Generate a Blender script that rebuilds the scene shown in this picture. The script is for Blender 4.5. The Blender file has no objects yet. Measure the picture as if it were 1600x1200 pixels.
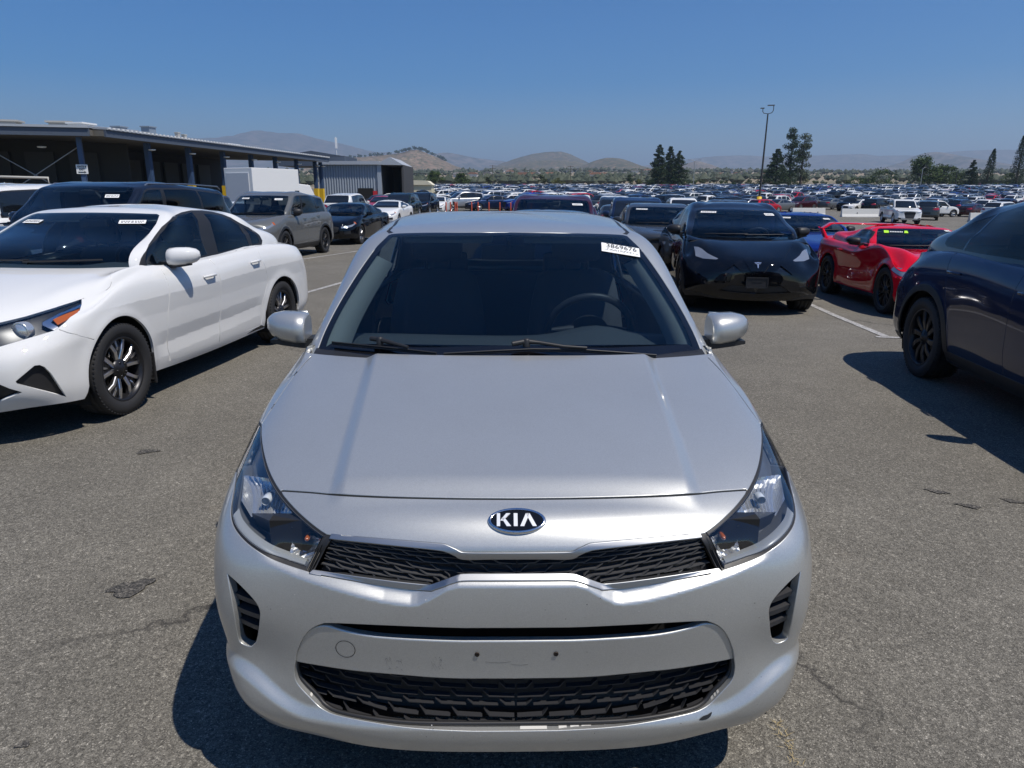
import bpy, bmesh, math, random
import numpy as np
from mathutils import Vector, Matrix
from mathutils.bvhtree import BVHTree
from mathutils.geometry import delaunay_2d_cdt

random.seed(7)
SC = bpy.context.scene
COL = SC.collection
R = math.radians

# ------------------------------------------------------------------ camera, light, exposure
CAM_H, CAM_PITCH, CAM_F = 1.52, R(15.0), 1109.0          # eye height, downward tilt, focal length in 1600-px units
cam_d = bpy.data.cameras.new('camera'); cam = bpy.data.objects.new('camera', cam_d); COL.objects.link(cam)
cam.location = (0, 0, CAM_H); cam.rotation_euler = (math.pi / 2 - CAM_PITCH, 0, 0)
cam_d.sensor_width = 36.0; cam_d.lens = 36.0 * CAM_F / 1600.0; cam_d.clip_start = 0.05; cam_d.clip_end = 60000
SC.camera = cam
SUN_DIR = Vector((0.42, -0.28, 1.0)).normalized()         # towards the sun
SUN_EL = math.asin(SUN_DIR.z); SUN_AZ = math.atan2(SUN_DIR.x, SUN_DIR.y)
w = bpy.data.worlds.new('World'); SC.world = w; w.use_nodes = True
nt = w.node_tree; nt.nodes.clear()
sky = nt.nodes.new('ShaderNodeTexSky'); sky.sky_type = 'NISHITA'; sky.sun_disc = False
sky.sun_elevation = SUN_EL; sky.sun_rotation = SUN_AZ; sky.altitude = 450; sky.air_density = 1.0; sky.dust_density = .0; sky.ozone_density = 6.0
bg = nt.nodes.new('ShaderNodeBackground'); bg.inputs['Strength'].default_value = 0.100
out = nt.nodes.new('ShaderNodeOutputWorld'); hsv = nt.nodes.new('ShaderNodeHueSaturation'); hsv.inputs['Saturation'].default_value = 1.62; hsv.inputs['Hue'].default_value = .507; nt.links.new(sky.outputs[0], hsv.inputs['Color']); nt.links.new(hsv.outputs[0], bg.inputs[0]); nt.links.new(bg.outputs[0], out.inputs[0])
sd = bpy.data.lights.new('sun', 'SUN'); sd.energy = 4.9; sd.angle = R(0.53); sd.color = (1.0, 0.94, 0.86)
sun = bpy.data.objects.new('sun', sd); COL.objects.link(sun)
sun.rotation_euler = (-SUN_DIR).to_track_quat('-Z', 'Y').to_euler(); sun.location = (20, -10, 60)
SC.view_settings.view_transform = 'Standard'; SC.view_settings.look = 'None'
SC.view_settings.gamma = 1; SC.view_settings.use_curve_mapping = False; SC.view_settings.exposure = 0.0
SC.render.engine = 'CYCLES'
SC.cycles.use_denoising = True
SC.cycles.max_bounces = 8; SC.cycles.transparent_max_bounces = 24; SC.cycles.glossy_bounces = 4; SC.cycles.diffuse_bounces = 3
SC.cycles.caustics_reflective = False; SC.cycles.caustics_refractive = False; SC.cycles.sample_clamp_indirect = 4.0
SC.cycles.volume_bounces = 0

# ------------------------------------------------------------------ naming helpers
def tag(o, label=None, cat=None, group=None, kind=None):
    if label: o['label'] = label
    if cat: o['category'] = cat
    if group: o['group'] = group
    if kind: o['kind'] = kind
    return o
def thing(name, label, cat, loc=(0, 0, 0), rz=0.0, group=None):
    o = bpy.data.objects.new(name, None); COL.objects.link(o)
    o.empty_display_size = 0.2
    o.location = loc; o.rotation_euler = (0, 0, rz)
    return tag(o, label, cat, group)
def link(name, me, parent=None, label=None):
    o = bpy.data.objects.new(name, me); COL.objects.link(o)
    if parent is not None: o.parent = parent
    if label: o['label'] = label
    return o
def copy_tree(o, parent=None):
    c = o.copy(); COL.objects.link(c)
    if parent is not None: c.parent = parent
    for ch in CHILD.get(o.name, ()) if False else o.children: copy_tree(ch, c)
    return c
CHILD = {}

# ------------------------------------------------------------------ material helpers
MATS = {}
class NT:
    def __init__(s, m): s.t = m.node_tree; s.n = s.t.nodes; s.l = s.t.links
    def add(s, k, **kw):
        x = s.n.new(k)
        for a, b in kw.items():
            if a[0] == '_':
                key = a[1:]
                x.inputs[int(key) if key.isdigit() else key.replace('_', ' ')].default_value = b
            else: setattr(x, a, b)
        return x
    def lk(s, a, b): s.l.new(a, b)
    def ramp(s, src, stops, interp='LINEAR'):
        r = s.n.new('ShaderNodeValToRGB'); r.color_ramp.interpolation = interp
        e = r.color_ramp.elements
        while len(e) < len(stops): e.new(0.5)
        for q, (p, c) in zip(e, stops):
            q.position = p; q.color = (c, c, c, 1) if isinstance(c, (int, float)) else (*c, 1)
        s.lk(src, r.inputs[0]); return r.outputs[0]
    def noise(s, vec, scale, detail=4, rough=0.55, dist=0.0):
        x = s.add('ShaderNodeTexNoise', _Scale=scale, _Detail=detail, _Roughness=rough, _Distortion=dist)
        if vec is not None: s.lk(vec, x.inputs['Vector'])
        return x.outputs['Fac']
    def mix(s, a, b, f, mode='MIX'):
        x = s.add('ShaderNodeMix', data_type='RGBA', blend_type=mode)
        for v, i in ((f, 0), (a, 6), (b, 7)):
            if hasattr(v, 'links'): s.lk(v, x.inputs[i])
            elif isinstance(v, (int, float)): x.inputs[i].default_value = v if i == 0 else (v, v, v, 1)
            else: x.inputs[i].default_value = (*v, 1)
        return x.outputs[2]
    def math(s, op, a, b=None):
        x = s.add('ShaderNodeMath', operation=op)
        for i, v in enumerate((a, b)):
            if v is None: continue
            if hasattr(v, 'links'): s.lk(v, x.inputs[i])
            else: x.inputs[i].default_value = v
        return x.outputs[0]
def mat(name, col=(.5, .5, .5), rough=.5, metal=0.0, **kw):
    if name in MATS: return MATS[name]
    m = bpy.data.materials.new(name); m.use_nodes = True; MATS[name] = m
    p = m.node_tree.nodes['Principled BSDF']
    p.inputs['Base Color'].default_value = (*col, 1); p.inputs['Roughness'].default_value = rough; p.inputs['Metallic'].default_value = metal
    for k, v in kw.items(): p.inputs[k.replace('_', ' ')].default_value = v
    return m
def bsdf(m): return m.node_tree.nodes['Principled BSDF']
def paint(name, col, metal=0.0, rough=.35, flake=0.0, coat=1.0, dirt=0.06, dust=(.33, .30, .26)):
    m = mat(name, col, rough, metal, Coat_Weight=coat, Coat_Roughness=.03)
    n = NT(m); p = bsdf(m); tc = n.add('ShaderNodeTexCoord').outputs['Object']
    dm = n.ramp(n.noise(tc, 3.1, 6, .65), [(.42, 0.0), (.75, dirt * 2.2)])
    dc = n.mix(col, dust, dm)
    if flake:
        fv = n.add('ShaderNodeTexVoronoi', _Scale=650.0); n.lk(tc, fv.inputs['Vector']); fs = n.add('ShaderNodeSeparateColor'); n.lk(fv.outputs['Color'], fs.inputs[0])
        dc = n.mix(dc, n.ramp(fs.outputs[0], [(0, .93), (.5, 1.0), (1, 1.07)]), 1.0, 'MULTIPLY')
    n.lk(dc, p.inputs['Base Color'])
    rg = n.math('ADD', n.math('MULTIPLY', n.noise(tc, 7.0, 5, .6), .10), .0)
    n.lk(rg, p.inputs['Coat Roughness'])
    if flake:
        v = n.add('ShaderNodeTexVoronoi', _Scale=900.0); n.lk(tc, v.inputs['Vector'])
        b = n.add('ShaderNodeBump', _Strength=flake, _Distance=.002); n.lk(v.outputs['Color'], b.inputs['Height']); n.lk(b.outputs[0], p.inputs['Normal'])
    return m
def glass(name, tint, refl=1.0, rough=0.0, ior=1.5):
    if name in MATS: return MATS[name]
    m = bpy.data.materials.new(name); m.use_nodes = True; MATS[name] = m
    n = NT(m); n.n.clear()
    tr = n.add('ShaderNodeBsdfTransparent'); tr.inputs[0].default_value = (*tint, 1)
    gl = n.add('ShaderNodeBsdfGlossy'); gl.inputs['Roughness'].default_value = rough
    fr = n.add('ShaderNodeFresnel'); fr.inputs[0].default_value = ior
    geo = n.add('ShaderNodeNewGeometry')
    fm = n.math('MULTIPLY', fr.outputs[0], refl)
    bf = n.math('MULTIPLY', fm, n.math('SUBTRACT', 1.0, geo.outputs['Backfacing']))
    mx = n.add('ShaderNodeMixShader'); n.lk(bf, mx.inputs[0]); n.lk(tr.outputs[0], mx.inputs[1]); n.lk(gl.outputs[0], mx.inputs[2])
    o = n.add('ShaderNodeOutputMaterial'); n.lk(mx.outputs[0], o.inputs[0])
    return m

# ------------------------------------------------------------------ plain mesh builder
class MB:
    def __init__(s): s.v = []; s.f = []; s.m = []; s.sm = []
    def add(s, vs, fs, mi=0, smooth=False):
        b = len(s.v); s.v += [tuple(p) for p in vs]
        for f in fs: s.f.append(tuple(b + i for i in f)); s.m.append(mi); s.sm.append(smooth)
        return s
    def box(s, c, size, rot=None, mi=0):
        hx, hy, hz = size[0] / 2, size[1] / 2, size[2] / 2
        vs = [Vector((x, y, z)) for x in (-hx, hx) for y in (-hy, hy) for z in (-hz, hz)]
        if rot is not None: vs = [rot @ v for v in vs]
        c = Vector(c); vs = [v + c for v in vs]
        return s.add(vs, [(0, 1, 3, 2), (4, 6, 7, 5), (0, 4, 5, 1), (2, 3, 7, 6), (0, 2, 6, 4), (1, 5, 7, 3)], mi)
    def prism(s, poly, axis, a, b, mi=0, smooth=False):
        """extrude a 2-D polygon; axis 'x': poly=(y,z), 'y': poly=(x,z), 'z': poly=(x,y)"""
        def P(q, t): return {'x': (t, q[0], q[1]), 'y': (q[0], t, q[1]), 'z': (q[0], q[1], t)}[axis]
        n = len(poly); vs = [P(q, a) for q in poly] + [P(q, b) for q in poly]
        fs = [(i, (i + 1) % n, n + (i + 1) % n, n + i) for i in range(n)]
        s.add(vs, fs, mi, smooth)
        return s.add(vs, [tuple(range(n))[::-1], tuple(range(n, 2 * n))], mi)
    def tube(s, pts, rad, seg=8, mi=0, caps=True, smooth=True):
        pts = [Vector(p) for p in pts]; n = len(pts)
        rr = rad if isinstance(rad, (list, tuple)) else [rad] * n
        ring = []
        up = None
        for i in range(n):
            t = (pts[min(i + 1, n - 1)] - pts[max(i - 1, 0)]).normalized()
            if up is None:
                up = Vector((0, 0, 1)) if abs(t.z) < .9 else Vector((1, 0, 0))
            x = t.cross(up).normalized(); up2 = x.cross(t).normalized(); up = up2
            ring += [pts[i] + (x * math.cos(a) + up2 * math.sin(a)) * rr[i] for a in [2 * math.pi * k / seg for k in range(seg)]]
        fs = [(i * seg + k, i * seg + (k + 1) % seg, (i + 1) * seg + (k + 1) % seg, (i + 1) * seg + k) for i in range(n - 1) for k in range(seg)]
        s.add(ring, fs, mi, smooth)
        if caps: s.add(ring[:seg], [tuple(range(seg))[::-1]], mi); s.add(ring[-seg:], [tuple(range(seg))], mi)
        return s
    def lathe(s, prof, seg=32, axis='x', c=(0, 0, 0), mi=0, smooth=True):
        """prof = [(t along axis, radius)]"""
        vs = []
        for t, r in prof:
            for k in range(seg):
                a = 2 * math.pi * k / seg; q = (r * math.cos(a), r * math.sin(a))
                p = {'x': (t, q[0], q[1]), 'y': (q[0], t, q[1]), 'z': (q[0], q[1], t)}[axis]
                vs.append((p[0] + c[0], p[1] + c[1], p[2] + c[2]))
        n = len(prof)
        fs = [(i * seg + k, i * seg + (k + 1) % seg, (i + 1) * seg + (k + 1) % seg, (i + 1) * seg + k) for i in range(n - 1) for k in range(seg)]
        return s.add(vs, fs, mi, smooth)
    def grid(s, rows, mi=0, smooth=True, close=False):
        """rows: list of equal-length lists of points"""
        n = len(rows[0]); vs = [p for r in rows for p in r]
        fs = []
        for i in range(len(rows) - 1):
            for k in range(n if close else n - 1):
                fs.append((i * n + k, i * n + (k + 1) % n, (i + 1) * n + (k + 1) % n, (i + 1) * n + k))
        return s.add(vs, fs, mi, smooth)
    def mesh(s, name, mats):
        me = bpy.data.meshes.new(name); me.from_pydata(s.v, [], s.f)
        for m in (mats if isinstance(mats, (list, tuple)) else [mats]): me.materials.append(m)
        me.polygons.foreach_set('material_index', s.m); me.polygons.foreach_set('use_smooth', s.sm); me.update()
        return me
    def build(s, name, mats, parent=None, fix=True, label=None, bevel=0.0):
        me = s.mesh(name, mats)
        if fix or bevel:
            bm = bmesh.new(); bm.from_mesh(me)
            if bevel:
                bmesh.ops.remove_doubles(bm, verts=bm.verts, dist=1e-5)
                es = [e for e in bm.edges if len(e.link_faces) == 2 and e.calc_face_angle(0) > .6]
                bmesh.ops.bevel(bm, geom=es, offset=bevel, segments=2, affect='EDGES', profile=.6, clamp_overlap=True)
            if fix: bmesh.ops.recalc_face_normals(bm, faces=bm.faces)
            bm.to_mesh(me); bm.free()
        return link(name, me, parent, label)

# ------------------------------------------------------------------ spline surfaces
def spline_basis(t, x):
    """rows = weights of the natural cubic spline through knots t, at x"""
    n = len(t); h = np.diff(t); key = t.tobytes()
    if key in _SB: M = _SB[key]
    else: M = _SB[key] = _spl(t, n, h)
    x = np.asarray(x, float); k = np.clip(np.searchsorted(t, x) - 1, 0, n - 2)
    a = (t[k + 1] - x) / h[k]; b = 1 - a; hk = h[k][:, None]
    I = np.eye(n)
    return a[:, None] * I[k] + b[:, None] * I[k + 1] + ((a ** 3 - a)[:, None] * M[k] + (b ** 3 - b)[:, None] * M[k + 1]) * hk ** 2 / 6
def _spl(t, n, h):
    A = np.zeros((n, n)); B = np.zeros((n, n)); A[0, 0] = A[-1, -1] = 1
    for i in range(1, n - 1):
        A[i, i - 1] = h[i - 1]; A[i, i] = 2 * (h[i - 1] + h[i]); A[i, i + 1] = h[i]
        B[i, i - 1] = 6 / h[i - 1]; B[i, i] = -6 / h[i - 1] - 6 / h[i]; B[i, i + 1] = 6 / h[i]
    return np.linalg.solve(A, B)
_SB = {}
class Surf:
    """half of a symmetric body: columns run from the front centre round the side to the rear centre, rows upwards"""
    def __init__(s, net, vmirror=False, disp=None):
        net = np.array(net, float); s.disp = disp
        mir = np.array([-1, 1, 1.0])
        d = np.linalg.norm(np.diff(net, axis=0), axis=2).mean(1); s.U = np.concatenate([[0], np.cumsum(np.maximum(d, .02))])
        e = np.linalg.norm(np.diff(net, axis=1), axis=2).mean(0); s.V = np.concatenate([[0], np.cumsum(np.maximum(e, .02))])
        P = np.concatenate([net[[2, 1]] * mir, net, net[[-2, -3]] * mir], 0)
        U = s.U; s.tU = np.concatenate([[-U[2], -U[1]], U, [2 * U[-1] - U[-2], 2 * U[-1] - U[-3]]]); s.tV = s.V
        if vmirror:
            P = np.concatenate([P, P[:, [-2, -3]] * mir], 1); V = s.V
            s.tV = np.concatenate([V, [2 * V[-1] - V[-2], 2 * V[-1] - V[-3]]])
        s.P = P; s.umax, s.vmax = s.U[-1], s.V[-1]
    def raw(s, u, v):
        return np.einsum('ia,abk,ib->ik', spline_basis(s.tU, u), s.P, spline_basis(s.tV, v), optimize=True)
    def ev(s, u, v, normals=True):
        u = np.asarray(u, float); v = np.asarray(v, float)
        def f(a, b):
            p = s.raw(a, b)
            if s.disp is None: return p
            e = 2e-3
            pu = s.raw(a + e, b); pv = s.raw(a, b + e)
            n = np.cross(pu - p, pv - p); n /= np.linalg.norm(n, axis=1)[:, None] + 1e-12
            return p + s.disp(p, n)
        p = f(u, v)
        if not normals: return p
        e = 1.5e-3
        uu = np.where(u + e > s.umax, u - e, u); pu = f(uu + e, v) - f(uu, v)
        vb = np.where(v + e > s.vmax, v - e, v); pv = f(u, vb + e) - f(u, vb)
        n = np.cross(pu, pv); n /= np.linalg.norm(n, axis=1)[:, None] + 1e-12
        return p, n
def dense(knots, spans):
    """sample positions: knots = breakpoints, spans = number of steps in each"""
    o = []
    for i, k in enumerate(spans): o += list(np.linspace(knots[i], knots[i + 1], k, endpoint=False))
    return np.array(o + [knots[-1]])
def inpoly(px, py, poly):
    poly = np.asarray(poly); x0, y0 = poly[:, 0], poly[:, 1]; x1, y1 = np.roll(x0, -1), np.roll(y0, -1)
    c = np.zeros(len(px), bool)
    for a, b, cc, d in zip(x0, y0, x1, y1):
        if b == d: continue
        m = ((b > py) != (d > py)); c ^= m & (px < (cc - a) * (py - b) / (d - b) + a)
    return c
def resample(pts, step, closed=True):
    pts = [np.asarray(p, float) for p in pts]
    if closed: pts = pts + [pts[0]]
    o = []
    for a, b in zip(pts[:-1], pts[1:]):
        k = max(1, int(math.ceil(np.linalg.norm(b - a) / step)))
        o += [a + (b - a) * i / k for i in range(k)]
    if not closed: o.append(pts[-1])
    return o
def smooth_poly(pts, closed=True, sub=6, sharp=()):
    """Catmull-Rom through pts; indices in sharp stay corners"""
    n = len(pts); P = [np.asarray(p, float) for p in pts]; o = []
    for i in range(n if closed else n - 1):
        p1, p2 = P[i], P[(i + 1) % n]
        p0 = P[i - 1] if (closed or i > 0) else p1
        p3 = P[(i + 2) % n] if (closed or i + 2 < n) else p2
        t1 = (p2 - p1) if i in sharp else (p2 - p0) / 2
        t2 = (p2 - p1) if (i + 1) % n in sharp else (p3 - p1) / 2
        if i in sharp and (i + 1) % n in sharp: o.append(p1); continue
        for k in range(sub):
            t = k / sub
            o.append((2 * t ** 3 - 3 * t ** 2 + 1) * p1 + (t ** 3 - 2 * t ** 2 + t) * t1 + (3 * t ** 2 - 2 * t ** 3) * p2 + (t ** 3 - t ** 2) * t2)
    if not closed: o.append(P[-1])
    return o
class Shell:
    def __init__(s, surf, us, vs):
        s.S = surf; s.us = us; s.vs = vs
        uu, vv = np.meshgrid(us, vs, indexing='ij'); s.uv = np.stack([uu.ravel(), vv.ravel()], 1)
        p, n = surf.ev(s.uv[:, 0], s.uv[:, 1]); s.p = p; s.n = n
        nu, nv = len(us), len(vs); t = []
        for i in range(nu - 1):
            for j in range(nv - 1):
                a = i * nv + j; t += [(a, a + nv, a + nv + 1), (a, a + nv + 1, a + 1)]
        s.t = t; s.bvh = BVHTree.FromPolygons([tuple(q) for q in p], t, all_triangles=True)
    def _uv(s, loc, idx):
        a, b, c = s.t[idx]; A, B, C = s.p[a], s.p[b], s.p[c]; q = np.array(loc)
        v0, v1, v2 = B - A, C - A, q - A
        d00, d01, d11, d20, d21 = v0 @ v0, v0 @ v1, v1 @ v1, v2 @ v0, v2 @ v1
        den = d00 * d11 - d01 * d01
        if abs(den) < 1e-18: return s.uv[a]
        vv = (d11 * d20 - d01 * d21) / den; ww = (d00 * d21 - d01 * d20) / den
        return s.uv[a] * (1 - vv - ww) + s.uv[b] * vv + s.uv[c] * ww
    def near(s, p):
        loc, n, i, d = s.bvh.find_nearest(Vector(p)); return s._uv(loc, i)
    def ray(s, o, d):
        loc, n, i, dist = s.bvh.ray_cast(Vector(o), Vector(d))
        return None if loc is None else s._uv(loc, i)
    def side(s, pts, x=3.0):
        """(y,z) outline seen from the side -> uv; points under the sill go past the lower edge"""
        o = []
        for y, z in pts:
            q = s.ray((x, y, z), (-1, 0, 0))
            if q is None:
                q = s.near((.8, y, z)).copy()
                if q[1] < .02: q[1] = -.06
            o.append(q)
        return o
    def front(s, pts, y=-3.0, d=1):
        o = []
        for x, z in pts:
            q = s.ray((abs(x), y, z), (0, d, 0)); o.append(s.near((abs(x), 0 if d > 0 else 4.5, z)) if q is None else q)
        return o
    def xyz(s, uvs):
        uvs = np.array(uvs); return s.S.ev(uvs[:, 0], uvs[:, 1])
    def stroke(s, uvline, wid):
        """polyline on the surface -> closed uv outline of a strip of that width"""
        uvline = np.array(uvline); p, n = s.xyz(uvline)
        t = np.gradient(p, axis=0); t /= np.linalg.norm(t, axis=1)[:, None] + 1e-12
        b = np.cross(n, t)
        A = [s.near(q) for q in p + b * wid / 2]; B = [s.near(q) for q in p - b * wid / 2]
        return A + B[::-1]
    def cut(s, regions, rest='body'):
        """regions: [(name, uv loop)] first hit wins -> {name: (points, normals, triangles)}"""
        pts = [Vector(q) for q in s.uv]; edges = []
        for nm, loop in regions:
            b = len(pts); pts += [Vector(q) for q in loop]; k = len(loop)
            edges += [(b + i, b + (i + 1) % k) for i in range(k)]
        vo, eo, fo, *_ = delaunay_2d_cdt(pts, edges, [], 0, 1e-6, False)
        V = np.array([(q.x, q.y) for q in vo]); F = np.array([f[:3] for f in fo if len(f) == 3])
        c = V[F].mean(1)
        own = np.full(len(F), -1)
        for k in range(len(regions) - 1, -1, -1):
            own[inpoly(c[:, 0], c[:, 1], regions[k][1])] = k
        bad = (c[:, 1] < s.vs[0]) | (c[:, 1] > s.vs[-1]) | (c[:, 0] < s.us[0]) | (c[:, 0] > s.us[-1])
        V[:, 0] = np.clip(V[:, 0], s.us[0], s.us[-1]); V[:, 1] = np.clip(V[:, 1], s.vs[0], s.vs[-1])
        P, N = s.S.ev(V[:, 0], V[:, 1])
        # consistent outward winding
        tri = P[F]; g = np.cross(tri[:, 1] - tri[:, 0], tri[:, 2] - tri[:, 0])
        bad |= np.linalg.norm(g, axis=1) < 1e-10
        flip = (g * N[F[:, 0]]).sum(1) < 0; F[flip] = F[flip][:, ::-1]
        out = {}
        names = [r[0] for r in regions]
        for nm in dict.fromkeys(names + [rest]):
            ks = [i for i, q in enumerate(names) if q == nm] if nm != rest else [-1] + [i for i, q in enumerate(names) if q == rest]
            sel = F[np.isin(own, ks) & ~bad]
            if len(sel) == 0: continue
            used, inv = np.unique(sel, return_inverse=True)
            out[nm] = (P[used], N[used], inv.reshape(-1, 3))
        return out
def mirror_piece(pc):
    P, N, F = pc; m = np.array([-1, 1, 1.0]); return P * m, N * m, F[:, ::-1]
def bedges(F):
    from collections import defaultdict
    d = defaultdict(int)
    for a, b, c in F:
        for x, y in ((a, b), (b, c), (c, a)): d[(x, y)] += 1
    return [(x, y) for (x, y) in d if (y, x) not in d]
def piece_mesh(name, pieces, m, flange=0.012, off=0.0, rad=.0022):
    """pieces: list of (P,N,F); a return flange is folded inwards along the free edges; off moves the skin along its normal"""
    VV, NN, FF = [], [], []; base = 0
    for P, N, F in pieces:
        P = P + N * off
        VV.append(P); NN.append(N); FF += [tuple(int(i) + base for i in f) for f in F]
        base += len(P)
        if flange:
            be = [(a, b) for a, b in bedges(F) if not (abs(P[a][0]) < 1e-4 and abs(P[b][0]) < 1e-4)]
            ids = {}
            Va, Na = [], []
            for a, b in be:
                t = P[b] - P[a]; t /= np.linalg.norm(t) + 1e-12; o = np.cross(t, N[a])
                for q in (a, b):
                    ids.setdefault(q, np.zeros(3)); ids[q] += o
            order = {}
            for q, o in ids.items():
                o = o / (np.linalg.norm(o) + 1e-12); order[q] = len(Va)
                r = min(rad, flange * .3)
                Va += [P[q] - N[q] * r * .13 + o * r * .5, P[q] - N[q] * r * .5 + o * r * .87, P[q] - N[q] * r + o * r, P[q] - N[q] * flange + o * r]
                Na += [N[q] * .87 + o * .5, N[q] * .5 + o * .87, o, o]
            b0 = base; VV.append(np.array(Va).reshape(-1, 3)); NN.append(np.array(Na).reshape(-1, 3)); base += len(Va)
            o0 = base - len(Va) - len(P)
            for a, b in be:
                A = [o0 + a] + [b0 + order[a] + i for i in range(4)]; B = [o0 + b] + [b0 + order[b] + i for i in range(4)]
                for i in range(4): FF.append((A[i], A[i + 1], B[i + 1], B[i]))
    V = np.concatenate(VV); N = np.concatenate(NN); N /= np.linalg.norm(N, axis=1)[:, None] + 1e-12
    me = bpy.data.meshes.new(name); me.from_pydata(V.tolist(), [], FF); me.materials.append(m)
    me.polygons.foreach_set('use_smooth', [True] * len(FF)); me.update()
    me.normals_split_custom_set_from_vertices(N.tolist())
    return me
def piece(name, pieces, m, parent, flange=0.012, off=0.0, label=None, rad=.0022):
    if isinstance(pieces, tuple): pieces = [pieces]
    return link(name, piece_mesh(name, pieces, m, flange, off, rad), parent, label)
def both(pc): return [pc, mirror_piece(pc)]

# ------------------------------------------------------------------ pixel -> ray (1600x1200 measuring frame)
def pix_ray(px, py):
    x, y = (px - 800) / CAM_F, (py - 600) / CAM_F; c, s_ = math.cos(CAM_PITCH), math.sin(CAM_PITCH)
    return Vector((x, c - y * s_, -s_ - y * c))
def ground_at(px, py, z=0.0):
    d = pix_ray(px, py); t = (z - CAM_H) / d.z; return Vector((d.x * t, d.y * t, z))
def at_dist(px, py, Y):
    d = pix_ray(px, py); t = Y / d.y; return Vector((d.x * t, Y, CAM_H + d.z * t))
# ------------------------------------------------------------------ materials shared by the vehicles
M_TYRE = mat('tyre_rubber', (.018, .018, .019), .75)
M_BLACK = mat('black_plastic', (.016, .016, .017), .5)
M_BLACKG = mat('gloss_black', (.008, .008, .009), .12, Coat_Weight=.6)
M_GAP = mat('shade_and_liner_black', (.008, .008, .008), .9)  # near-black: painted shade for panel gaps; liners and undersides use it too
M_CHROME = mat('chrome', (.72, .72, .73), .12, 1.0)
M_SATIN = mat('satin_chrome', (.42, .43, .44), .42, 1.0)
M_ALLOY = mat('machined_alloy', (.62, .62, .64), .28, 1.0)
M_DARKALLOY = mat('dark_alloy', (.03, .03, .033), .35, .6)
M_DISC = mat('brake_disc', (.25, .24, .23), .4, 1.0)
M_GLASS = glass('windscreen_glass', (.44, .52, .57), 1.2)
M_DGLASS = glass('privacy_glass', (.10, .11, .11))
M_LENS = glass('lamp_lens', (.88, .9, .92), 1.7, .0, 1.6)
M_AMBER = mat('amber_lens', (.38, .09, .015), .15, Coat_Weight=1)
M_RED = mat('tail_lamp_red', (.35, .01, .012), .15, Coat_Weight=1)
M_REFL = mat('lamp_reflector', (.72, .72, .71), .24, .75)
M_LAMPIN = mat('lamp_housing', (.15, .155, .16), .3, .3)
M_GUIDE = mat('frosted_light_guide', (.30, .31, .31), .3)
M_INT = mat('cabin_trim_dark', (.030, .031, .033), .7)
M_SEAT = mat('seat_cloth', (.12, .12, .122), .9)
M_PILLAR = mat('pillar_trim_pale', (.30, .31, .28), .8)
M_PAPER = mat('paper_sticker', (.82, .82, .80), .7)
M_INK = mat('printed_ink', (.02, .02, .025), .7)
M_PLATE = mat('plate_holder', (.02, .02, .022), .4)

def blend(P, Q, f, p=2.5, pz=2.0):
    return [(f * q[0], a[1] + (q[1] - a[1]) * f ** p, a[2] + (q[2] - a[2]) * f ** pz) for a, q in zip(P, Q)]
def body_net(s):
    P = s['body']; pf, pr = s.get('pf', 2.6), s.get('pr', 3.0)
    n = [blend(P['FC'], P['FK'], f, pf) for f in (0, .3, .58, .82)] + [P['FK']] + list(P['side']) + [P['RK']] + [blend(P['RC'], P['RK'], f, pr) for f in (.82, .55, .28, 0)]
    return n
def canopy_net(s):
    P = s['canopy']; pf, pr = s.get('cpf', 2.2), s.get('cpr', 2.6)
    return [blend(P['WC'], P['WA'], f, pf) for f in (0, .35, .68, .9)] + [P['WA']] + list(P['side']) + [P['RK']] + [blend(P['RC'], P['RK'], f, pr) for f in (.85, .5, 0)]
def arch_disp(s):
    out = []
    for yc in (s['yF'], s['yR']): out.append((yc, s['rw'] + s.get('arch_gap', .05)))
    amp, zc = s.get('flare', .012), s['rw']
    user = s.get('disp')
    def f(p, n):
        d = np.zeros_like(p); side = np.clip((np.abs(n[:, 0]) - .35) / .4, 0, 1)
        for yc, ra in out:
            r = np.hypot(p[:, 1] - yc, p[:, 2] - zc)
            d[:, 0] += amp * side * np.exp(-((r - ra) / .05) ** 2) * (r > ra * .6)
        if user is not None: d += user(p, n)
        return d
    return f
def arc(yc, zc, r, a0=-40, a1=220, k=40):
    return [(yc + r * math.cos(R(a0 + (a1 - a0) * i / k)), zc + r * math.sin(R(a0 + (a1 - a0) * i / k))) for i in range(k + 1)]
def arch_poly(yc, zc, r):
    return [(yc + r * .97, .02), (yc + r * 1.0, zc * .5)] + arc(yc, zc, r, -4, 184, 36) + [(yc - r * 1.0, zc * .5), (yc - r * .97, .02)]

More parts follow.
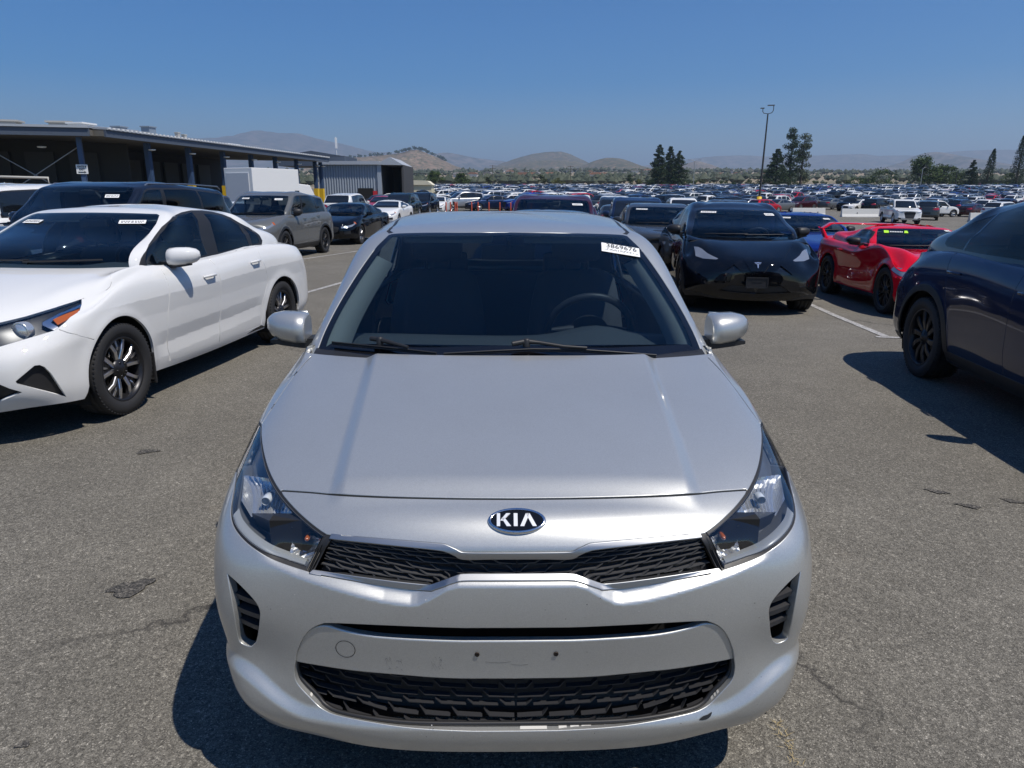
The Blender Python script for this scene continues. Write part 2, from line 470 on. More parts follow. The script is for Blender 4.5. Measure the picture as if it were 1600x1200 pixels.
WHEELS = {}
def wheel_meshes(style, r, wid, rim_r):
    """tyre, rim, disc meshes about the x axis, outer face towards +x"""
    k = (style, r, wid, rim_r)
    if k in WHEELS: return WHEELS[k]
    t = MB(); h = wid / 2
    prof = [(-h * .80, rim_r), (-h * .98, rim_r + (r - rim_r) * .35), (-h, rim_r + (r - rim_r) * .6), (-h * .93, r * .965), (-h * .80, r * .992), (-h * .5, r), (-h * .47, r * .985), (-h * .42, r * .985), (-h * .39, r), (-.02, r), (-.017, r * .985), (.017, r * .985), (.02, r), (h * .39, r), (h * .42, r * .985), (h * .47, r * .985), (h * .5, r), (h * .80, r * .992), (h * .93, r * .965), (h, rim_r + (r - rim_r) * .6), (h * .985, rim_r + (r - rim_r) * .34), (h * .96, rim_r + (r - rim_r) * .30), (h * .88, rim_r + .004), (h * .80, rim_r)]
    t.lathe(prof, 56)
    # shoulder tread blocks
    for q in range(64):
        a = 2 * math.pi * q / 64
        for sx in (-1, 1):
            t.box((sx * h * .86, (r * .976) * math.cos(a), (r * .976) * math.sin(a)), (h * .16, .009, .012), Matrix.Rotation(a, 3, 'X'))
    tm = t.mesh('tyre', M_TYRE)
    rm = MB()
    rm.lathe([(h * .86, rim_r + .008), (h * .90, rim_r + .004), (h * .86, rim_r - .008), (h * .55, rim_r - .016), (0, rim_r - .03), (-h * .85, rim_r - .015), (-h * .86, rim_r)], 56, mi=0)
    face = h * .72
    def spoke(a0, w0, w1, ri, ro, mi, tx=0.0, dep=.03, skew=0.0):
        vs = []
        for rad, ww, x, da in ((ri, w0, face + tx - .012, 0), ((ri + ro) / 2, (w0 + w1) / 2, face + tx + .004, skew / 2), (ro, w1, face + tx - .004, skew)):
            c, s_ = math.cos(a0 + da), math.sin(a0 + da)
            for dx, dw in ((-dep, -ww), (-.006, -ww), (0, -ww * .75), (0, ww * .75), (-.006, ww), (-dep, ww)):
                vs.append((x + dx, rad * c - dw * s_, rad * s_ + dw * c))
        fs = [(i * 6 + j, i * 6 + j + 1, (i + 1) * 6 + j + 1, (i + 1) * 6 + j) for i in range(2) for j in range(5)]
        rm.add(vs, fs, mi)
    if style == 'twotone':      # five split spokes, machined faces on black
        for q in range(5):
            a = 2 * math.pi * q / 5 + .3
            spoke(a, .034, .050, .05, rim_r - .006, 0, -.014, .03)
            spoke(a - .20, .014, .013, .06, rim_r - .004, 1, 0, .03, -.16); spoke(a + .20, .014, .013, .06, rim_r - .004, 1, 0, .03, .16)
            spoke(a + .02, .004, .010, .10, rim_r - .008, 1, -.008, .008)
        cap = (0, 0)
    elif style == 'turbine':
        for q in range(10):
            a = 2 * math.pi * q / 10; spoke(a, .018, .030, .04, rim_r - .003, 1, 0, .03, .16)
        cap = (1, 1)
    elif style == 'multi':
        for q in range(9):
            a = 2 * math.pi * q / 9; spoke(a - .06, .010, .009, .045, rim_r - .003, 1, 0, .03, -.10); spoke(a + .06, .010, .009, .045, rim_r - .003, 1, 0, .03, .10)
        cap = (1, 1)
    else:                       # five plain spokes
        for q in range(5):
            a = 2 * math.pi * q / 5; spoke(a, .034, .028, .04, rim_r - .003, 1, 0, .03)
        cap = (1, 1)
    rm.lathe([(face - .02, .075), (face - .002, .066), (face + .004, .034), (face + .010, .030), (face + .012, .001)], 24, mi=cap[0])
    for q in range(5):
        a = 2 * math.pi * (q + .5) / 5; rm.lathe([(face - .01, .007), (face + .006, .007), (face + .007, .001)], 8, c=(0, .05 * math.cos(a), .05 * math.sin(a)), mi=cap[1])
    dark = M_DARKALLOY
    sp = {'twotone': M_ALLOY, 'silver': M_ALLOY}.get(style, M_DARKALLOY)
    rmm = rm.mesh('rim', [M_ALLOY if style == 'silver' else dark, sp, mat('wheel_black', (.012, .012, .013), .3)])
    for p in rmm.polygons: pass
    d = MB(); d.lathe([(face - .075, .06), (face - .075, rim_r * .74), (face - .095, rim_r * .74), (face - .095, .05)], 32); d.box((face - .085, 0, rim_r * .62), (.07, .16, .09), mi=1)
    dm = d.mesh('brake_disc', [M_DISC, M_BLACK])
    WHEELS[k] = (tm, rmm, dm); return WHEELS[k]
def add_wheels(root, s, z0=0.0):
    tm, rm, dm = wheel_meshes(s.get('wheel', 'silver'), s['rw'], s.get('wt', .205), s['rim'])
    for y in (s['yF'], s['yR']):
        for sx in (1, -1):
            w_ = bpy.data.objects.new('wheel', tm); COL.objects.link(w_); w_.parent = root
            w_.location = (sx * s['track'], y, s['rw'] + z0); w_.rotation_euler = (s.get('wrot', .4) + y, 0, 0 if sx > 0 else math.pi)
            r_ = link('rim', rm, w_); d_ = link('brake_disc', dm, w_)
def offset_poly(poly, d):
    """inset a 2-D polygon (d>0 shrinks) by moving its vertices along their bisectors"""
    P = np.array(poly, float); A = np.roll(P, 1, 0); B = np.roll(P, -1, 0)
    t = B - A; t /= np.linalg.norm(t, axis=1)[:, None] + 1e-12; n = np.stack([-t[:, 1], t[:, 0]], 1)
    area = (P[:, 0] * B[:, 1] - B[:, 0] * P[:, 1]).sum()
    return P + n * d * (1 if area > 0 else -1)
def uvpoly_inset(sh, loop, d):
    """shrink an outline lying on a shell by d metres (uv is close to isometric)"""
    return [tuple(q) for q in offset_poly(loop, d)]

def seat(root, x, y, z, h=.62, w_=.5, m=None):
    b = MB()
    prof = [(0, .12), (.03, .2), (.12, .235), (.3, .25), (.45, .23), (h - .04, .2), (h, .14)]
    rows = []
    for zz, hw in prof:
        yy = y + .18 * zz
        dep = .06 if zz < h - .02 else .03
        rows.append([(x - hw, yy + dep, z + zz), (x - hw, yy, z + zz), (x - hw * .6, yy - dep * .6, z + zz), (x, yy - dep * .3, z + zz), (x + hw * .6, yy - dep * .6, z + zz), (x + hw, yy, z + zz), (x + hw, yy + dep, z + zz), (x, yy + dep * 1.6, z + zz)])
    b.grid(rows, close=True); b.add(rows[-1], [tuple(range(8))])
    hy = y + .18 * h
    b.lathe([(-.13, .01), (-.12, .07), (0, .09), (.12, .07), (.13, .01)], 12, axis='x', c=(x, hy + .03, z + h + .12))
    b.tube([(x - .06, hy + .02, z + h - .02), (x - .06, hy + .03, z + h + .1)], .008); b.tube([(x + .06, hy + .02, z + h - .02), (x + .06, hy + .03, z + h + .1)], .008)
    b.box((x, y - .22, z + .02), (w_, .5, .14))
    return b.build('seat', m or M_SEAT, root)
def steering_wheel(root, c, r=.185, tilt=R(25)):
    b = MB(); rot = Matrix.Rotation(tilt, 3, 'X'); c = Vector(c)
    pts = [c + rot @ Vector((r * math.cos(a), 0, r * math.sin(a))) for a in [2 * math.pi * i / 36 for i in range(37)]]
    b.tube(pts, .016, 10, caps=False)
    hub = [c + rot @ Vector((.085 * math.cos(a), .02, .07 * math.sin(a))) for a in [2 * math.pi * i / 20 for i in range(20)]]
    hub2 = [c + rot @ Vector((.06 * math.cos(a), .06, .05 * math.sin(a))) for a in [2 * math.pi * i / 20 for i in range(20)]]
    b.grid([hub, hub2], close=True); b.add(hub2, [tuple(range(20))]); b.add(hub, [tuple(range(20))])
    for a in (0, math.pi, -math.pi / 2): b.tube([c + rot @ Vector((.07 * math.cos(a), .015, .06 * math.sin(a))), c + rot @ Vector((r * math.cos(a), 0, r * math.sin(a)))], [.022, .014], 8)
    return b.build('steering_wheel', mat('wheel_leather', (.06, .06, .06), .45), root)
def text_mesh(name, body, size, m, parent, M, extrude=.0, align='CENTER', bold=0.0):
    cu = bpy.data.curves.new(name, 'FONT'); cu.body = body; cu.size = size; cu.extrude = extrude; cu.align_x = align; cu.align_y = 'CENTER'; cu.resolution_u = 2; cu.offset = bold
    o = bpy.data.objects.new(name, cu); COL.objects.link(o)
    dg = bpy.context.evaluated_depsgraph_get(); me = bpy.data.meshes.new_from_object(o.evaluated_get(dg))
    bpy.data.objects.remove(o); bpy.data.curves.remove(cu)
    me.name = name; me.materials.clear(); me.materials.append(m)
    q = link(name, me, parent); q.matrix_local = M; return q
def frame_on(p, n, up=(0, 0, 1)):
    """matrix: local z along the outward normal, local y close to up"""
    z = Vector(n).normalized(); x = Vector(up).cross(z).normalized(); y = z.cross(x)
    M = Matrix((x, y, z)).transposed().to_4x4(); M.translation = Vector(p); return M

def make_mirror(root, p, sx, pm, size=(.20, .13, .16), base=None):
    """door mirror: p = inner end of housing on the door (x>0 frame), housing reaches outwards; glass faces the rear (+y)"""
    b = MB(); L, H, D = size; N = 14
    prof = [(0.0, .80), (.03, .95), (.25, 1.0), (.6, .95), (.85, .72), (.96, .45), (1.0, .15)]
    rows = []
    for t, k in prof:
        r = []
        for q in range(N):
            a = 2 * math.pi * q / N; ca, sa = math.cos(a), math.sin(a)
            yy = (-D * .62 if ca < 0 else D * .30) * abs(ca) ** .75
            zz = H / 2 * (abs(sa) ** .8) * (1 if sa > 0 else -1)
            r.append((sx * (p[0] + .07 + t * L), p[1] + yy * k + .04 * t, p[2] + zz * k + .012 * t * t))
        rows.append(r)
    b.grid(rows, close=True); b.add(rows[0], [tuple(range(N))]); b.add(rows[-1], [tuple(range(N))])
    mo = b.build('door_mirror', pm, root)
    a = MB(); rows = []
    for t, y0, y1, z0, z1 in ((-.04, -.05, .05, -.62, -.18), (.04, -.05, .04, -.62, -.28), (.10, -.05, .03, -.58, -.30), (.17, -.04, .03, -.52, -.34), (.22, -.03, .02, -.46, -.36)):
        rows.append([(sx * (p[0] + t), p[1] + y0, p[2] + H * z0), (sx * (p[0] + t), p[1] + y1, p[2] + H * z0), (sx * (p[0] + t), p[1] + y1, p[2] + H * z1), (sx * (p[0] + t), p[1] + y0, p[2] + H * z1)])
    a.grid(rows, close=True, smooth=False); a.add(rows[-1], [(0, 1, 2, 3)])
    a.build('mirror_arm', M_BLACK, mo)
    g = MB(); g.prism([(sx * (p[0] + .085 + L * .9 * i), p[2] + H * .40 * j + .01) for i, j in ((0, -1), (.75, -.9), (.95, -.3), (.95, .3), (.75, .9), (0, 1))], 'y', p[1] + D * .27, p[1] + D * .315)
    g.build('mirror_glass', M_CHROME, mo)
    return mo
# ------------------------------------------------------------------ the silver hatchback in front
M_SILVER = paint('silver_metallic_paint', (.535, .54, .52), .66, .39, .05, .9, .05)
HERO_LOC, HERO_RZ = (0.0085, 1.45, 0.0), R(1.06)
def hero_disp(p, n):
    d = np.zeros_like(p); ax = np.abs(p[:, 0]); y, z = p[:, 1], p[:, 2]
    sm = lambda a, b, t: np.clip((t - a) / (b - a), 0, 1) ** 2 * (3 - 2 * np.clip((t - a) / (b - a), 0, 1))
    # raised centre of the bonnet between two soft creases
    m = sm(.14, .24, y) * (1 - sm(1.0, 1.15, y)) * (n[:, 2] > .3)
    xc = .43 + .055 * (y - .2)
    d[:, 2] += m * (.018 * (1 - sm(xc - .004, xc + .042, ax)))
    # lip pushed out along the bottom, front only
    f = (1 - sm(.26, .46, y))
    zl = .285 + .10 * sm(.5, .72, ax)
    lip = f * (1 - sm(zl - .03, zl + .015, z))
    d[:, 1] -= .019 * lip * (.5 + .5 * sm(.0, .5, ax)); d[:, 0] += .002 * lip * np.sign(p[:, 0]) * sm(.55, .72, ax)
    # shelf under the grille: everything above the crease is set back
    xs = np.array([0, .137, .165, .20, .23, .25, .31, .455, .52, .565, .75]); zs = np.array([.640, .640, .632, .6095, .594, .591, .598, .628, .642, .655, .70])
    zc = np.interp(ax, xs, zs)
    sh = f * sm(zc - .002, zc + .028, z) * (1 - sm(.56, .63, ax)) * (1 - sm(.668, .728, z))
    d[:, 1] += .024 * sh
    # swept hollow outside the lower intake
    hol = f * np.exp(-((z - .42) / .10) ** 2) * np.exp(-((ax - .66) / .085) ** 2)
    d[:, 1] += .018 * hol; d[:, 0] -= .008 * hol * np.sign(p[:, 0])
    return d
HERO = dict(L=4.06, yF=.83, yR=3.41, rw=.312, rim=.20, track=.755, wt=.19, wheel='silver', arch_gap=.045, flare=.012, pf=2.9, disp=hero_disp,
  body=dict(
    FC=[(0, .030, .178), (0, .012, .235), (0, .02, .36), (0, .012, .505), (0, .012, .610), (0, .032, .700), (0, .085, .768), (0, .165, .797), (0, .50, .862), (0, .80, .916), (0, .98, .954)],
    FK=[(.652, .125, .215), (.680, .105, .27), (.700, .10, .38), (.715, .10, .50), (.715, .115, .61), (.712, .15, .69), (.70, .225, .748), (.685, .34, .800), (.68, .64, .872), (.70, .90, .918), (.728, 1.10, .952)],
    side=[
     [(.752, .35, .245), (.768, .33, .295), (.788, .32, .40), (.800, .325, .50), (.804, .34, .60), (.803, .39, .69), (.791, .46, .760), (.775, .58, .822), (.764, .80, .880), (.752, 1.0, .925), (.742, 1.16, .956)],
     [(.82, .83, .22), (.832, .83, .30), (.838, .83, .42), (.839, .83, .52), (.839, .83, .62), (.836, .83, .71), (.825, .85, .785), (.807, .90, .848), (.795, 1.02, .895), (.775, 1.14, .932), (.752, 1.24, .960)],
     [(.80, 1.4, .19), (.835, 1.4, .26), (.855, 1.4, .40), (.8625, 1.4, .54), (.86, 1.4, .66), (.855, 1.4, .74), (.848, 1.4, .80), (.835, 1.41, .86), (.82, 1.42, .91), (.795, 1.44, .948), (.765, 1.46, .968)],
     [(.80, 2.3, .19), (.835, 2.3, .26), (.858, 2.3, .40), (.8625, 2.3, .55), (.8625, 2.3, .68), (.858, 2.3, .76), (.85, 2.3, .82), (.84, 2.3, .88), (.825, 2.3, .925), (.80, 2.3, .962), (.765, 2.3, .985)],
     [(.81, 3.41, .22), (.845, 3.41, .30), (.86, 3.41, .42), (.862, 3.41, .56), (.862, 3.41, .69), (.858, 3.41, .78), (.848, 3.41, .85), (.83, 3.41, .91), (.80, 3.41, .955), (.765, 3.40, .985), (.72, 3.38, 1.0)]],
    RK=[(.70, 3.92, .26), (.74, 3.95, .32), (.75, 3.96, .45), (.75, 3.95, .58), (.74, 3.93, .70), (.73, 3.90, .80), (.72, 3.87, .88), (.70, 3.84, .93), (.68, 3.81, .97), (.65, 3.78, .995), (.60, 3.72, 1.01)],
    RC=[(0, 4.02, .27), (0, 4.05, .33), (0, 4.06, .45), (0, 4.05, .58), (0, 4.02, .70), (0, 3.99, .80), (0, 3.97, .88), (0, 3.95, .93), (0, 3.92, .97), (0, 3.88, 1.0), (0, 3.80, 1.01)]),
  canopy=dict(
    WC=[(0, .94, .930), (0, .985, .957), (0, 1.345, 1.168), (0, 1.715, 1.352), (0, 1.80, 1.374), (0, 2.15, 1.408), (0, 2.5, 1.420)],
    WA=[(.735, 1.12, .935), (.725, 1.15, .960), (.648, 1.47, 1.168), (.556, 1.79, 1.343), (.515, 1.85, 1.362), (.30, 2.05, 1.394), (0, 2.55, 1.420)],
    side=[
     [(.765, 1.45, .945), (.752, 1.47, .975), (.700, 1.66, 1.18), (.600, 1.88, 1.347), (.550, 1.92, 1.366), (.32, 2.15, 1.397), (0, 2.6, 1.42)],
     [(.775, 2.35, .955), (.762, 2.35, .985), (.715, 2.35, 1.19), (.620, 2.35, 1.366), (.575, 2.35, 1.386), (.32, 2.40, 1.408), (0, 2.7, 1.42)],
     [(.765, 3.30, .975), (.752, 3.30, 1.005), (.69, 3.25, 1.20), (.59, 3.18, 1.365), (.545, 3.15, 1.385), (.3, 3.05, 1.412), (0, 2.95, 1.42)]],
    RK=[(.66, 3.78, .98), (.645, 3.76, 1.01), (.585, 3.70, 1.18), (.50, 3.58, 1.335), (.46, 3.52, 1.355), (.26, 3.35, 1.385), (0, 3.15, 1.41)],
    RC=[(0, 3.93, .98), (0, 3.90, 1.01), (0, 3.82, 1.18), (0, 3.68, 1.34), (0, 3.60, 1.36), (0, 3.45, 1.385), (0, 3.30, 1.40)]))

def build_hero():
    s = HERO
    root = thing('parked_car', 'silver hatchback facing the camera, filling the middle of the photo', 'car', HERO_LOC, HERO_RZ)
    root.rotation_euler = (0, R(.35), HERO_RZ)
    W = Matrix.Translation(HERO_LOC) @ root.rotation_euler.to_matrix().to_4x4(); Wi = W.inverted(); W3 = Wi.to_3x3()
    S = Surf(body_net(s), disp=arch_disp(s)); U, V = S.U, S.V
    us = dense(U, [30, 28, 24, 22, 24, 26, 26, 22, 18, 14, 12, 6, 6, 6]); vs = dense(V, [12, 22, 24, 20, 20, 16, 12, 22, 14, 12])
    B = Shell(S, us, vs)
    C = Surf(canopy_net(s), vmirror=True)
    D = Shell(C, dense(C.U, [10, 10, 8, 8, 10, 14, 14, 14, 8, 6, 6]), dense(C.V, [3, 12, 12, 5, 6, 6]))
    def px(sh, pts, closed=True, sub=5, sharp=(), raw=False, mirror=False):
        if not raw: pts = smooth_poly(pts, closed, sub, sharp)
        o = []
        for x, y in pts:
            q = W3 @ pix_ray(x, y); e = Wi @ Vector((0, 0, CAM_H))
            u = sh.ray(e, q)
            if u is None: u = sh.ray((-e.x, e.y, e.z), (-q.x, q.y, q.z))
            if u is None:
                # graze: nearest point to the ray where it passes the flank
                t = (.84 - e.x) / q.x if abs(q.x) > 1e-6 else 2.0
                u = sh.near(e + q * min(max(t, 1.2), 2.4))
            o.append(u)
        return o
    # ---- outlines measured on the right half of the photograph
    lamp = [(1193, 661), (1188, 663), (1189.5, 683), (1187, 711.5), (1179.7, 739.7), (1166.7, 765.7), (1149, 789.5), (1130, 809), (1112.5, 824), (1099.5, 833), (1128, 892), (1162, 880.5), (1192.7, 867.5), (1218.7, 850), (1236, 830.7), (1243.6, 813), (1243.8, 792), (1237, 761), (1229.5, 731), (1216.5, 696), (1201, 670)]
    lamp_uv = px(B, lamp, sharp=(0, 1, 9, 10))
    seam = [(-700, 0)]
    gu = [(812, 863), (850, 862.8), (891.4, 861.8), (902, 857.6), (919, 850), (927.5, 848.4), (991, 842.7), (1093, 833.5)]
    gu2 = [(812, 872.4), (850, 872.4), (891.4, 872.4), (906, 866), (919, 860.7), (936, 857.5), (1012.5, 849), (1096, 839.6)]
    gl = [(812, 897.3), (850, 897.3), (891.4, 897.3), (906, 901), (936, 911.7), (948.7, 912.8), (1012.5, 905.4), (1122, 889)]
    gl2 = [(812, 908), (850, 908), (893.5, 908), (910.5, 911.7), (934, 920), (948.7, 922.4), (1012.5, 913.9), (1127, 893.7)]
    def mono(o):
        k = [np.array([-1e-4, o[4][1]])]
        for q in o[4:]:
            if q[0] > max(k[-1][0], 0) + .004 or q is o[-1] or k[-1][0] > .4: k.append(q)
        return k
    def half(pts):              # open line starting at the centre: force u=0 there
        return mono(px(B, pts, closed=False, sub=5))
    L1, L2, L3, L4 = half(gu), half(gu2), half(gl), half(gl2)
    chrome_up = L1 + L2[::-1]; mesh_void = L2 + L3[::-1]; chrome_lo = L3 + L4[::-1]
    slot_top = [(806, 982), (912.5, 979), (1002.5, 974.7), (1092.5, 969.8), (1110.5, 971.4), (1126, 979), (1137.5, 992.7), (1146.5, 1015), (1148.5, 1031)]
    bar_top = [(806, 1008), (912.5, 1005.6), (1002.5, 1000), (1047.5, 994), (1081, 986), (1104, 979), (1122, 982), (1135, 993), (1144, 1015), (1146, 1031)]
    bar_bot = [(806, 1061.8), (912.5, 1059.6), (1002.5, 1052), (1070, 1044.5), (1146, 1031)]
    low_bot = [(806, 1144.6), (890, 1142), (980, 1134.5), (1070, 1117.6), (1104, 1105), (1128, 1082.8), (1145, 1062.5), (1149.5, 1044.5), (1148.5, 1031)]
    T1, T2, T3, T4 = half(slot_top), half(bar_top), half(bar_bot), half(low_bot)
    opening = T1 + T4[::-1]; bar = T2 + T3[::-1]
    vent = px(B, [(1252, 891), (1231, 910.7), (1209.4, 934.7), (1201.4, 950.7), (1201.4, 966.7), (1204, 993.4), (1209.4, 1004), (1217.4, 1006), (1230.8, 998.7), (1236, 982.7), (1244, 940), (1250, 905)], sharp=(0,))
    # bonnet
    hs = half([(812, 779.5), (900, 778.5), (1000, 776), (1080, 772), (1123, 768), (1167, 765)])
    seam_px = [(1190, 664), (1171, 638), (1150, 609), (1128, 581), (1106, 558)]
    hseam = px(B, seam_px, closed=False, sub=4)
    inner = px(B, lamp[1:6][::-1], closed=False, sub=4)
    hood = hs + inner + hseam + [np.array([hseam[-1][0], S.vmax + .05]), np.array([-1e-4, S.vmax + .05])]
    reg = [('void', B.side(arch_poly(s['yF'], s['rw'], .365))), ('void', B.side(arch_poly(s['yR'], s['rw'], .365)))]
    gap = lambda line, wd=.006: ('gap', B.stroke(line, wd))
    lampring = [np.array(q) for q in lamp_uv] + [np.array(lamp_uv[0])]
    reg += [('vent_void', vent)]
    lens = uvpoly_inset(B, lamp_uv, .0085)
    reg += [('lens', lens), ('lamp_frame', lamp_uv)]
    reg += [gap(hs, .0095), gap(hseam, .007)]
    reg += [gap(L1[:-1], .004), gap(L4[:-1], .004)]
    reg += [('grille_top_trim', chrome_up), ('mesh_void', mesh_void), ('grille_bottom_trim', chrome_lo)]
    reg.append(('grille_post', px(B, [(1088, 834.5), (1101, 832), (1130, 893), (1117, 894.5), (1121, 889), (1096, 839.6)], raw=True)))
    reg += [('number_bar', bar), ('opening', opening), ('hood', hood)]
    # flank: fender, doors
    fs = [(.40, .70), (.47, .665), (.56, .64)]
    reg.append(gap(B.side(fs), .005))
    d1 = [(1.30, .95), (1.29, .8), (1.25, .6), (1.24, .4), (1.26, .235)]
    d2 = [(2.33, .98), (2.34, .7), (2.33, .45), (2.31, .235)]
    d3 = [(3.30, 1.0), (3.22, .88), (3.08, .72), (2.98, .5), (2.94, .24)]
    dsl = [(1.26, .235), (2.0, .23), (2.94, .24)]
    for l in (d1, d2, d3, dsl): reg.append(gap(B.side(resample(l, .06, False)), .006))
    reg += [('front_door', B.side(resample([(1.30, 1.2), (1.29, .8), (1.25, .6), (1.24, .4), (1.26, .235), (2.31, .235), (2.33, .45), (2.34, .7), (2.33, 1.2)], .08))),
            ('rear_door', B.side(resample([(2.33, 1.2), (2.34, .7), (2.33, .45), (2.31, .235), (2.94, .24), (2.98, .5), (3.08, .72), (3.22, .88), (3.30, 1.2)], .08))),
            ('fender', B.side([(.40, .70), (.47, .665), (.56, .64), (.6, .2), (1.26, .2), (1.24, .4), (1.25, .6), (1.29, .8), (1.31, 1.0)]) + [np.array([hseam[-1][0], S.vmax + .05])] + hseam[::-1] + [lamp_uv[i] for i in range(0, -26, -2)])]
    tl = B.side([(3.62, .78), (3.70, .74), (3.9, .74)]) + B.front([(.62, .74), (.45, .78), (.45, .88), (.62, .93)], 6.0, -1) + B.side([(3.80, .93), (3.66, .90)])
    reg.append(('tail_lamp', tl))
    out = B.cut(reg, 'bumper_and_rear')
    P = M_SILVER
    bp = out['bumper_and_rear']
    # split the leftover into the front bumper cover and the rear shell
    c = bp[0][bp[2]].mean(1)
    def sub(pc, msk):
        F = pc[2][msk]; u, inv = np.unique(F, return_inverse=True); return pc[0][u], pc[1][u], inv.reshape(-1, 3)
    fb = sub(bp, c[:, 1] < 1.2); rb = sub(bp, c[:, 1] >= 1.2)
    bumper = piece('front_bumper', both(fb), P, root, .022)
    piece('rear_body', both(rb), P, root, .02)
    hoodo = piece('hood', both(out['hood']), P, root, .014)
    for sx, f in ((1, lambda q: q), (-1, mirror_piece)):
        piece('fender', [f(out['fender'])], P, root, .014)
        fd = piece('front_door', [f(out['front_door'])], P, root, .014); rd = piece('rear_door', [f(out['rear_door'])], P, root, .014)
        for dd, yy in ((fd, 2.17), (rd, 3.08)):
            h = MB(); h.tube([(sx * .858, yy - .10, .855), (sx * .885, yy - .075, .86), (sx * .888, yy + .075, .865), (sx * .862, yy + .10, .865)], [.01, .013, .013, .01], 8); h.build('handle', P, dd)
        piece('tail_lamp', [f(out['tail_lamp'])], M_RED, root, .01)
    tag(piece('seam_shade_strip', both(out['gap']), M_GAP, root, 0, -.0035), kind='stuff')  # black strip set into the shut lines, painting the shade between panels
    piece('grille_trim', both(out['grille_top_trim']), M_SATIN, root, .02, .003)
    piece('grille_trim', both(out['grille_bottom_trim']), M_SATIN, root, .02, .003)
    for f in (lambda q: q, mirror_piece): piece('grille_post', [f(out['grille_post'])], M_BLACK, root, .03, -.002)
    nb = piece('number_bar', both(out['number_bar']), P, root, .016, -.006, None, .007)
    # ---- upper grille: backing and slanting bars
    mv = out['mesh_void']
    gb = piece('grille_backing', both(mv), M_BLACK, root, 0, -.035)
    def surf_at(sh, u, v, off):
        p, n = sh.S.ev(np.array([u]), np.array([v])); return Vector(p[0] + n[0] * off)
    mvloop = np.array(mesh_void)
    def in_loop(loop, u, v): return inpoly(np.array([u]), np.array([v]), loop)[0]
    def scale_bars(loop, vc, nr, pit, rowh, shift, steep, dv, lon, drop, rise, off, dep, th, nm, mt, par):
        n = 9
        for r_ in range(-nr, nr + 1):
            for q in range(-3, 16):
                u0 = q * pit + ((r_ * shift) % pit); v0 = vc + r_ * rowh
                t = np.linspace(0, 1, n); uu = np.concatenate([u0 - steep * t[:4] / t[3], u0 - steep - lon * t[1:]]); vv = np.concatenate([v0 + dv - dv * t[:4] / t[3], v0 - drop * t[1:]])
                ww = np.concatenate([[.75, 1, 1, 1], 1 - .75 * t[1:]])
                vv = vv + rise(np.maximum(uu, 0))
                ok = (uu >= 0) & inpoly(uu, vv, loop)
                if ok.sum() < 2: continue
                idx = np.where(ok)[0]; idx = np.arange(idx[0], idx[-1] + 1)
                p, nn = B.S.ev(uu[idx], vv[idx]); p = p + nn * off; h = (ww[idx] * th)[:, None] * np.array([[0, .1, 1.0]])
                for sx in (1, -1):
                    m = np.array([sx, 1, 1]); D_ = np.array([0, dep, .002])
                    bars = MB(); bars.grid([[a * m, b * m, e * m, g * m] for a, b, e, g in zip(p + h / 2, p - h / 2, p - h / 2 + D_, p + h / 2 + D_)], close=True, smooth=False); bars.build(nm, mt, par, fix=False)
    umax = mvloop[:, 0].max(); vc = (L2[0][1] + L3[0][1]) / 2
    scale_bars(mvloop, vc, 5, .058, .0150, -.0255, .017, .0105, .062, .003, lambda u: np.interp(u, [0, .12, .2, umax], [0, 0, .002, .034]), -.010, .012, .0032, 'grille_blade', mat('grille_grey_plastic', (.06, .06, .062), .35), gb)
    # ---- lower grille: backing + honeycomb of scale-shaped blades
    low_loop = np.array(T3 + T4[::-1][1:])
    ovp = out['opening']
    lb = piece('intake_backing', both((ovp[0] + np.array([0, .075, 0]), ovp[1], ovp[2])), mat('intake_dark', (.01, .01, .011), .6), root, 0, 0)
    v0_, v1_ = low_loop[:, 1].min(), low_loop[:, 1].max()
    scale_bars(low_loop, (v0_ + v1_) / 2, 6, .080, .0205, .040, .014, .013, .062, .0012, lambda u: np.interp(u, [0, .3, .5, .62], [0, .004, .016, .03]), -.026, .013, .0028, 'intake_blade', mat('intake_plastic', (.03, .03, .032), .32), lb)
    rim_line = [surf_at(B, *q, -.02) for q in T4]
    fr = MB(); pts = [Vector((-q.x, q.y, q.z)) for q in rim_line[::-1]] + rim_line[1:]
    fr.tube([q + Vector((0, 0, .008)) for q in pts], .006, 6); fr.build('intake_frame', M_BLACK, root)
    chips = MB()
    rnd = random.Random(3)
    for i in range(len(rim_line) - 1):
        if rnd.random() < .62 and rim_line[i].x < .52:
            for sx in (1, -1):
                if sx < 0 and rnd.random() < .6: continue
                a = rim_line[i].lerp(rim_line[i + 1], .1); b = rim_line[i].lerp(rim_line[i + 1], rnd.uniform(.5, .95))
                up = Vector((0, .004, .005)); vs = [a + Vector((0, -.014, .002)), b + Vector((0, -.014, .002)), b + up, a + up]
                chips.add([(sx * q.x, q.y, q.z) for q in vs], [(0, 1, 2, 3)])
    tag(chips.build('broken_clips', mat('bare_plastic_chips', (.62, .6, .55), .7), root, fix=False), kind='stuff')
    # ---- side vents
    vp = out['vent_void']
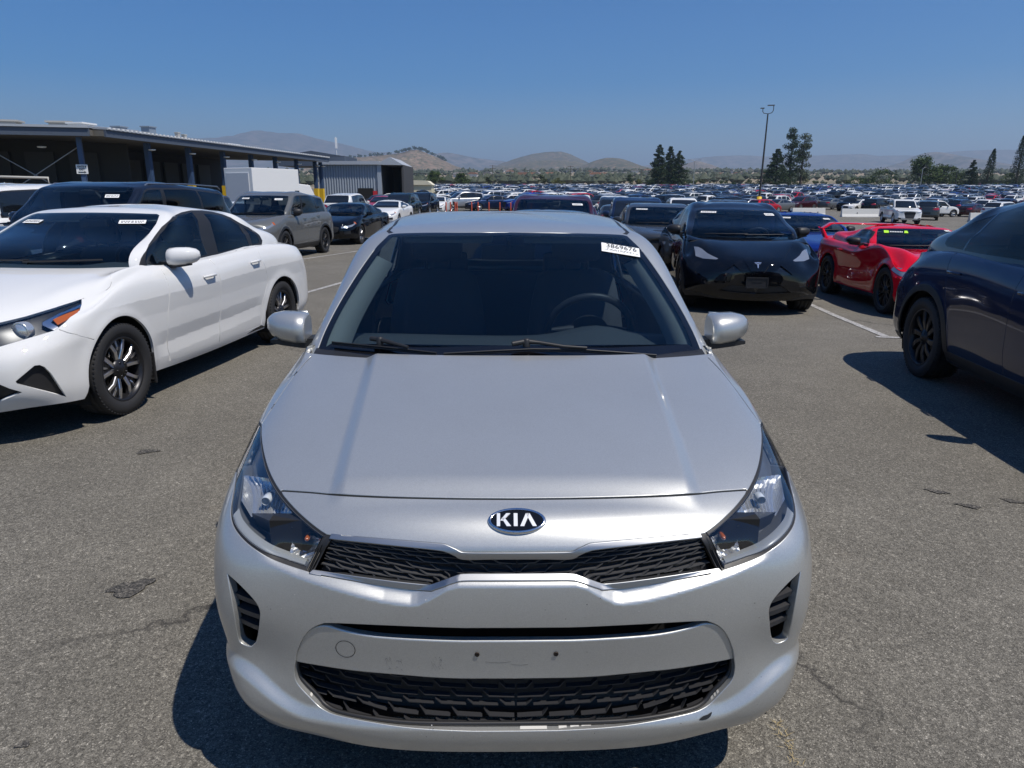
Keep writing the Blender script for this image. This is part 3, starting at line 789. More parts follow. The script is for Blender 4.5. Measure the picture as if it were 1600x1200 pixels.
    for sx, f in ((1, lambda q: q), (-1, mirror_piece)):
        q = f(vp); vb = piece('side_vent', [(q[0] + np.array([-.03 * sx, .05, 0]), q[1], q[2])], mat('vent_grey', (.03, .03, .032), .5), root, 0, 0)
        ve = np.array(vent); lo = vp[0].min(0); hi = vp[0].max(0)
        for k, t in enumerate((.28, .46, .64)):
            zz = lo[2] + (hi[2] - lo[2]) * t; cand = vp[0][np.abs(vp[0][:, 2] - zz) < .02]
            x0, x1 = cand[:, 0].min(), cand[:, 0].max(); y0 = cand[np.argmin(cand[:, 0])][1]; y1 = cand[np.argmax(cand[:, 0])][1]
            fin = MB(); rows = []
            for i in range(7):
                u = i / 6; xx = x0 + (x1 - x0) * (.02 + .86 * u); yy = y0 + (y1 - y0) * (.02 + .86 * u ** 1.3) + .012; z_ = zz + .012 * u
                rows.append([(sx * xx, yy, z_ + .008), (sx * (xx - .01), yy + .04, z_ + .010), (sx * (xx - .01), yy + .04, z_ - .008), (sx * xx, yy + .004, z_ - .008)])
            fin.grid(rows, close=True, smooth=False); fin.build('fin', mat('vent_fin', (.045, .045, .048), .4), vb)
    # ---- headlamps
    lp = out['lens']; lf = out['lamp_frame']
    for sx, f in ((1, lambda q: q), (-1, mirror_piece)):
        hl = piece('headlight', [f(lp)], M_LENS, root, .004, -.001)
        piece('lamp_frame', [f(lf)], M_BLACK, hl, .014, -.002)
        N = lp[1].mean(0); N /= np.linalg.norm(N); cen = lp[0].mean(0)
        # bowl: the lens pushed back along the car and shrunk towards its middle
        dep = np.array([-.10, .9, -.25]); dep /= np.linalg.norm(dep)
        bowl = cen + (lp[0] - cen) * .94 + dep * .085
        be = bedges(lp[2]); P0 = lp[0]
        me = MB(); me.add([tuple(q) for q in bowl], [tuple(t) for t in lp[2]], 0, True)
        for a, b in be: me.add([tuple(P0[a]), tuple(P0[b]), tuple(bowl[b]), tuple(bowl[a])], [(0, 1, 2, 3)])
        if sx < 0: me.v = [(-q[0], q[1], q[2]) for q in me.v]
        me.build('lamp_housing', M_LAMPIN, hl, fix=False)
        at = lambda a, b, off: surf_at(B, *px(B, [(a, b)], False, raw=True)[0], 0) + (W3 @ pix_ray(a, b)).normalized() * off
        m3 = lambda q: (sx * q[0], q[1], q[2])
        # fluted main reflector
        rf = MB(); rows = []
        qa = [at(1152, 792, .03), at(1180, 748, .03), at(1222, 742, .035), at(1226, 780, .035)]; qb = [at(1150, 802, .05), at(1180, 800, .075), at(1208, 806, .06), at(1212, 806, .05)]
        nU = 34
        for j in range(9):
            t = j / 8; row = []
            for i in range(nU + 1):
                u = i / nU; k = min(int(u * 3), 2); ww = u * 3 - k
                p = qa[k].lerp(qa[k + 1], ww).lerp(qb[k].lerp(qb[k + 1], ww), t)
                p = p + Vector(tuple(dep)) * (.035 * math.sin(math.pi * u) * math.sin(math.pi * min(1, t + .1)) + (.004 if i % 2 else -.002) * (1 if .15 < u < .62 else .15))
                row.append(m3(p))
            rows.append(row)
        rf.grid(rows, smooth=False); rf.build('reflector', M_REFL, hl, fix=False)
        bl = MB(); c0 = at(1184, 775, .055); bl.lathe([(-.028, .011), (-.02, .013), (.0, .013), (.006, .009), (.007, .001)], 14, axis='y', c=m3(c0)); bl.build('bulb', mat('bulb_glass', (.75, .78, .8), .08, Coat_Weight=1), hl)
        # dark step under the reflector with its edge line
        st = MB(); e = [at(1152, 822, .012), at(1185, 812, .014), at(1212, 800, .02)]; e2 = [q + Vector((0, .03, -.055)) for q in e]; e3 = [at(1152, 802, .055), at(1185, 800, .07), at(1210, 805, .06)]
        st.grid([[m3(q) for q in e3], [m3(q) for q in e], [m3(q) for q in e2]], smooth=False); st.build('bezel', mat('lamp_bezel', (.045, .046, .048), .3), hl, fix=False)
        # turn signal: faceted reflector + amber bulb
        ts = MB(); a_, b_, c_, d_ = at(1108, 842, .03), at(1147, 822, .035), at(1156, 860, .03), at(1130, 882, .025); rows = []
        for j in range(10):
            row = []
            for i in range(10):
                p = a_.lerp(b_, i / 9).lerp(d_.lerp(c_, i / 9), j / 9); p = p + Vector(tuple(dep)) * (.03 * math.sin(math.pi * i / 9) * math.sin(math.pi * j / 9) + .003 * ((i + j) % 2)); row.append(m3(p))
            rows.append(row)
        ts.grid(rows, smooth=False); ts.build('signal_reflector', M_REFL, hl, fix=False)
        ab = MB(); c1 = at(1129, 838, .03); ab.lathe([(-.014, .001), (-.012, .004), (-.006, .0065), (.01, .006), (.02, .004)], 14, axis='y', c=m3(c1)); ab.build('amber_bulb', M_AMBER, hl)
        # light guide along the lower edge
        lg = MB(); up_ = [(1133, 877), (1160, 866), (1190, 853), (1214, 835), (1230, 815), (1235, 797)]; lo_ = [(1134, 887), (1162, 876), (1191, 864), (1216, 847), (1233.5, 826), (1240.5, 805)]
        A_ = [at(*q, .010) for q in smooth_poly(up_, False, 4)]; B_ = [at(*q, .006) for q in smooth_poly(lo_, False, 4)]
        lg.grid([[m3(q + Vector((0, .02, .0))) for q in A_], [m3(q) for q in A_], [m3(q.lerp(r, .5) + Vector((0, -.004, .002))) for q, r in zip(A_, B_)], [m3(q) for q in B_]]); lg.build('light_guide', M_GUIDE, hl, fix=False)
    # ---- badge, tow cap, screws
    q, nn = B.xyz(px(B, [(812, 814)], False, raw=True)); p0, n0 = Vector(q[0]), Vector(nn[0]); p0.x = 0
    n0 = Vector((0, n0.y, n0.z)).normalized()
    bd = MB(); M = frame_on(p0, n0)
    def ell(a, b, z, k=40): return [tuple(M @ Vector((a * math.cos(2 * math.pi * i / k), b * math.sin(2 * math.pi * i / k), z))) for i in range(k)]
    a_, b_ = .069, .0345
    bd.grid([ell(a_, b_, -.004), ell(a_, b_, .003), ell(a_ * .965, b_ * .94, .0058), ell(a_ * .90, b_ * .84, .0045)], close=True)
    bdo = bd.build('badge', M_CHROME, root, fix=False)
    bf = MB(); r0 = ell(a_ * .90, b_ * .84, .0042); bf.add(r0, [tuple(range(40))]); bf.build('badge_field', mat('badge_black', (.006, .006, .007), .12), bdo, fix=False)
    lt = MB()
    def stroke2(pts): lt.prism(pts, 'z', .004, .0064)
    hgt = .0175; t_ = .0078
    def K(x):
        stroke2([(x, -hgt), (x + t_, -hgt), (x + t_, hgt), (x, hgt)]); stroke2([(x + t_, -.002), (x + t_ + .0145, hgt), (x + t_ + .024, hgt), (x + t_ + .006, -.003)]); stroke2([(x + t_ + .0035, .0045), (x + t_ + .009, .0045 + .003), (x + t_ + .026, -hgt), (x + t_ + .0155, -hgt)])
    K(-.0475); stroke2([(-.0075, -hgt), (.0015, -hgt), (.0015, hgt), (-.0075, hgt)])
    stroke2([(.0075, -hgt), (.0165, -hgt), (.028, hgt * .62), (.0305, hgt), (.0215, hgt)]); stroke2([(.0215, hgt), (.0305, hgt), (.0465, -hgt), (.037, -hgt), (.0245, hgt * .55)])
    lt.v = [tuple(M @ Vector(v)) for v in lt.v]; lt.build('badge_letters', mat('brushed_letters', (.78, .79, .80), .32, .55), bdo, fix=False)
    q, nn = B.xyz(px(B, [(1073, 1013.5)], False, raw=True)); pc, nc = Vector(q[0]) - Vector(nn[0]) * .006, Vector(nn[0]); pc.x *= -1; nc.x *= -1
    Mc = frame_on(pc, nc); tb = MB(); k = 40
    ring = lambda r, z: [tuple(Mc @ Vector((r * math.cos(2 * math.pi * i / k), r * math.sin(2 * math.pi * i / k), z))) for i in range(k)]
    tb.grid([ring(.0232, .0007), ring(.0246, .0007)], close=True); tb.build('tow_cap_seam', M_GAP, nb, fix=False)
    for pxx in (747, 869):
        q, nn = B.xyz(px(B, [(808 + abs(pxx - 808), 1024)], False, raw=True)); sx = 1 if pxx > 808 else -1
        pc = Vector(q[0]) - Vector(nn[0]) * .006; pc.x *= sx; nc = Vector(nn[0]); nc.x *= sx; Ms = frame_on(pc, nc); sb = MB()
        rg = lambda r, z: [tuple(Ms @ Vector((r * math.cos(2 * math.pi * i / 10), r * math.sin(2 * math.pi * i / 10), z))) for i in range(10)]
        sb.grid([rg(.0062, .0006), rg(.0058, .003), rg(.002, .0012)], close=True); sb.add(rg(.0045, .0008), [tuple(range(10))]); sb.build('screw', mat('rusty_screw', (.05, .035, .025), .6, .5), nb, fix=False)
    sc = MB(); rnd3 = random.Random(8)
    def on_bar(a, b):
        q, nn = B.xyz(px(B, [(808 + abs(a - 808), b)], False, raw=True)); v = Vector(q[0]) - Vector(nn[0]) * .0053; v.x *= 1 if a > 808 else -1; return v
    for i in range(46):
        a = rnd3.choice([rnd3.uniform(600, 630), rnd3.gauss(690, 10), rnd3.uniform(640, 705)]); b = rnd3.uniform(1026, 1048); l = rnd3.uniform(2, 9); dy_ = rnd3.uniform(-4, 4); p0_, p1_ = on_bar(a, b), on_bar(a + l * .5, b + dy_ + rnd3.choice([0, 5])); w_ = Vector((0, 0, rnd3.uniform(.0003, .0008)))
        sc.add([p0_ - w_, p1_ - w_ * .4, p1_ + w_ * .4, p0_ + w_], [(0, 1, 2, 3)])
    for a, b, l in ((760, 1036, 40), (800, 1040, 25), (916, 1020, 3), (918, 1040, 2)):
        k = [on_bar(a + l * t, b + 2 * math.sin(t * 3)) for t in np.linspace(0, 1, 5)]
        for u_, v_ in zip(k[:-1], k[1:]): sc.add([u_ - Vector((0, 0, .0004)), v_ - Vector((0, 0, .0004)), v_ + Vector((0, 0, .0004)), u_ + Vector((0, 0, .0004))], [(0, 1, 2, 3)])
    tag(sc.build('scuff_marks', mat('scuff_grey', (.16, .155, .145), .7), nb, fix=False), kind='stuff')
    q, nn = B.xyz(px(B, smooth_poly([(1092, 1125), (1098, 1119), (1106, 1116), (1112, 1112), (1110, 1119), (1103, 1124)], True, 2), raw=True)); ch = MB(); ch.add([tuple(a + b * .0012) for a, b in zip(q, nn)], [tuple(range(len(q)))]); ch.build('paint_chip', M_BLACK, bumper, fix=False)
    fl_ = [MB(), MB()]; rnd4 = random.Random(14)
    for i in range(170):
        a, b = rnd4.uniform(830, 1215), rnd4.choice([rnd4.uniform(925, 975), rnd4.uniform(1090, 1150), rnd4.uniform(1000, 1160)]); q, nn = B.xyz(px(B, [(a, b)], False, raw=True)); v, n_ = Vector(q[0]), Vector(nn[0])
        if not any(abs(v.x - x_) < 9 for x_ in (0,)): continue
        if (b > 970 and a < 1150 and b < 1130) : continue
        sx = rnd4.choice((-1, 1)); v.x *= sx; n_.x *= sx; M_ = frame_on(v, n_); r_ = rnd4.uniform(.0005, .0014); fl_[i % 2].add([tuple(M_ @ Vector((r_ * math.cos(t) * rnd4.uniform(.6, 1.3), r_ * math.sin(t) * rnd4.uniform(.6, 1.3), .0009))) for t in (0, 1.3, 2.5, 3.8, 5.0)], [(0, 1, 2, 3, 4)])
    tag(fl_[0].build('stone_chips', mat('chip_dark', (.03, .03, .03), .8), bumper, fix=False), kind='stuff'); tag(fl_[1].build('dust_flecks', mat('fleck_white', (.75, .74, .70), .8), bumper, fix=False), kind='stuff')
    # ---- glasshouse
    dpx = lambda pts, **k: px(D, pts, **k)
    wtop = [(796, 364), (900, 364.5), (965, 366.5), (980, 369)]; wside = [(1003, 392), (1023, 419), (1045, 452), (1064.5, 484), (1083, 519), (1095, 548)]; wbot = [(1094, 556), (1060, 560), (1023, 563), (900, 566), (796, 567)]
    halfD = lambda pts: mono(px(D, pts, closed=False, sub=4))
    top_ = halfD(wtop); sd_ = px(D, wside, closed=False, sub=4)
    bot_ = [np.array([sd_[-1][0], .004]), np.array([-1e-4, .004])]
    wind = top_ + sd_ + bot_
    ins = np.array(top_ + sd_)
    frit_in = [np.array([-1e-4, top_[0][1] - .022])] + [q for q in offset_poly(np.array(wind), .022)[1:len(top_) + len(sd_) - 1]] + [np.array([sd_[-1][0] - .03, C.V[1] + .03]), np.array([-1e-4, C.V[1] + .055])]
    win1 = [(1.62, .985), (1.90, 1.20), (2.02, 1.29), (2.10, 1.325), (2.28, 1.345), (2.28, .995)]
    win2 = [(2.38, .998), (2.38, 1.345), (2.7, 1.345), (3.0, 1.315), (3.05, 1.29), (3.05, 1.015)]
    win3 = [(3.09, 1.02), (3.09, 1.28), (3.22, 1.22), (3.36, 1.05), (3.34, 1.025)]
    rwin = D.front([(0, 1.05), (.52, 1.06), (.50, 1.15), (.43, 1.29), (0, 1.30)], 6.0, -1); rwin[0] = np.array([C.umax + 1e-4, rwin[0][1]]); rwin[-1] = np.array([C.umax + 1e-4, rwin[-1][1]])
    dreg = [('windshield', frit_in), ('frit', wind)]
    for nm, pl in (('side_window', win1), ('side_window', win2), ('side_window', win3)):
        dreg.append((nm, D.side(smooth_poly(pl, True, 3, tuple(range(len(pl))))))); dreg.append(('window_trim', [tuple(q) for q in offset_poly(D.side(smooth_poly(pl, True, 3, tuple(range(len(pl))))), -.016)]))
    dreg.append(('rear_window', rwin))
    # ditch seam of the roof, dark strip along the windscreen pillar
    dreg.insert(0, ('gap', D.stroke(sd_, .006)))
    rl = [np.array([u, C.V[3] + .012 + (C.V[4] - C.V[3] + .004) * float(np.clip((u - C.U[4] + .03) / .10, 0, 1))]) for u in np.linspace(C.U[4] - .03, C.U[-4], 40)]
    dreg.insert(0, ('molding', D.stroke(rl, .022)))
    o2 = D.cut(dreg, 'roof_shell')
    for f in (lambda q: q, mirror_piece): piece('roof_molding', [f(o2['molding'])], M_BLACK, root, .006, -.004)
    piece('roof', both(o2['roof_shell']), P, root, .016)
    wd = piece('windshield', both(o2['windshield']), M_GLASS, root, .004)
    piece('windshield_border', both(o2['frit']), mat('black_frit', (.006, .006, .007), .06, Coat_Weight=.5), wd, 0)
    tag(piece('seam_shade_strip', both(o2['gap']), M_GAP, root, 0, -.004), kind='stuff')  # black strip painting the shade of the windscreen pillar joint
    for sx, f in ((1, lambda q: q), (-1, mirror_piece)):
        piece('side_window', [f(o2['side_window'])], M_GLASS, root, .004); piece('window_trim', [f(o2['window_trim'])], M_BLACK, root, .01)
    piece('rear_window', both(o2['rear_window']), M_DGLASS, root, .004)
    # ---- cabin
    cab = MB(); rows = []
    for yy, zz, hw in ((.99, .935, .70), (1.10, .955, .74), (1.30, .965, .74), (1.48, .945, .74), (1.55, .90, .74), (1.60, .72, .74), (1.62, .5, .74)):
        row = []
        for i in range(25):
            x = -1 + 2 * i / 24; xx = x * hw; hood_ = .040 * math.exp(-((xx - .36) / .15) ** 2) * (1 if 1.2 < yy < 1.58 else 0)
            row.append((xx, yy + .14 * x * x, zz + hood_ - .02 * x ** 4))
        rows.append(row)
    cab.grid(rows); cab.build('dashboard', mat('dashboard_plastic', (.105, .115, .115), .55), root, fix=False)
    steering_wheel(root, (.36, 1.66, .93)); 
    for sx in (1, -1): seat(root, sx * .36, 2.15, .52)
    bs = MB(); bs.box((0, 3.0, .78), (1.3, .14, .55), Matrix.Rotation(R(-18), 3, 'X')); bs.box((0, 2.75, .5), (1.3, .5, .16))
    for x in (-.36, .36): bs.box((x, 3.1, 1.09), (.24, .09, .15))
    bs.build('rear_seat', M_SEAT, root, bevel=.03)
    fl = MB(); fl.box((0, 2.3, .30), (1.5, 3.0, .06)); fl.box((0, 1.1, .5), (1.45, .05, .75)); fl.box((0, 3.7, .55), (1.2, .05, .6)); fl.build('floor_pan', M_INT, root)
    rp = out  # inner pale pillar trim along the windscreen
    for sx in (1, -1):
        for nm, a0, a1, k0, k1 in (('pillar_trim', .0, 1.0, .03, .10),):
            tr = MB(); rows = []
            for i, u in enumerate(sd_[::-1][1::2]):
                p, n = C.ev(np.array([u[0] - .012, u[0] - .075]), np.array([u[1], u[1] - .01])); p = p - n * np.array([[.012], [.045]])
                p2, n2 = C.ev(np.array([u[0] + .05]), np.array([u[1]])); p2 = p2 - n2 * .06
                rows.append([(sx * p[0][0], p[0][1], p[0][2]), (sx * p[1][0], p[1][1], p[1][2]), (sx * p2[0][0], p2[0][1], p2[0][2])])
            tr.grid(rows); tr.build(nm, M_PILLAR, root, fix=False)
    hd = MB(); rows = []
    for i in range(9):
        yy = 1.86 + 1.6 * i / 8; rows.append([(x, yy, 1.385 - .028 * (x / .5) ** 2 - .006 * abs(i - 3)) for x in np.linspace(-.50, .50, 9)])
    hd.grid(rows); hd.build('headliner', M_PILLAR, root, fix=False)
    for sx in (-1, 1):
        vz = MB(); vz.box((sx * .27, 1.86, 1.335), (.40, .10, .02), Matrix.Rotation(R(30), 3, 'X')); vz.build('sun_visor', M_PILLAR, root, bevel=.008)
    rv = MB(); rv.box((0, 1.80, 1.265), (.24, .03, .065)); rv.tube([(0, 1.72, 1.33), (0, 1.79, 1.28)], .012); rv.build('interior_mirror', M_BLACK, root, bevel=.008)
    # ---- wipers and cowl
    cw = MB(); rows = []
    for k, (dy, dz) in enumerate(((-.06, -.012), (-.01, .006), (.05, .018), (.07, -.02))):
        rows.append([(x, .985 + dy + .135 * (x / .72) ** 2.2 * (1 if x > 0 else 1) if x >= 0 else .985 + dy + .135 * (abs(x) / .72) ** 2.2, .942 + dz + .006 * (x / .7) ** 2) for x in np.linspace(-.72, .72, 25)])
    cw.grid(rows); cw.build('cowl_panel', M_BLACK, root, fix=False)
    def on_glass(pxl, off):
        e = Wi @ Vector((0, 0, CAM_H)); q = W3 @ pix_ray(*pxl); h = D.bvh.ray_cast(e, q) if (q.x > 0) else D.bvh.ray_cast(Vector((-e.x, e.y, e.z)), Vector((-q.x, q.y, q.z)))
        loc, n = h[0], h[1]
        if loc is None:
            t = (1.0 - e.y) / q.y; p = e + q * t; return p
        p = loc + (n if n.y < 0 else -n) * off
        return p if q.x > 0 else Vector((-p.x, p.y, p.z))
    for bl, arm in (([(521, 541), (560, 545), (600, 549), (645, 554), (683, 558.5)], [(583, 538), (597, 540), (622, 547), (640, 552)]), ([(694, 559.5), (760, 556), (830, 552.5), (900, 553), (960, 557), (1023, 561.5)], [(800, 547), (822, 543), (842, 545), (880, 551), (915, 553)])):
        wb = MB(); wp = [on_glass(q, .014) for q in bl]; wb.tube(wp, .0042, 6); wb.tube([q + Vector((0, -.003, .007)) for q in wp], .003, 6)
        wo = wb.build('wiper', M_BLACK, root)
        wa = MB(); wa.tube([on_glass(q, .030) for q in arm], [.009, .010, .007, .006, .005][:len(arm)], 8); c0 = on_glass(arm[1], .03); wa.lathe([(-.02, .013), (.006, .013), (.010, .009), (.011, .001)], 16, axis='z', c=c0); wa.build('wiper_arm', M_BLACK, wo)
    # ---- sale sticker on the glass
    q = dpx([(940, 379.5), (993, 388), (1000, 402), (944, 397)], raw=True); pp, nn = D.xyz(q)
    c0 = Vector(pp.mean(0)); ne = Vector(nn.mean(0)).normalized(); xa = Vector(pp[1] - pp[0]).normalized(); ya = ne.cross(xa).normalized()
    Ms = Matrix((xa, ya, ne)).transposed().to_4x4(); Ms.translation = c0 + ne * .004
    st = MB(); st.prism([(-.083, -.037), (.083, -.037), (.083, .037), (-.083, .037)], 'z', 0, .0006); so = st.build('paper_sticker', M_PAPER, wd); so.matrix_local = Ms
    text_mesh('sticker_number', '3869676', .042, M_INK, so, Matrix.Translation((.004, .0155, .0014)) @ Matrix.Diagonal((.92, 1.15, 1, 1)), bold=.0003)
    text_mesh('sticker_text', '1.7    RIO   2020    7G', .009, M_INK, so, Matrix.Translation((0, -.0115, .0014))) if False else None
    tx = MB(); rnd2 = random.Random(5)
    for j, (x0, x1) in enumerate(((-.06, .05), (-.07, .07))):
        x = x0
        while x < x1:
            wq = rnd2.uniform(.004, .012); tx.prism([(x, -.0125 - j * .007), (x + wq, -.0125 - j * .007), (x + wq, -.0095 - j * .007), (x, -.0095 - j * .007)], 'z', .0008, .0012); x += wq + rnd2.uniform(.002, .007)
    tx.build('sticker_print', M_INK, so, fix=False)
    # ---- mirrors
    for sx in (1, -1): make_mirror(root, (.728, 1.36, 1.0), sx, P, (.172, .125, .16))
    # ---- wheels, arch liners, underside
    add_wheels(root, s)
    for yc in (s['yF'], s['yR']):
        for sx in (1, -1):
            ln = MB(); rows = [[(sx * x, yc + .375 * math.cos(a), .312 + .375 * math.sin(a)) for a in [R(-20 + 220 * i / 20) for i in range(21)]] for x in (.845, .55)]
            ln.grid(rows); ln.build('arch_liner', M_GAP, root, fix=False)
    ub = MB(); ub.box((0, 2.0, .24), (1.16, 3.7, .05)); ub.box((0, .30, .24), (1.3, .42, .03)); ub.box((0, .16, .50), (1.2, .04, .5)); ub.build('underside', M_GAP, root)
    return root
build_hero()
# ------------------------------------------------------------------ every other car: a body and glasshouse from a handful of measurements
M_ANY = bpy.data.materials.new('car_paint'); M_ANY.use_nodes = True       # colour and metallic share come from each object's own colour
_n = NT(M_ANY); _p = bsdf(M_ANY); _oi = _n.add('ShaderNodeObjectInfo'); _tc = _n.add('ShaderNodeTexCoord').outputs['Object']
_d = _n.ramp(_n.noise(_tc, 2.7, 6, .65), [(.50, 0.0), (.85, .035)])
_n.lk(_n.mix(_oi.outputs['Color'], (.33, .30, .26), _d), _p.inputs['Base Color'])
_n.lk(_oi.outputs['Alpha'], _p.inputs['Metallic']); _p.inputs['Roughness'].default_value = .35; _p.inputs['Coat Weight'].default_value = 1.0; _p.inputs['Specular IOR Level'].default_value = .0
_n.lk(_n.math('MULTIPLY', _n.noise(_tc, 6.0, 4, .6), .05), _p.inputs['Coat Roughness'])
M_FARGLASS = mat('dark_window_glass', (.010, .013, .017), .06, 0, Coat_Weight=.4)
M_WELL = mat('wheel_well', (.006, .006, .006), .95)
M_LAMP = mat('clear_lamp', (.34, .36, .39), .10, .5, Coat_Weight=1)

def auto(**k):
    s = dict(pf=2.7, pr=3.0, flare=.010, arch_gap=.05, wt=.21, sill=.20, fx=.80, cs=.20, bow=.0, wheel='silver', bulge=.02, zd=None, cut=[], mirror=(.19, .14, .17), kind='sedan', topw=.66)
    s.update(k)
    L, w_, H, yF, yR, zs, zn, yc, zc, zb0, zb1 = (s[a] for a in 'L w H yF yR sill zn yc zc zb0 zb1'.split())
    zd = s['zd'] or zb1; yb = s['yb']; cs = s['cs']; fx = s['fx']
    h1, h2 = .075 + (yc - .075) * .33, .075 + (yc - .075) * .70
    z1, z2 = zn + (zc - zn) * s.get('hz1', .46), zn + (zc - zn) * s.get('hz2', .82)
    FC = [(0, .07, zs), (0, .02, zs + .08), (0, .0, .40), (0, .0, .54), (0, s.get('ny4', .025), zn - .09), (0, s.get('ny5', .08), zn), (0, h1, z1), (0, h2, z2), (0, yc, zc)]
    FK = [(w_ * fx, .07 + cs * .75, zs + .03), (w_ * fx * 1.02, .02 + cs * .75, zs + .11), (w_ * fx * 1.02, cs * .72, .42), (w_ * fx * 1.02, cs * .78, .54), (w_ * fx * 1.01, .03 + cs, zn - .10), (w_ * fx, .10 + cs * 1.15, zn - .01), (w_ * fx * .985, h1 + .16, z1 + s.get('fz', .0)), (w_ * fx * .98, h2 + .10, z2 + s.get('fz', .0)), (w_ * fx * 1.02, yc + .12, zc)]
    zf = zn + .5 * (zc - zn) + s.get('fz', .0) + .01; y0 = yF - s['rw'] - .13
    S0 = [(w_ * .93, y0, zs + .02), (w_ * .95, y0, zs + .10), (w_ * .955, y0, .42), (w_ * .957, y0, .55), (w_ * .955, y0 + .01, zn - .10), (w_ * .94, y0 + .06, zn - .01), (w_ * .905, y0 + .22, zn + .06), (w_ * .87, h2 + .12, z2 + s.get('fz', .0)), (w_ * .845, yc + .17, zc + .005)]
    S1 = [(w_ * .965, yF, zs + .02), (w_ * .98, yF, zs + .10), (w_ * .992, yF, .42), (w_ * .995, yF, .56), (w_ * .992, yF, zf - .17), (w_ * .98, yF, zf - .065), (w_ * .95, yF + .04, zf), (w_ * .90, (yF + yc) / 2 + .22, z2 + .025 + s.get('fz', .0) * .5), (w_ * .855, yc + .26, zc + .012)]
    fx_ = s.get('sidex', [.925, .962, .99, 1.0, .997, .987, .967, .93, .885])
    def side(y, zb, k=1.0, dz=0.0):
        zz = [zs + dz, zs + .07 + dz, .40, .54, zb - .25, zb - .15, zb - .08, zb - .025, zb]
        return [(w_ * a * k, y, z) for a, z in zip(fx_, zz)]
    yA = yc + .42; ym = (yA + yR) / 2
    S4 = side(yR, zb1, 1.0, .02)
    zt = zd
    rz_, rk, ry_ = s.get('rkz', -.02), s.get('rkx', .78), s.get('rky', 0.0)
    RK = [(w_ * .80, L - .18, zs + .08), (w_ * .83, L - .15, zs + .15), (w_ * .84, L - .13, .44), (w_ * .84, L - .13, .58), (w_ * .835, L - .15, zt - .25 + rz_), (w_ * .83, L - .18 - ry_ * .5, zt - .14 + rz_), (w_ * .82, L - .21 - ry_, zt - .055 + rz_), (w_ * (rk + .025), L - .25 - ry_, zt - .01 + rz_ * .8), (w_ * rk, min(yb + .02, L - .28) - ry_, zt + .01 + rz_ * .5)]
    RC = [(0, L - .06, zs + .10), (0, L - .02, zs + .17), (0, L, .46), (0, L, .58), (0, L - .02, zt - .25), (0, L - .04, zt - .13), (0, L - .05, zt - .04), (0, L - .08, zt + .01), (0, yb, zt + .012)]
    s['body'] = dict(FC=FC, FK=FK, side=[S0, S1, side(yA, zb0), side(ym, zb0 * .6 + zb1 * .4 + .0), S4], RK=RK, RC=RC)
    yt, zt_, yrt, zrt, tw = s['yt'], s['zt'], s['yrt'], s['zrt'], s['topw']
    ymid = (yt + yrt) / 2; bl = s['bulge']
    def mid(a, b, dx=.0, dz=0.0): return (a[0] * .5 + b[0] * .5 + dx, a[1] * .5 + b[1] * .5 - dz * .6, a[2] * .5 + b[2] * .5 + dz)
    def col(base, top, edge, rm, rc, drop=.045, out=.0, mz=.0):
        b0 = (base[0] + out * .4, base[1], base[2] - drop)
        return [b0, base, mid(base, top, out, mz), top, edge, rm, rc]
    WC = col((0, yc, zc), (0, yt, zt_), (0, yt + .09, zt_ + .024), (0, yt * .72 + ymid * .28 + .1, H - .015), (0, ymid - .1, H), .035, 0, bl)
    WA = col((w_ * .845, yc + .17, zc + .005), (w_ * tw, yt + .085, zt_ - .012), (w_ * (tw - .05), yt + .14, zt_ + .008), (w_ * .36, yt + .34, H - .025), (0, ymid, H), .035, .012, bl * .6)
    S1c = col((w_ * .875, yA, zb0 + .005), (w_ * (tw + .045), yt + .20, min(H - .095, zt_ + .03)), (w_ * (tw - .005), yt + .24, min(H - .065, zt_ + .05)), (w_ * .375, yt + .45, H - .02), (0, ymid + .05, H), .04, .02)
    S2c = col((w_ * .885, ym, zb0 * .6 + zb1 * .4), (w_ * (tw + .06), ymid, H - .085), (w_ * (tw + .01), ymid, H - .055), (w_ * .38, ymid, H - .012), (0, ymid + .1, H), .04, .022)
    S3c = col((w_ * .87, s.get('yC', yR - .05), zb1), (w_ * (tw + .03), min(s.get('yC', yR), yrt) - .12, zrt - .045), (w_ * (tw - .02), yrt - .14, zrt - .015), (w_ * .37, yrt - .15, zrt + .02), (0, yrt - .2, zrt + .035), .04, .02)
    RKc = col((w_ * (rk - .01), yb - .10, zt + .012 + rz_ * .4), (w_ * (tw - .05), yrt - .04, zrt - .015), (w_ * (tw - .10), yrt - .09, zrt + .0), (w_ * .34, yrt - .13, zrt + .022), (0, yrt - .17, zrt + .033), .04, .01, bl)
    RCc = col((0, yb, zt + .01), (0, yrt, zrt), (0, yrt - .06, zrt + .015), (0, yrt - .10, zrt + .025), (0, yrt - .14, zrt + .032), .04, 0, bl * 1.2)
    s['canopy'] = dict(WC=WC, WA=WA, side=[S1c, S2c, S3c], RK=RKc, RC=RCc)
    return s

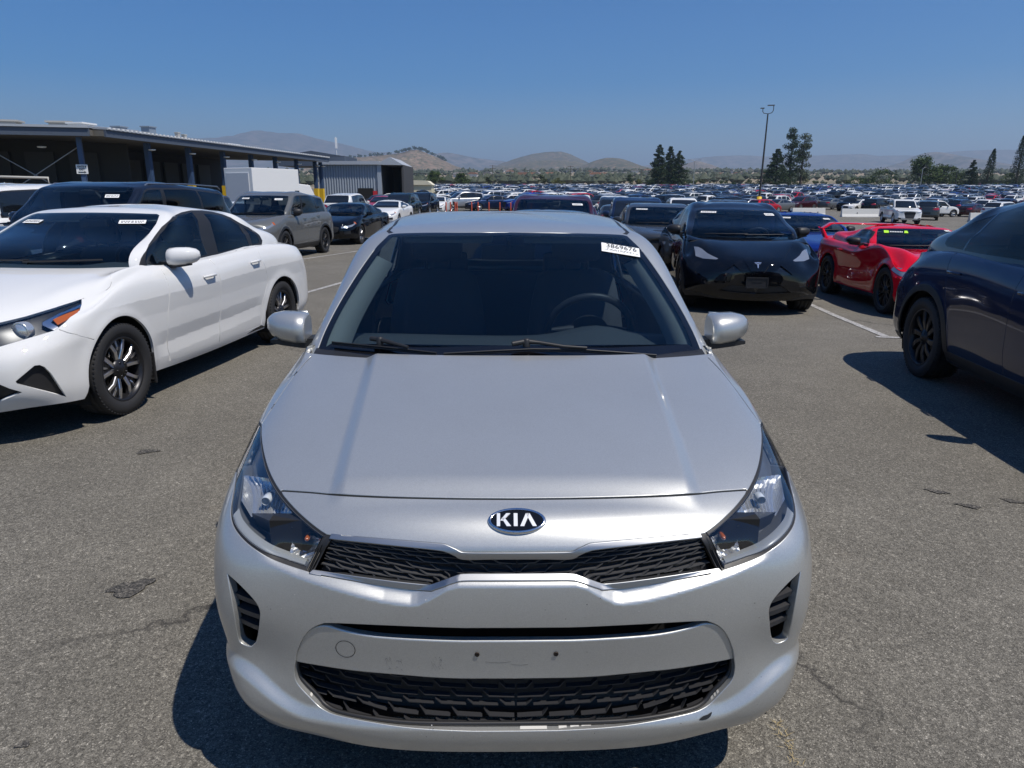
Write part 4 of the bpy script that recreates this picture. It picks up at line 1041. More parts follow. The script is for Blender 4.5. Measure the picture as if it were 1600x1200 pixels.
def side_glass(s, inset=.035):
    """three side panes (y,z), following the belt and the roof rail"""
    if 'panes' in s: return s['panes']
    yA, yt, H = s['yc'] + .42, s['yt'], s['H']; zb0, zb1 = s['zb0'], s['zb1']; yB, yC, yE = s['yB'], s['yCs'], s['yE']
    zr = lambda y: np.interp(y, [yt + .1, yt + .35, (yt + s['yrt']) / 2, s['yrt'] - .25, s['yrt'], s['yE'] + .05], [s['zt'] - .05, H - .115, H - .10, s['zrt'] - .06, s['zrt'] - .10, zb1 + .03])
    zb = lambda y: np.interp(y, [yA, s['yR']], [zb0, zb1]) + .012
    top = lambda a, b: [(y, zr(y) - .012) for y in np.linspace(a, b, 7)]
    a0 = s['yc'] + .30
    p1 = [(a0 + .12, zb(a0))] + [(yt + .12, s['zt'] - .08)] + top(yt + .22, yB - .045) + [(yB - .045, zb(yB))]
    p2 = [(yB + .045, zb(yB))] + top(yB + .045, yC - .03) + [(yC - .03, zb(yC))]
    o = [p1, p2]
    if yE > yC + .12: o.append([(yC + .02, zb(yC))] + top(yC + .02, yE - .04) + [(yE, zb(yE) + .03), (yE - .01, zb(yE))])
    return o

from mathutils import Euler
def ground_z(x, y):
    sl = np.interp(y, [-5, 3, 10, 80, 200], [0, .003, .019, .019, 0.0])
    return float(-sl * (max(x, -1.5 + .25 * (x + 1.5)) + 1.0) + np.interp(y, [-50, 0, 5, 12, 28, 45, 68, 80, 110, 150, 200, 260, 330, 420], [0, 0, 0, -.08, -.24, -.2, 0, 0, .35, 1.0, 2.0, 3.2, 4.0, 4.4]))
def place(x, y, rz, w_, yF, yR, dz=0.0):
    c, s_ = math.cos(rz), math.sin(rz)
    P = lambda a, b: ground_z(x + a * c - b * s_, y + a * s_ + b * c)
    f, r = (P(-w_, yF) + P(w_, yF)) / 2, (P(-w_, yR) + P(w_, yR)) / 2; ym = (yF + yR) / 2
    l, q = P(-w_, ym), P(w_, ym); pit = math.atan2(r - f, yR - yF); rol = -math.atan2(q - l, 2 * w_)
    z = f - yF * math.sin(pit) + dz
    return (x, y, z), Euler((pit, rol, rz), 'XYZ')
def build_car(s, color, label, loc, rz, group=None, name='parked_car', lod=0, cat='car', extra=None):
    loc, eul = place(loc[0], loc[1], rz, s['w'], s['yF'], s['yR'], s.get('dz', 0.0))
    root = thing(name, label, cat, loc, rz, group); root.rotation_euler = eul
    W = Matrix.Translation(loc) @ eul.to_matrix().to_4x4(); Wi = W.inverted(); W3 = Wi.to_3x3()
    S = Surf(body_net(s), disp=arch_disp(s)); C = Surf(canopy_net(s), vmirror=True)
    k = (1.0, .55, .3)[lod] * s.get('res', 1.0); q = lambda l: [max(2, int(round(x * k))) for x in l]
    B = Shell(S, dense(S.U, q([8, 8, 7, 7, 9, 16, 16, 12, 14, 9, 8, 5, 5, 5])), dense(S.V, q([4, 6, 8, 8, 7, 7, 9, 9])))
    D = Shell(C, dense(C.U, q([5, 5, 5, 6, 8, 9, 10, 9, 6, 5, 5])), dense(C.V, q([2, 8, 8, 4, 4, 4])))
    e = Wi @ Vector((0, 0, CAM_H))
    def px(sh, pts, flip=1, closed=True, sub=3, sharp='all', raw=False):
        if sharp == 'all': sharp = tuple(range(len(pts)))
        pts = pts if raw else smooth_poly(pts, closed, sub, sharp)
        o = []
        for a, b in pts:
            d = W3 @ pix_ray(a, b); u = sh.ray((flip * e.x, e.y, e.z), (flip * d.x, d.y, d.z))
            if u is None: u = sh.ray((-flip * e.x, e.y, e.z), (-flip * d.x, d.y, d.z))
            if u is None:
                t = (s['w'] - flip * e.x) / (flip * d.x) if abs(d.x) > 1e-3 else 5
                u = sh.near((flip * e.x + flip * d.x * t, e.y + d.y * t, e.z + d.z * t))
            o.append(u)
        return o
    ctx = dict(root=root, W=W, Wi=Wi, B=B, D=D, px=px, s=s, S=S, C=C)
    ra = s['rw'] + s['arch_gap']
    reg = [('void', B.side(arch_poly(s['yF'], s['rw'], ra))), ('void', B.side(arch_poly(s['yR'], s['rw'], ra)))]
    # cladding round the arches and along the sill
    clad = []
    if s.get('clad'):
        for yc_ in (s['yF'], s['yR']): clad.append(('cladding', B.side(arch_poly(yc_, s['rw'], ra + s['clad']))))
        zc_ = s['sill'] + s.get('clad_sill', .10)
        clad.append(('cladding', [np.array([0, -.05])] + [B.side([(y, zc_)])[0] for y in np.linspace(s['yF'] - .3, s['yR'] + .3, 24)] + [np.array([S.umax, -.05])]))
    feats = s['feat'](ctx) if 'feat' in s else []
    parts = {}
    for nm, m_, loop, opt in feats:
        reg.append((nm, loop)); parts[nm] = (m_, opt)
    reg += clad
    yA, yB, yC = s['yc'] + .42, s['yB'], s['yCs']
    ye = s['yR'] - ra - .0
    d1, d2, d3 = s.get('d1') or [(s['yc'] + .34, s['zb0'] + .02), (s['yc'] + .33, s['zb0'] - .15), (s['yc'] + .27, .55), (s['yc'] + .27, .36), (s['yc'] + .30, s['sill'] + .05)], s.get('d2') or [(yB, s['zb0'] + .04), (yB + .01, .75), (yB, .5), (yB - .02, s['sill'] + .05)], s.get('d3') or [(yC + .06, s['zb1'] + .03), (yC + .02, s['zb1'] - .10), (ye + .06, s['rw'] * 2 + .04), (ye - .06, .5), (ye - .08, s['sill'] + .05)]
    two = s.get('coupe')
    if two: d3 = d2
    if lod < 2:
        rs = lambda l: resample(l, .10, False)
        for l in ([d1, d2] if two else [d1, d2, d3]): reg.append(('gap', B.stroke(B.side(rs(l)), .007 if lod == 0 else .011)))
        reg.append(('front_door', B.side(rs(d1[::-1] + [(d1[0][0], 1.25)]) + rs([(d2[0][0], 1.25)] + d2))))
        if not two: reg.append(('rear_door', B.side(rs(d2[::-1] + [(d2[0][0], 1.25)]) + rs([(d3[0][0], 1.25)] + d3))))
        hl = s.get('hood_line')
        if hl:
            f = lambda pts: B.front(pts, -3.0)
            hood = hl(ctx); reg.append(('gap', B.stroke(hood, .006 if lod == 0 else .012)))
    out = B.cut(reg, 'body')
    P = M_ANY
    def paint_(o): o.color = color
    bp = out['body']; cy = bp[0][bp[2]].mean(1)[:, 1]; ysp = (d1[2][0] + d2[2][0]) / 2
    for nm_, mk in (('front_body', cy < ysp), ('rear_body', cy >= ysp)):
        F_ = bp[2][mk]
        if len(F_) == 0: continue
        u_, inv_ = np.unique(F_, return_inverse=True)
        paint_(piece(nm_, both((bp[0][u_], bp[1][u_], inv_.reshape(-1, 3))), P, root, .02))
    for sx, f in ((1, lambda q: q), (-1, mirror_piece)):
        for nm in ('front_door', 'rear_door'):
            if nm in out:
                o = piece(nm, [f(out[nm])], P, root, .012); paint_(o)
                hx = (d2[0][0] - .17) if nm == 'front_door' else (d3[0][0] - .20); hz = (s['zb0'] if nm == 'front_door' else s['zb1']) - s.get('hdrop', .115)
                if lod == 0 or s.get('handles', 1):
                    qv = B.side([(hx - .09, hz), (hx + .09, hz + .004)]); pp, nn = B.xyz(qv)
                    h = MB(); A, Z = Vector(pp[0]), Vector(pp[1]); N = Vector(nn[0]); rows = [A + N * .003, A.lerp(Z, .15) + N * .03, A.lerp(Z, .85) + N * .03, Z + N * .003]
                    h.tube([(sx * v.x, v.y, v.z) for v in rows], [.009, .012, .012, .009], 6); ho = h.build('handle', P if not s.get('dark_handles') else M_BLACK, o); paint_(ho)
        for nm, (m_, opt) in parts.items():
            if nm not in out or nm == 'void' or opt.get('centre') or opt.get('void'): continue
            o = piece(opt.get('name', nm), [f(out[nm])], m_, root, opt.get('flange', .008), opt.get('off', 0.0))
            if m_ is P: paint_(o)
            if opt.get('inner'): opt['inner'](o, sx, out[nm])
        if 'cladding' in out and False: pass
    for nm, (m_, opt) in parts.items():
        if nm in out and opt.get('centre'):
            o = piece(opt.get('name', nm), both(out[nm]), m_, root, opt.get('flange', .008), opt.get('off', 0.0))
            if m_ is P: paint_(o)
    if 'cladding' in out: piece('cladding', both(out['cladding']), M_BLACK, root, .015, .004)
    if 'gap' in out: tag(piece('seam_shade_strip', both(out['gap']), M_GAP, root, 0, -.006), kind='stuff')  # shade of the door and bonnet gaps, put in as a black strip
    # ---- glasshouse
    near = lod == 0 and not s.get('opaque')
    G = M_GLASS if near else M_FARGLASS; GD = s.get('rear_tint', M_DGLASS) if near else M_FARGLASS
    C1 = C.V
    def vat(z):   # row parameter where the pillar column reaches height z
        return z
    uA = C.U[4]; ww = s.get('wA', .035)
    v0 = C1[1] - .005; v1 = C1[3] + s.get('wtop', .0)
    wind = [np.array([-1e-4, v0])] + [np.array([uA * t - ww * t, v0 + .0]) for t in (.2, .4, .6, .8, 1)] + [np.array([uA - ww, v]) for v in np.linspace(v0, v1 - .03, 6)[1:]] + [np.array([uA * t - ww * t - (.02 if t == 1 else 0), v1]) for t in (1, .8, .6, .4, .2)] + [np.array([-1e-4, v1])]
    uR = C.U[-4]; rv0, rv1 = C1[1] + s.get('rw0', .02), C1[3] - .0
    rear = [np.array([C.umax + 1e-4, rv0])] + [np.array([C.umax - (C.umax - uR - .02) * t, rv0]) for t in (.3, .6, .9, 1)] + [np.array([uR + .02, v]) for v in np.linspace(rv0, rv1, 5)[1:]] + [np.array([C.umax - (C.umax - uR - .02) * t, rv1]) for t in (.9, .6, .3)] + [np.array([C.umax + 1e-4, rv1])]
    dreg = [('windshield', wind), ('rear_window', rear)]
    if 'cfeat' in s:
        for nm, m_, loop, opt in s['cfeat'](ctx):
            dreg.insert(0, (nm, loop)); parts[nm] = (m_, opt)
    else:
        pn = side_glass(s); wn = ['front_window', 'rear_side_window', 'quarter_window']
        for nm, pl in zip(wn, pn):
            lp = D.side(resample(pl, .12)); dreg.append((nm, lp))
        # dark surround that ties the panes together
        big = offset_outline(pn, s)
        dreg.append(('window_trim', D.side(resample(big, .12))))
    o2 = D.cut(dreg, 'roof')
    ro = piece('roof', both(o2['roof']), M_BLACKG if s.get('black_roof') else P, root, .012); paint_(ro)
    wd = piece('windshield', both(o2['windshield']), G, root, .006, -.001)
    if lod < 2 or True: piece('rear_window', both(o2['rear_window']), GD, root, .006)
    for sx, f in ((1, lambda q: q), (-1, mirror_piece)):
        for nm in ('front_window', 'rear_side_window', 'quarter_window'):
            if nm in o2: piece('side_window', [f(o2[nm])], G if nm == 'front_window' else GD, root, .004)
        if 'window_trim' in o2: piece('window_trim', [f(o2['window_trim'])], s.get('trim_mat', M_BLACK), root, .01)
    # belt strip closing the joint between body and glasshouse
    if lod < 2:
        edge = S.ev(np.linspace(S.U[4], S.U[-4], 60), np.full(60, S.vmax), False)
        cu = C.ev(np.linspace(C.U[3], C.U[-3], 40), np.full(40, C1[1] * .6), False)
        for sx in (1, -1):
            b = MB(); rows = []
            for p in cu:
                qn = edge[np.argmin(((edge - p) ** 2).sum(1))]; rows.append([(sx * p[0], p[1], p[2]), (sx * (p[0] + qn[0]) / 2, (p[1] + qn[1]) / 2, (p[2] + qn[2]) / 2 + .004), (sx * qn[0], qn[1], qn[2] - .012)])
            kx = next((i for i, p in enumerate(cu) if p[1] > s['yE'] + .02), len(rows))
            b.grid(rows[:kx + 1]); b.build('belt_strip', M_BLACK, root, fix=False)
            if kx < len(rows) - 1: b = MB(); b.grid(rows[kx:]); paint_(b.build('belt_panel', P, root, fix=False))
    # ---- arch liners, floor, cabin
    b = MB()
    for yc_ in (s['yF'], s['yR']):
        for sx in (1, -1):
            rr = ra + .012
            b.grid([[(sx * x, yc_ + rr * math.cos(a), s['rw'] + rr * math.sin(a)) for a in [R(-25 + 230 * i / 16) for i in range(17)]] for x in (s['w'] - .03, s['w'] - .34)])
            b.add([(sx * (s['w'] - .34), yc_ + rr * math.cos(a), s['rw'] + rr * math.sin(a)) for a in [R(-25 + 230 * i / 16) for i in range(17)]], [tuple(range(17))])
    L = s['L']
    b.box((0, L / 2, s['sill'] + .05), ((s['w'] - .34) * 2, L - .5, .05)); b.box((0, (s['yF'] + s['yR']) / 2, s['sill'] + .04), (s['w'] * 1.86, s['yR'] - s['yF'] - .75, .04))
    b.box((0, .48, s['sill'] + .05), (s['w'] * 1.3, .40, .03)); b.box((0, L - .36, s['sill'] + .12), (s['w'] * 1.5, .40, .03))
    b.build('underside', M_WELL, root, fix=False)
    if near:
        cab = MB(); rows = []
        for yy, zz, hw in ((s['yc'] - .02, s['zc'] - .05, .80), (s['yc'] + .2, s['zc'] - .03, .85), (s['yc'] + .45, s['zc'] - .02, .84), (s['yc'] + .60, s['zc'] - .06, .83), (s['yc'] + .66, s['zc'] - .4, .83)):
            rows.append([(x * hw * s['w'], yy + .10 * x * x, zz + (.03 * math.exp(-((x * hw * s['w'] - .37) / .16) ** 2) if .3 < yy - s['yc'] < .62 else 0)) for x in np.linspace(-1, 1, 17)])
        cab.grid(rows); cab.build('dashboard', mat('dashboard_plastic', (.105, .115, .115), .55), root, fix=False)
        steering_wheel(root, (.37, s['yc'] + .80, s['zc'] - .04))
        for sx in (1, -1): seat(root, sx * .37, s['yc'] + 1.28, min(.50, s['H'] - .98), .60, .5, s.get('seat_mat'))
        bs = MB(); ys = s['yR'] - .38; bs.box((0, ys, s['zb1'] - .22), (1.3, .14, .52), Matrix.Rotation(R(-20), 3, 'X')); bs.box((0, ys - .3, .5), (1.3, .5, .16))
        for x in (-.36, .36): bs.box((x, ys + .09, s['zb1'] + .08), (.24, .09, .14))
        if not two: bs.build('rear_seat', s.get('seat_mat') or M_SEAT, root, bevel=.03)
        fl = MB(); fl.box((0, (s['yc'] + s['yR']) / 2, .34), (s['w'] * 1.7, s['yR'] - s['yc'], .05)); fl.box((0, s['yc'] + .1, .55), (s['w'] * 1.6, .04, .6)); fl.box((0, s['yR'] + .25, .6), (s['w'] * 1.3, .04, .55)); fl.build('floor_pan', M_INT, root)
        hd = MB(); y0, y1 = s['yt'] + .14, s['yrt'] - .14
        hd.grid([[(x * s['w'], yy, np.interp(yy, [y0, (y0 + y1) / 2, y1], [s['zt'] - .005, s['H'] - .045, s['zrt'] - .02]) - .05 * (x / .55) ** 2) for x in np.linspace(-.55, .55, 7)] for yy in np.linspace(y0, y1, 6)]); hd.build('headliner', M_PILLAR, root, fix=False)
        rv = MB(); rv.box((0, s['yt'] + .02, s['zt'] - .09), (.24, .03, .065)); rv.build('interior_mirror', M_BLACK, root, bevel=.008)
        for x in (-.36, .36):
            vz = MB(); vz.box((x, s['yt'] + .12, s['zt'] - .045), (.42, .12, .015), Matrix.Rotation(R(28), 3, 'X')); vz.build('sun_visor', M_PILLAR, root)
        cw = MB(); cw.grid([[(x * s['w'] * .84, s['yc'] + dy + .15 * x * x, s['zc'] - dz) for x in np.linspace(-1, 1, 13)] for dy, dz in ((-.04, .03), (.0, .012), (.04, .02))]); cw.build('cowl_panel', M_BLACK, root, fix=False)
        for x0, x1 in ((-.6, .05), (.0, .62)):
            wb = MB(); ps = []
            for i in range(6):
                x = (x0 + (x1 - x0) * i / 5) * s['w']; qv = D.front([(abs(x), s['zc'] + .035 + .012 * i / 5)]); pp, nn = D.xyz(qv); ps.append((x, pp[0][1] - .02, pp[0][2] + .012))
            wb.tube(ps, .007, 5); wb.build('wiper', M_BLACK, root)
    # ---- mirrors, wheels, stickers
    if lod < 2:
        for sx in (1, -1):
            mo = make_mirror(root, s.get('mpos') or (s['w'] * .865, s['yc'] + .50, s['zb0'] + .06), sx, M_BLACK if s.get('dark_mirror') else P, s['mirror'])
            paint_(mo)
    add_wheels(root, s)
    for (x, z, wd_, hg) in s.get('stickers', ()):
        sh = D; qv = sh.front([(abs(x), z)]); pp, nn = sh.xyz(qv); p, n = Vector(pp[0]), Vector(nn[0])
        if x < 0: p.x *= -1; n.x *= -1
        st = MB(); st.prism([(-wd_ / 2, -hg / 2), (wd_ / 2, -hg / 2), (wd_ / 2, hg / 2), (-wd_ / 2, hg / 2)], 'z', .004, .005)
        rnd = random.Random(int(x * 1000)); 
        so = st.build('paper_sticker', M_PAPER, wd); so.matrix_local = frame_on(p, n)
        if lod == 0:
            t = MB()
            for j in range(2):
                xx = -wd_ * .42
                while xx < wd_ * .40:
                    ww_ = rnd.uniform(.010, .02); t.prism([(xx, hg * (.06 - .3 * j)), (xx + ww_, hg * (.06 - .3 * j)), (xx + ww_, hg * (.06 - .3 * j) + hg * .17), (xx, hg * (.06 - .3 * j) + hg * .17)], 'z', .0052, .0058); xx += ww_ + rnd.uniform(.004, .012)
            t.build('sticker_print', M_INK, so, fix=False)
    if extra: extra(ctx)
    return root
def offset_outline(pn, s):
    d = .022
    lo, hi = [], []
    first, last = pn[0], pn[-1]
    tops = [p for pl in pn for p in pl[1:-1]]
    tops = sorted(tops, key=lambda p: p[0]); up = [(p[0], p[1] + d) for p in tops]
    y0 = first[0][0] - d * 2; y1 = max(p[0] for p in last) + d
    bot = [(y1, last[-1][1] - d)] + [(pl[-1][0], pl[-1][1] - d) for pl in pn[::-1]] + [(y0, first[0][1] - d)]
    up = [(y0 + .03, first[0][1] + .01)] + up + [(y1, last[-2][1] + d * .2)]
    # monotone in y
    o = [up[0]]
    for p in up[1:]:
        if p[0] > o[-1][0] + .004: o.append(p)
    return o + bot
# ------------------------------------------------------------------ the cars around the hatchback
WHITE, BLACK, NAVY, RED = (.70, .70, .685, 0), (.003, .0035, .005, 0), (.010, .015, .032, .3), (.66, .004, .02, .0)
def lamp_innards(kind='led'):
    def f(o, sx, pc):
        P, N, F = pc; cen = P.mean(0); dep = np.array([-.08, .9, -.2])
        bowl = cen + (P - cen) * .96 + dep * .05
        b = MB(); b.add([tuple(q) for q in bowl], [tuple(t) for t in F], 0, True)
        for a, c in bedges(F): b.add([tuple(P[a]), tuple(P[c]), tuple(bowl[c]), tuple(bowl[a])], [(0, 1, 2, 3)])
        if sx < 0: b.v = [(-q[0], q[1], q[2]) for q in b.v]
        b.build('lamp_housing', mat('lamp_black', (.012, .013, .015), .3), o, fix=False)
    return f
# ---- white sedan on the left
def forte_disp(p, n):
    d = np.zeros_like(p); y, z = p[:, 1], p[:, 2]; side = np.clip((np.abs(n[:, 0]) - .6) / .25, 0, 1) * np.clip((y - .55) / .5, 0, 1) * np.clip((4.45 - y) / .4, 0, 1)
    def crease(zl, w, a): t = np.clip(1 - np.abs(z - zl) / w, 0, 1); return a * t
    d[:, 0] += np.sign(p[:, 0]) * side * (crease(.775 + .022 * (y - 1.3), .13, .011) - crease(.40 + .035 * (y - 1.3), .10, .012) * np.clip((y - 1.25) / .2, 0, 1) * np.clip((3.25 - y) / .2, 0, 1))
    return d
FORTE = auto(disp=forte_disp, res=2.0, L=4.64, w=.90, H=1.435, yF=.92, yR=3.62, rw=.325, rim=.222, track=.79, zn=.735, yc=1.22, zc=.99, zb0=.985, zb1=1.03, zd=1.015, yb=4.12, rkz=-.045, rky=.03, yt=2.02, zt=1.375, yrt=3.30, zrt=1.365,
  yB=2.30, yCs=3.18, yE=3.62, yC=3.45, topw=.655, wheel='twotone', cs=.26, fx=.78, mirror=(.21, .145, .17), kind='sedan', hdrop=.135, sidex=[.93, .955, .972, .99, 1.0, .997, .98, .945, .895])
def forte_feat(c):
    px, B = c['px'], c['B']
    lamp = px(B, [(-75, 522), (-40, 513), (0, 503.6), (40, 494), (85, 480.5), (128, 467), (128, 476), (125, 485), (104, 502), (92, 512), (84, 517), (40, 530), (0, 542), (-45, 556)])
    amber = px(B, [(82, 499), (104, 489), (126, 481), (122, 488), (106, 499), (90, 508)])
    band = px(B, [(128, 474), (100, 486), (66, 503), (66, 508), (84, 516), (92, 511), (80, 504), (84, 498.5), (127, 479)])
    vent = px(B, [(24, 596), (54, 571), (62, 570), (70, 573), (80, 583), (104, 620), (26, 600)])
    low = px(B, [(-60, 618), (0, 628), (46, 644), (0, 651), (-60, 656)])
    gr = px(B, [(-85, 530), (-48, 560), (-60, 572), (-130, 556), (-135, 540)])
    return [('amber', M_AMBER, amber, dict(name='side_marker', off=-.004, flange=.004)), ('band', M_CHROME, band, dict(name='lamp_band', off=-.003, flange=.004)),
            ('lamp', M_LENS, lamp, dict(name='headlight', inner=lamp_innards(), flange=.004)), ('vent', M_BLACK, vent, dict(name='bumper_vent', off=-.03, flange=0)), ('low', M_BLACK, low, dict(name='lower_grille', off=-.03, flange=0)),
            ('gap', None, B.stroke(px(B, [(92, 515), (120, 523), (148, 531)], closed=False), .006), dict(void=1)),
            ('gap', None, B.stroke(px(B, [(129, 466.5), (166.5, 453), (172, 448), (175, 440), (177.7, 424.5)], closed=False), .006), dict(void=1))]
FORTE['feat'] = forte_feat
def forte_c(c):
    px, D = c['px'], c['D']
    f1 = px(D, [(229, 417), (250, 366), (264, 348), (278, 337), (300, 331.5), (312, 362), (324, 397.5), (298, 404.5), (240, 418.5)])
    f2 = px(D, [(318, 334), (330, 334.5), (345, 337), (360, 343.5), (373, 351.5), (383, 367), (390, 384.5), (341, 394.5)])
    f3 = px(D, [(379, 354), (395, 363), (404, 372), (405.5, 379), (394, 382.5)])
    tr = px(D, [(215, 429), (217.5, 415), (228, 392), (240, 371), (254, 353), (270, 338), (284, 331.5), (298, 328.5), (315, 328.5), (331, 330.5), (347, 334.5), (361, 340), (389, 355.5), (407, 370), (410, 376), (409, 382.5), (340, 397.5), (298, 407.5), (228, 427)])
    return [('window_trim', M_BLACK, tr, {}), ('front_window', M_GLASS, f1, {}), ('rear_side_window', M_GLASS, f2, {}), ('quarter_window', M_GLASS, f3, {})]
FORTE['cfeat'] = forte_c
FORTE['stickers'] = [(-.42, 1.30, .20, .055), (.44, 1.30, .20, .06)]
def forte_extra(c):
    r = c['root']
    # mud flap
    for sx in (1, -1):
        b = MB(); b.box((sx * .80, 1.285, .25), (.16, .02, .24)); b.build('mud_flap', M_BLACK, r, bevel=.01)
    px, B = c['px'], c['B']
    q, n = B.xyz(px(B, [(25, 520)], raw=True)); p, nn = Vector(q[0]), Vector(n[0])
    for sx in (1, -1):
        b = MB(); b.lathe([(.07, .058), (.02, .060), (.012, .056), (.02, .050), (.014, .045), (.006, .02), (.004, .001)], 24, axis='y', c=(sx * p.x, p.y + .012, p.z)); b.build('projector', M_REFL, r)

build_car(FORTE, WHITE, 'white sedan with two-tone alloy wheels, parked left of the silver hatchback', (-3.70, 4.02, 0), R(-6.0), extra=forte_extra)
# ---- electric crossovers: black one facing us, dark blue one side-on at the right edge
def electric(**k):
    s = dict(L=4.75, w=.96, H=1.624, yF=.865, yR=3.755, rw=.356, rim=.245, track=.835, wt=.25, zn=.76, yc=1.10, zc=1.03, zb0=1.06, zb1=1.11, zd=1.11, yb=4.46, yt=1.92, zt=1.50, yrt=3.62, zrt=1.49,
             yB=2.42, yCs=3.46, yE=3.98, yC=3.80, topw=.64, wheel='turbine', cs=.24, fx=.76, mirror=(.20, .15, .17), clad=.055, clad_sill=.11, arch_gap=.055, dark_mirror=True, fz=.045, sill=.21, ny4=.015, ny5=.09, hdrop=.155, rkz=-.10, rkx=.76, rky=.10, black_roof=True, trim_mat=M_BLACKG)
    s.update(k); return auto(**s)
MY1 = electric(H=1.555, zt=1.44, zrt=1.43, stickers=[(-.44, 1.39, .24, .055), (.50, 1.37, .16, .07)])
def my_feat(c):
    px, B = c['px'], c['B']
    lamp = px(B, [(1239, 407), (1249.5, 399), (1257, 390), (1260.5, 389.5), (1263, 398), (1264.5, 404.5), (1256, 408), (1242, 408.5)])
    up = px(B, [(1176, 413.5), (1220, 415), (1231.5, 423.5), (1239, 430), (1176, 432)], raw=True); up[0] = np.array([-1e-4, up[0][1]]); up[-1] = np.array([-1e-4, up[-1][1]])
    lo = px(B, [(1176, 447.5), (1222, 447), (1236, 457), (1176, 459)], raw=True); lo[0] = np.array([-1e-4, lo[0][1]]); lo[-1] = np.array([-1e-4, lo[-1][1]])
    hs = px(B, [(1176, 405.5), (1205, 405), (1226, 403), (1234, 390), (1240, 378), (1246, 370)], closed=False); hs[0] = np.array([0, hs[0][1]])
    fog = px(B, [(1247, 441), (1262, 438), (1262, 447), (1250, 449)])
    return [('lamp', M_LAMP, lamp, dict(name='headlight', flange=.004)), ('up', M_BLACKG, up, dict(name='upper_duct', off=-.02, flange=0, centre=1)), ('lo', M_BLACK, lo, dict(name='lower_grille', off=-.03, flange=0, centre=1)), ('fog', M_BLACKG, fog, dict(name='fog_lamp', off=-.01)), ('gap', None, B.stroke(hs, .006), dict(void=1))]
MY1['feat'] = my_feat
def my_extra(c):
    r, B, px = c['root'], c['B'], c['px']
    q, n = B.xyz([B.front([(0.0, .705)])[0]]); p, nn = Vector(q[0]), Vector(n[0]); p.x = 0; nn.x = 0
    b = MB(); M = frame_on(p, nn)
    b.prism([(-.045, .034), (.045, .034), (.047, .042), (0, .048), (-.047, .042)], 'z', .001, .006); b.prism([(-.040, .028), (-.012, .026), (-.006, -.045), (.006, -.045), (.012, .026), (.040, .028), (.030, .018), (.014, .014), (0, .020), (-.014, .014), (-.030, .018)], 'z', .001, .006)
    b.v = [tuple(M @ Vector(v)) for v in b.v]; b.build('badge', M_CHROME, r)
    q, n = B.xyz([B.front([(0.0, .45)])[0]]); p = Vector(q[0]); p.x = 0
    b = MB(); b.box((0, p.y - .012, .47), (.30, .02, .15)); b.box((0, p.y - .024, .535), (.30, .014, .014)); b.box((0, p.y - .024, .402), (.30, .014, .014)); b.box((.143, p.y - .024, .47), (.014, .014, .15)); b.box((-.143, p.y - .024, .47), (.014, .014, .15)); b.box((0, p.y - .024, .49), (.14, .008, .02)); b.build('plate_holder', M_PLATE, r)
build_car(MY1, BLACK, 'glossy black electric crossover facing us with an empty plate holder', (3.38, 9.85, 0), R(-6.0), extra=my_extra)
MY2 = electric()
def my2_c(c):
    px, D = c['px'], c['D']
    S_ = lambda l: D.side(resample(l, .1))
    p1 = S_([(1.62, 1.085), (1.80, 1.24), (2.02, 1.40), (2.2, 1.475), (2.40, 1.505), (2.40, 1.105)])
    p2 = S_([(2.48, 1.108), (2.48, 1.512), (2.8, 1.51), (3.1, 1.48), (3.36, 1.43), (3.44, 1.13)])
    p3 = S_([(3.465, 1.132), (3.385, 1.425), (3.60, 1.36), (3.78, 1.285), (3.86, 1.215), (3.845, 1.165), (3.78, 1.145)])
    tr = S_([(1.55, 1.06), (1.76, 1.25), (1.98, 1.425), (2.2, 1.505), (2.42, 1.537), (2.8, 1.538), (3.1, 1.51), (3.4, 1.455), (3.62, 1.388), (3.81, 1.31), (3.89, 1.22), (3.875, 1.145), (3.79, 1.112), (2.44, 1.078)])
    return [('window_trim', M_BLACKG, tr, {}), ('front_window', M_GLASS, p1, {}), ('rear_side_window', M_DGLASS, p2, {}), ('quarter_window', M_DGLASS, p3, {})]
MY2['cfeat'] = my2_c
def my2_feat(c):
    B = c['B']
    tl = B.side([(4.33, 1.06), (4.45, 1.08), (4.6, 1.07)]) + B.front([(.55, 1.02), (.38, .98), (.40, .93), (.62, .93)], 6.0, -1) + B.side([(4.6, .93), (4.42, .93)])
    return [('tail', M_RED, tl, dict(name='tail_lamp')), ('rd', M_ANY, B.side([(4.50, .50), (4.62, .50), (4.62, .42), (4.5, .42)]), dict(name='reflector'))]
MY2['feat'] = my2_feat
DARKBLUE = (.014, .025, .066, .4)
build_car(MY2, DARKBLUE, 'dark blue electric crossover seen from its rear flank at the right edge', (4.10, 2.34, 0), R(-7.0))
# ---- red sports coupe
SUPRA = auto(L=4.38, w=.925, H=1.25, yF=.95, yR=3.42, rw=.338, rim=.245, track=.80, wt=.25, zn=.64, yc=1.72, zc=.90, zb0=.925, zb1=.955, zd=1.0, yb=3.92, yt=2.28, zt=1.20, yrt=3.12, zrt=1.165, yB=2.98, yCs=3.05, yE=3.05, yC=3.30,
  topw=.62, wheel='multi', cs=.30, fx=.78, mirror=(.18, .12, .16), dark_mirror=True, coupe=True, fz=.075, sill=.17, flare=.022, handles=0, arch_gap=.045, hz1=.55, hz2=.88,
  d1=[(1.66, .93), (1.62, .8), (1.60, .55), (1.64, .30), (1.70, .22)], d2=[(3.02, .97), (3.06, .8), (3.02, .6), (2.86, .42), (2.76, .24)], sidex=[.92, .955, .965, .955, .97, .985, .97, .93, .86], black_roof=False, stickers=[(.50, 1.17, .10, .05)])
SUPRA['panes'] = [[(1.98, .945), (2.26, 1.115), (2.42, 1.142), (2.7, 1.142), (2.86, 1.12), (2.98, 1.05), (2.95, .975)]]
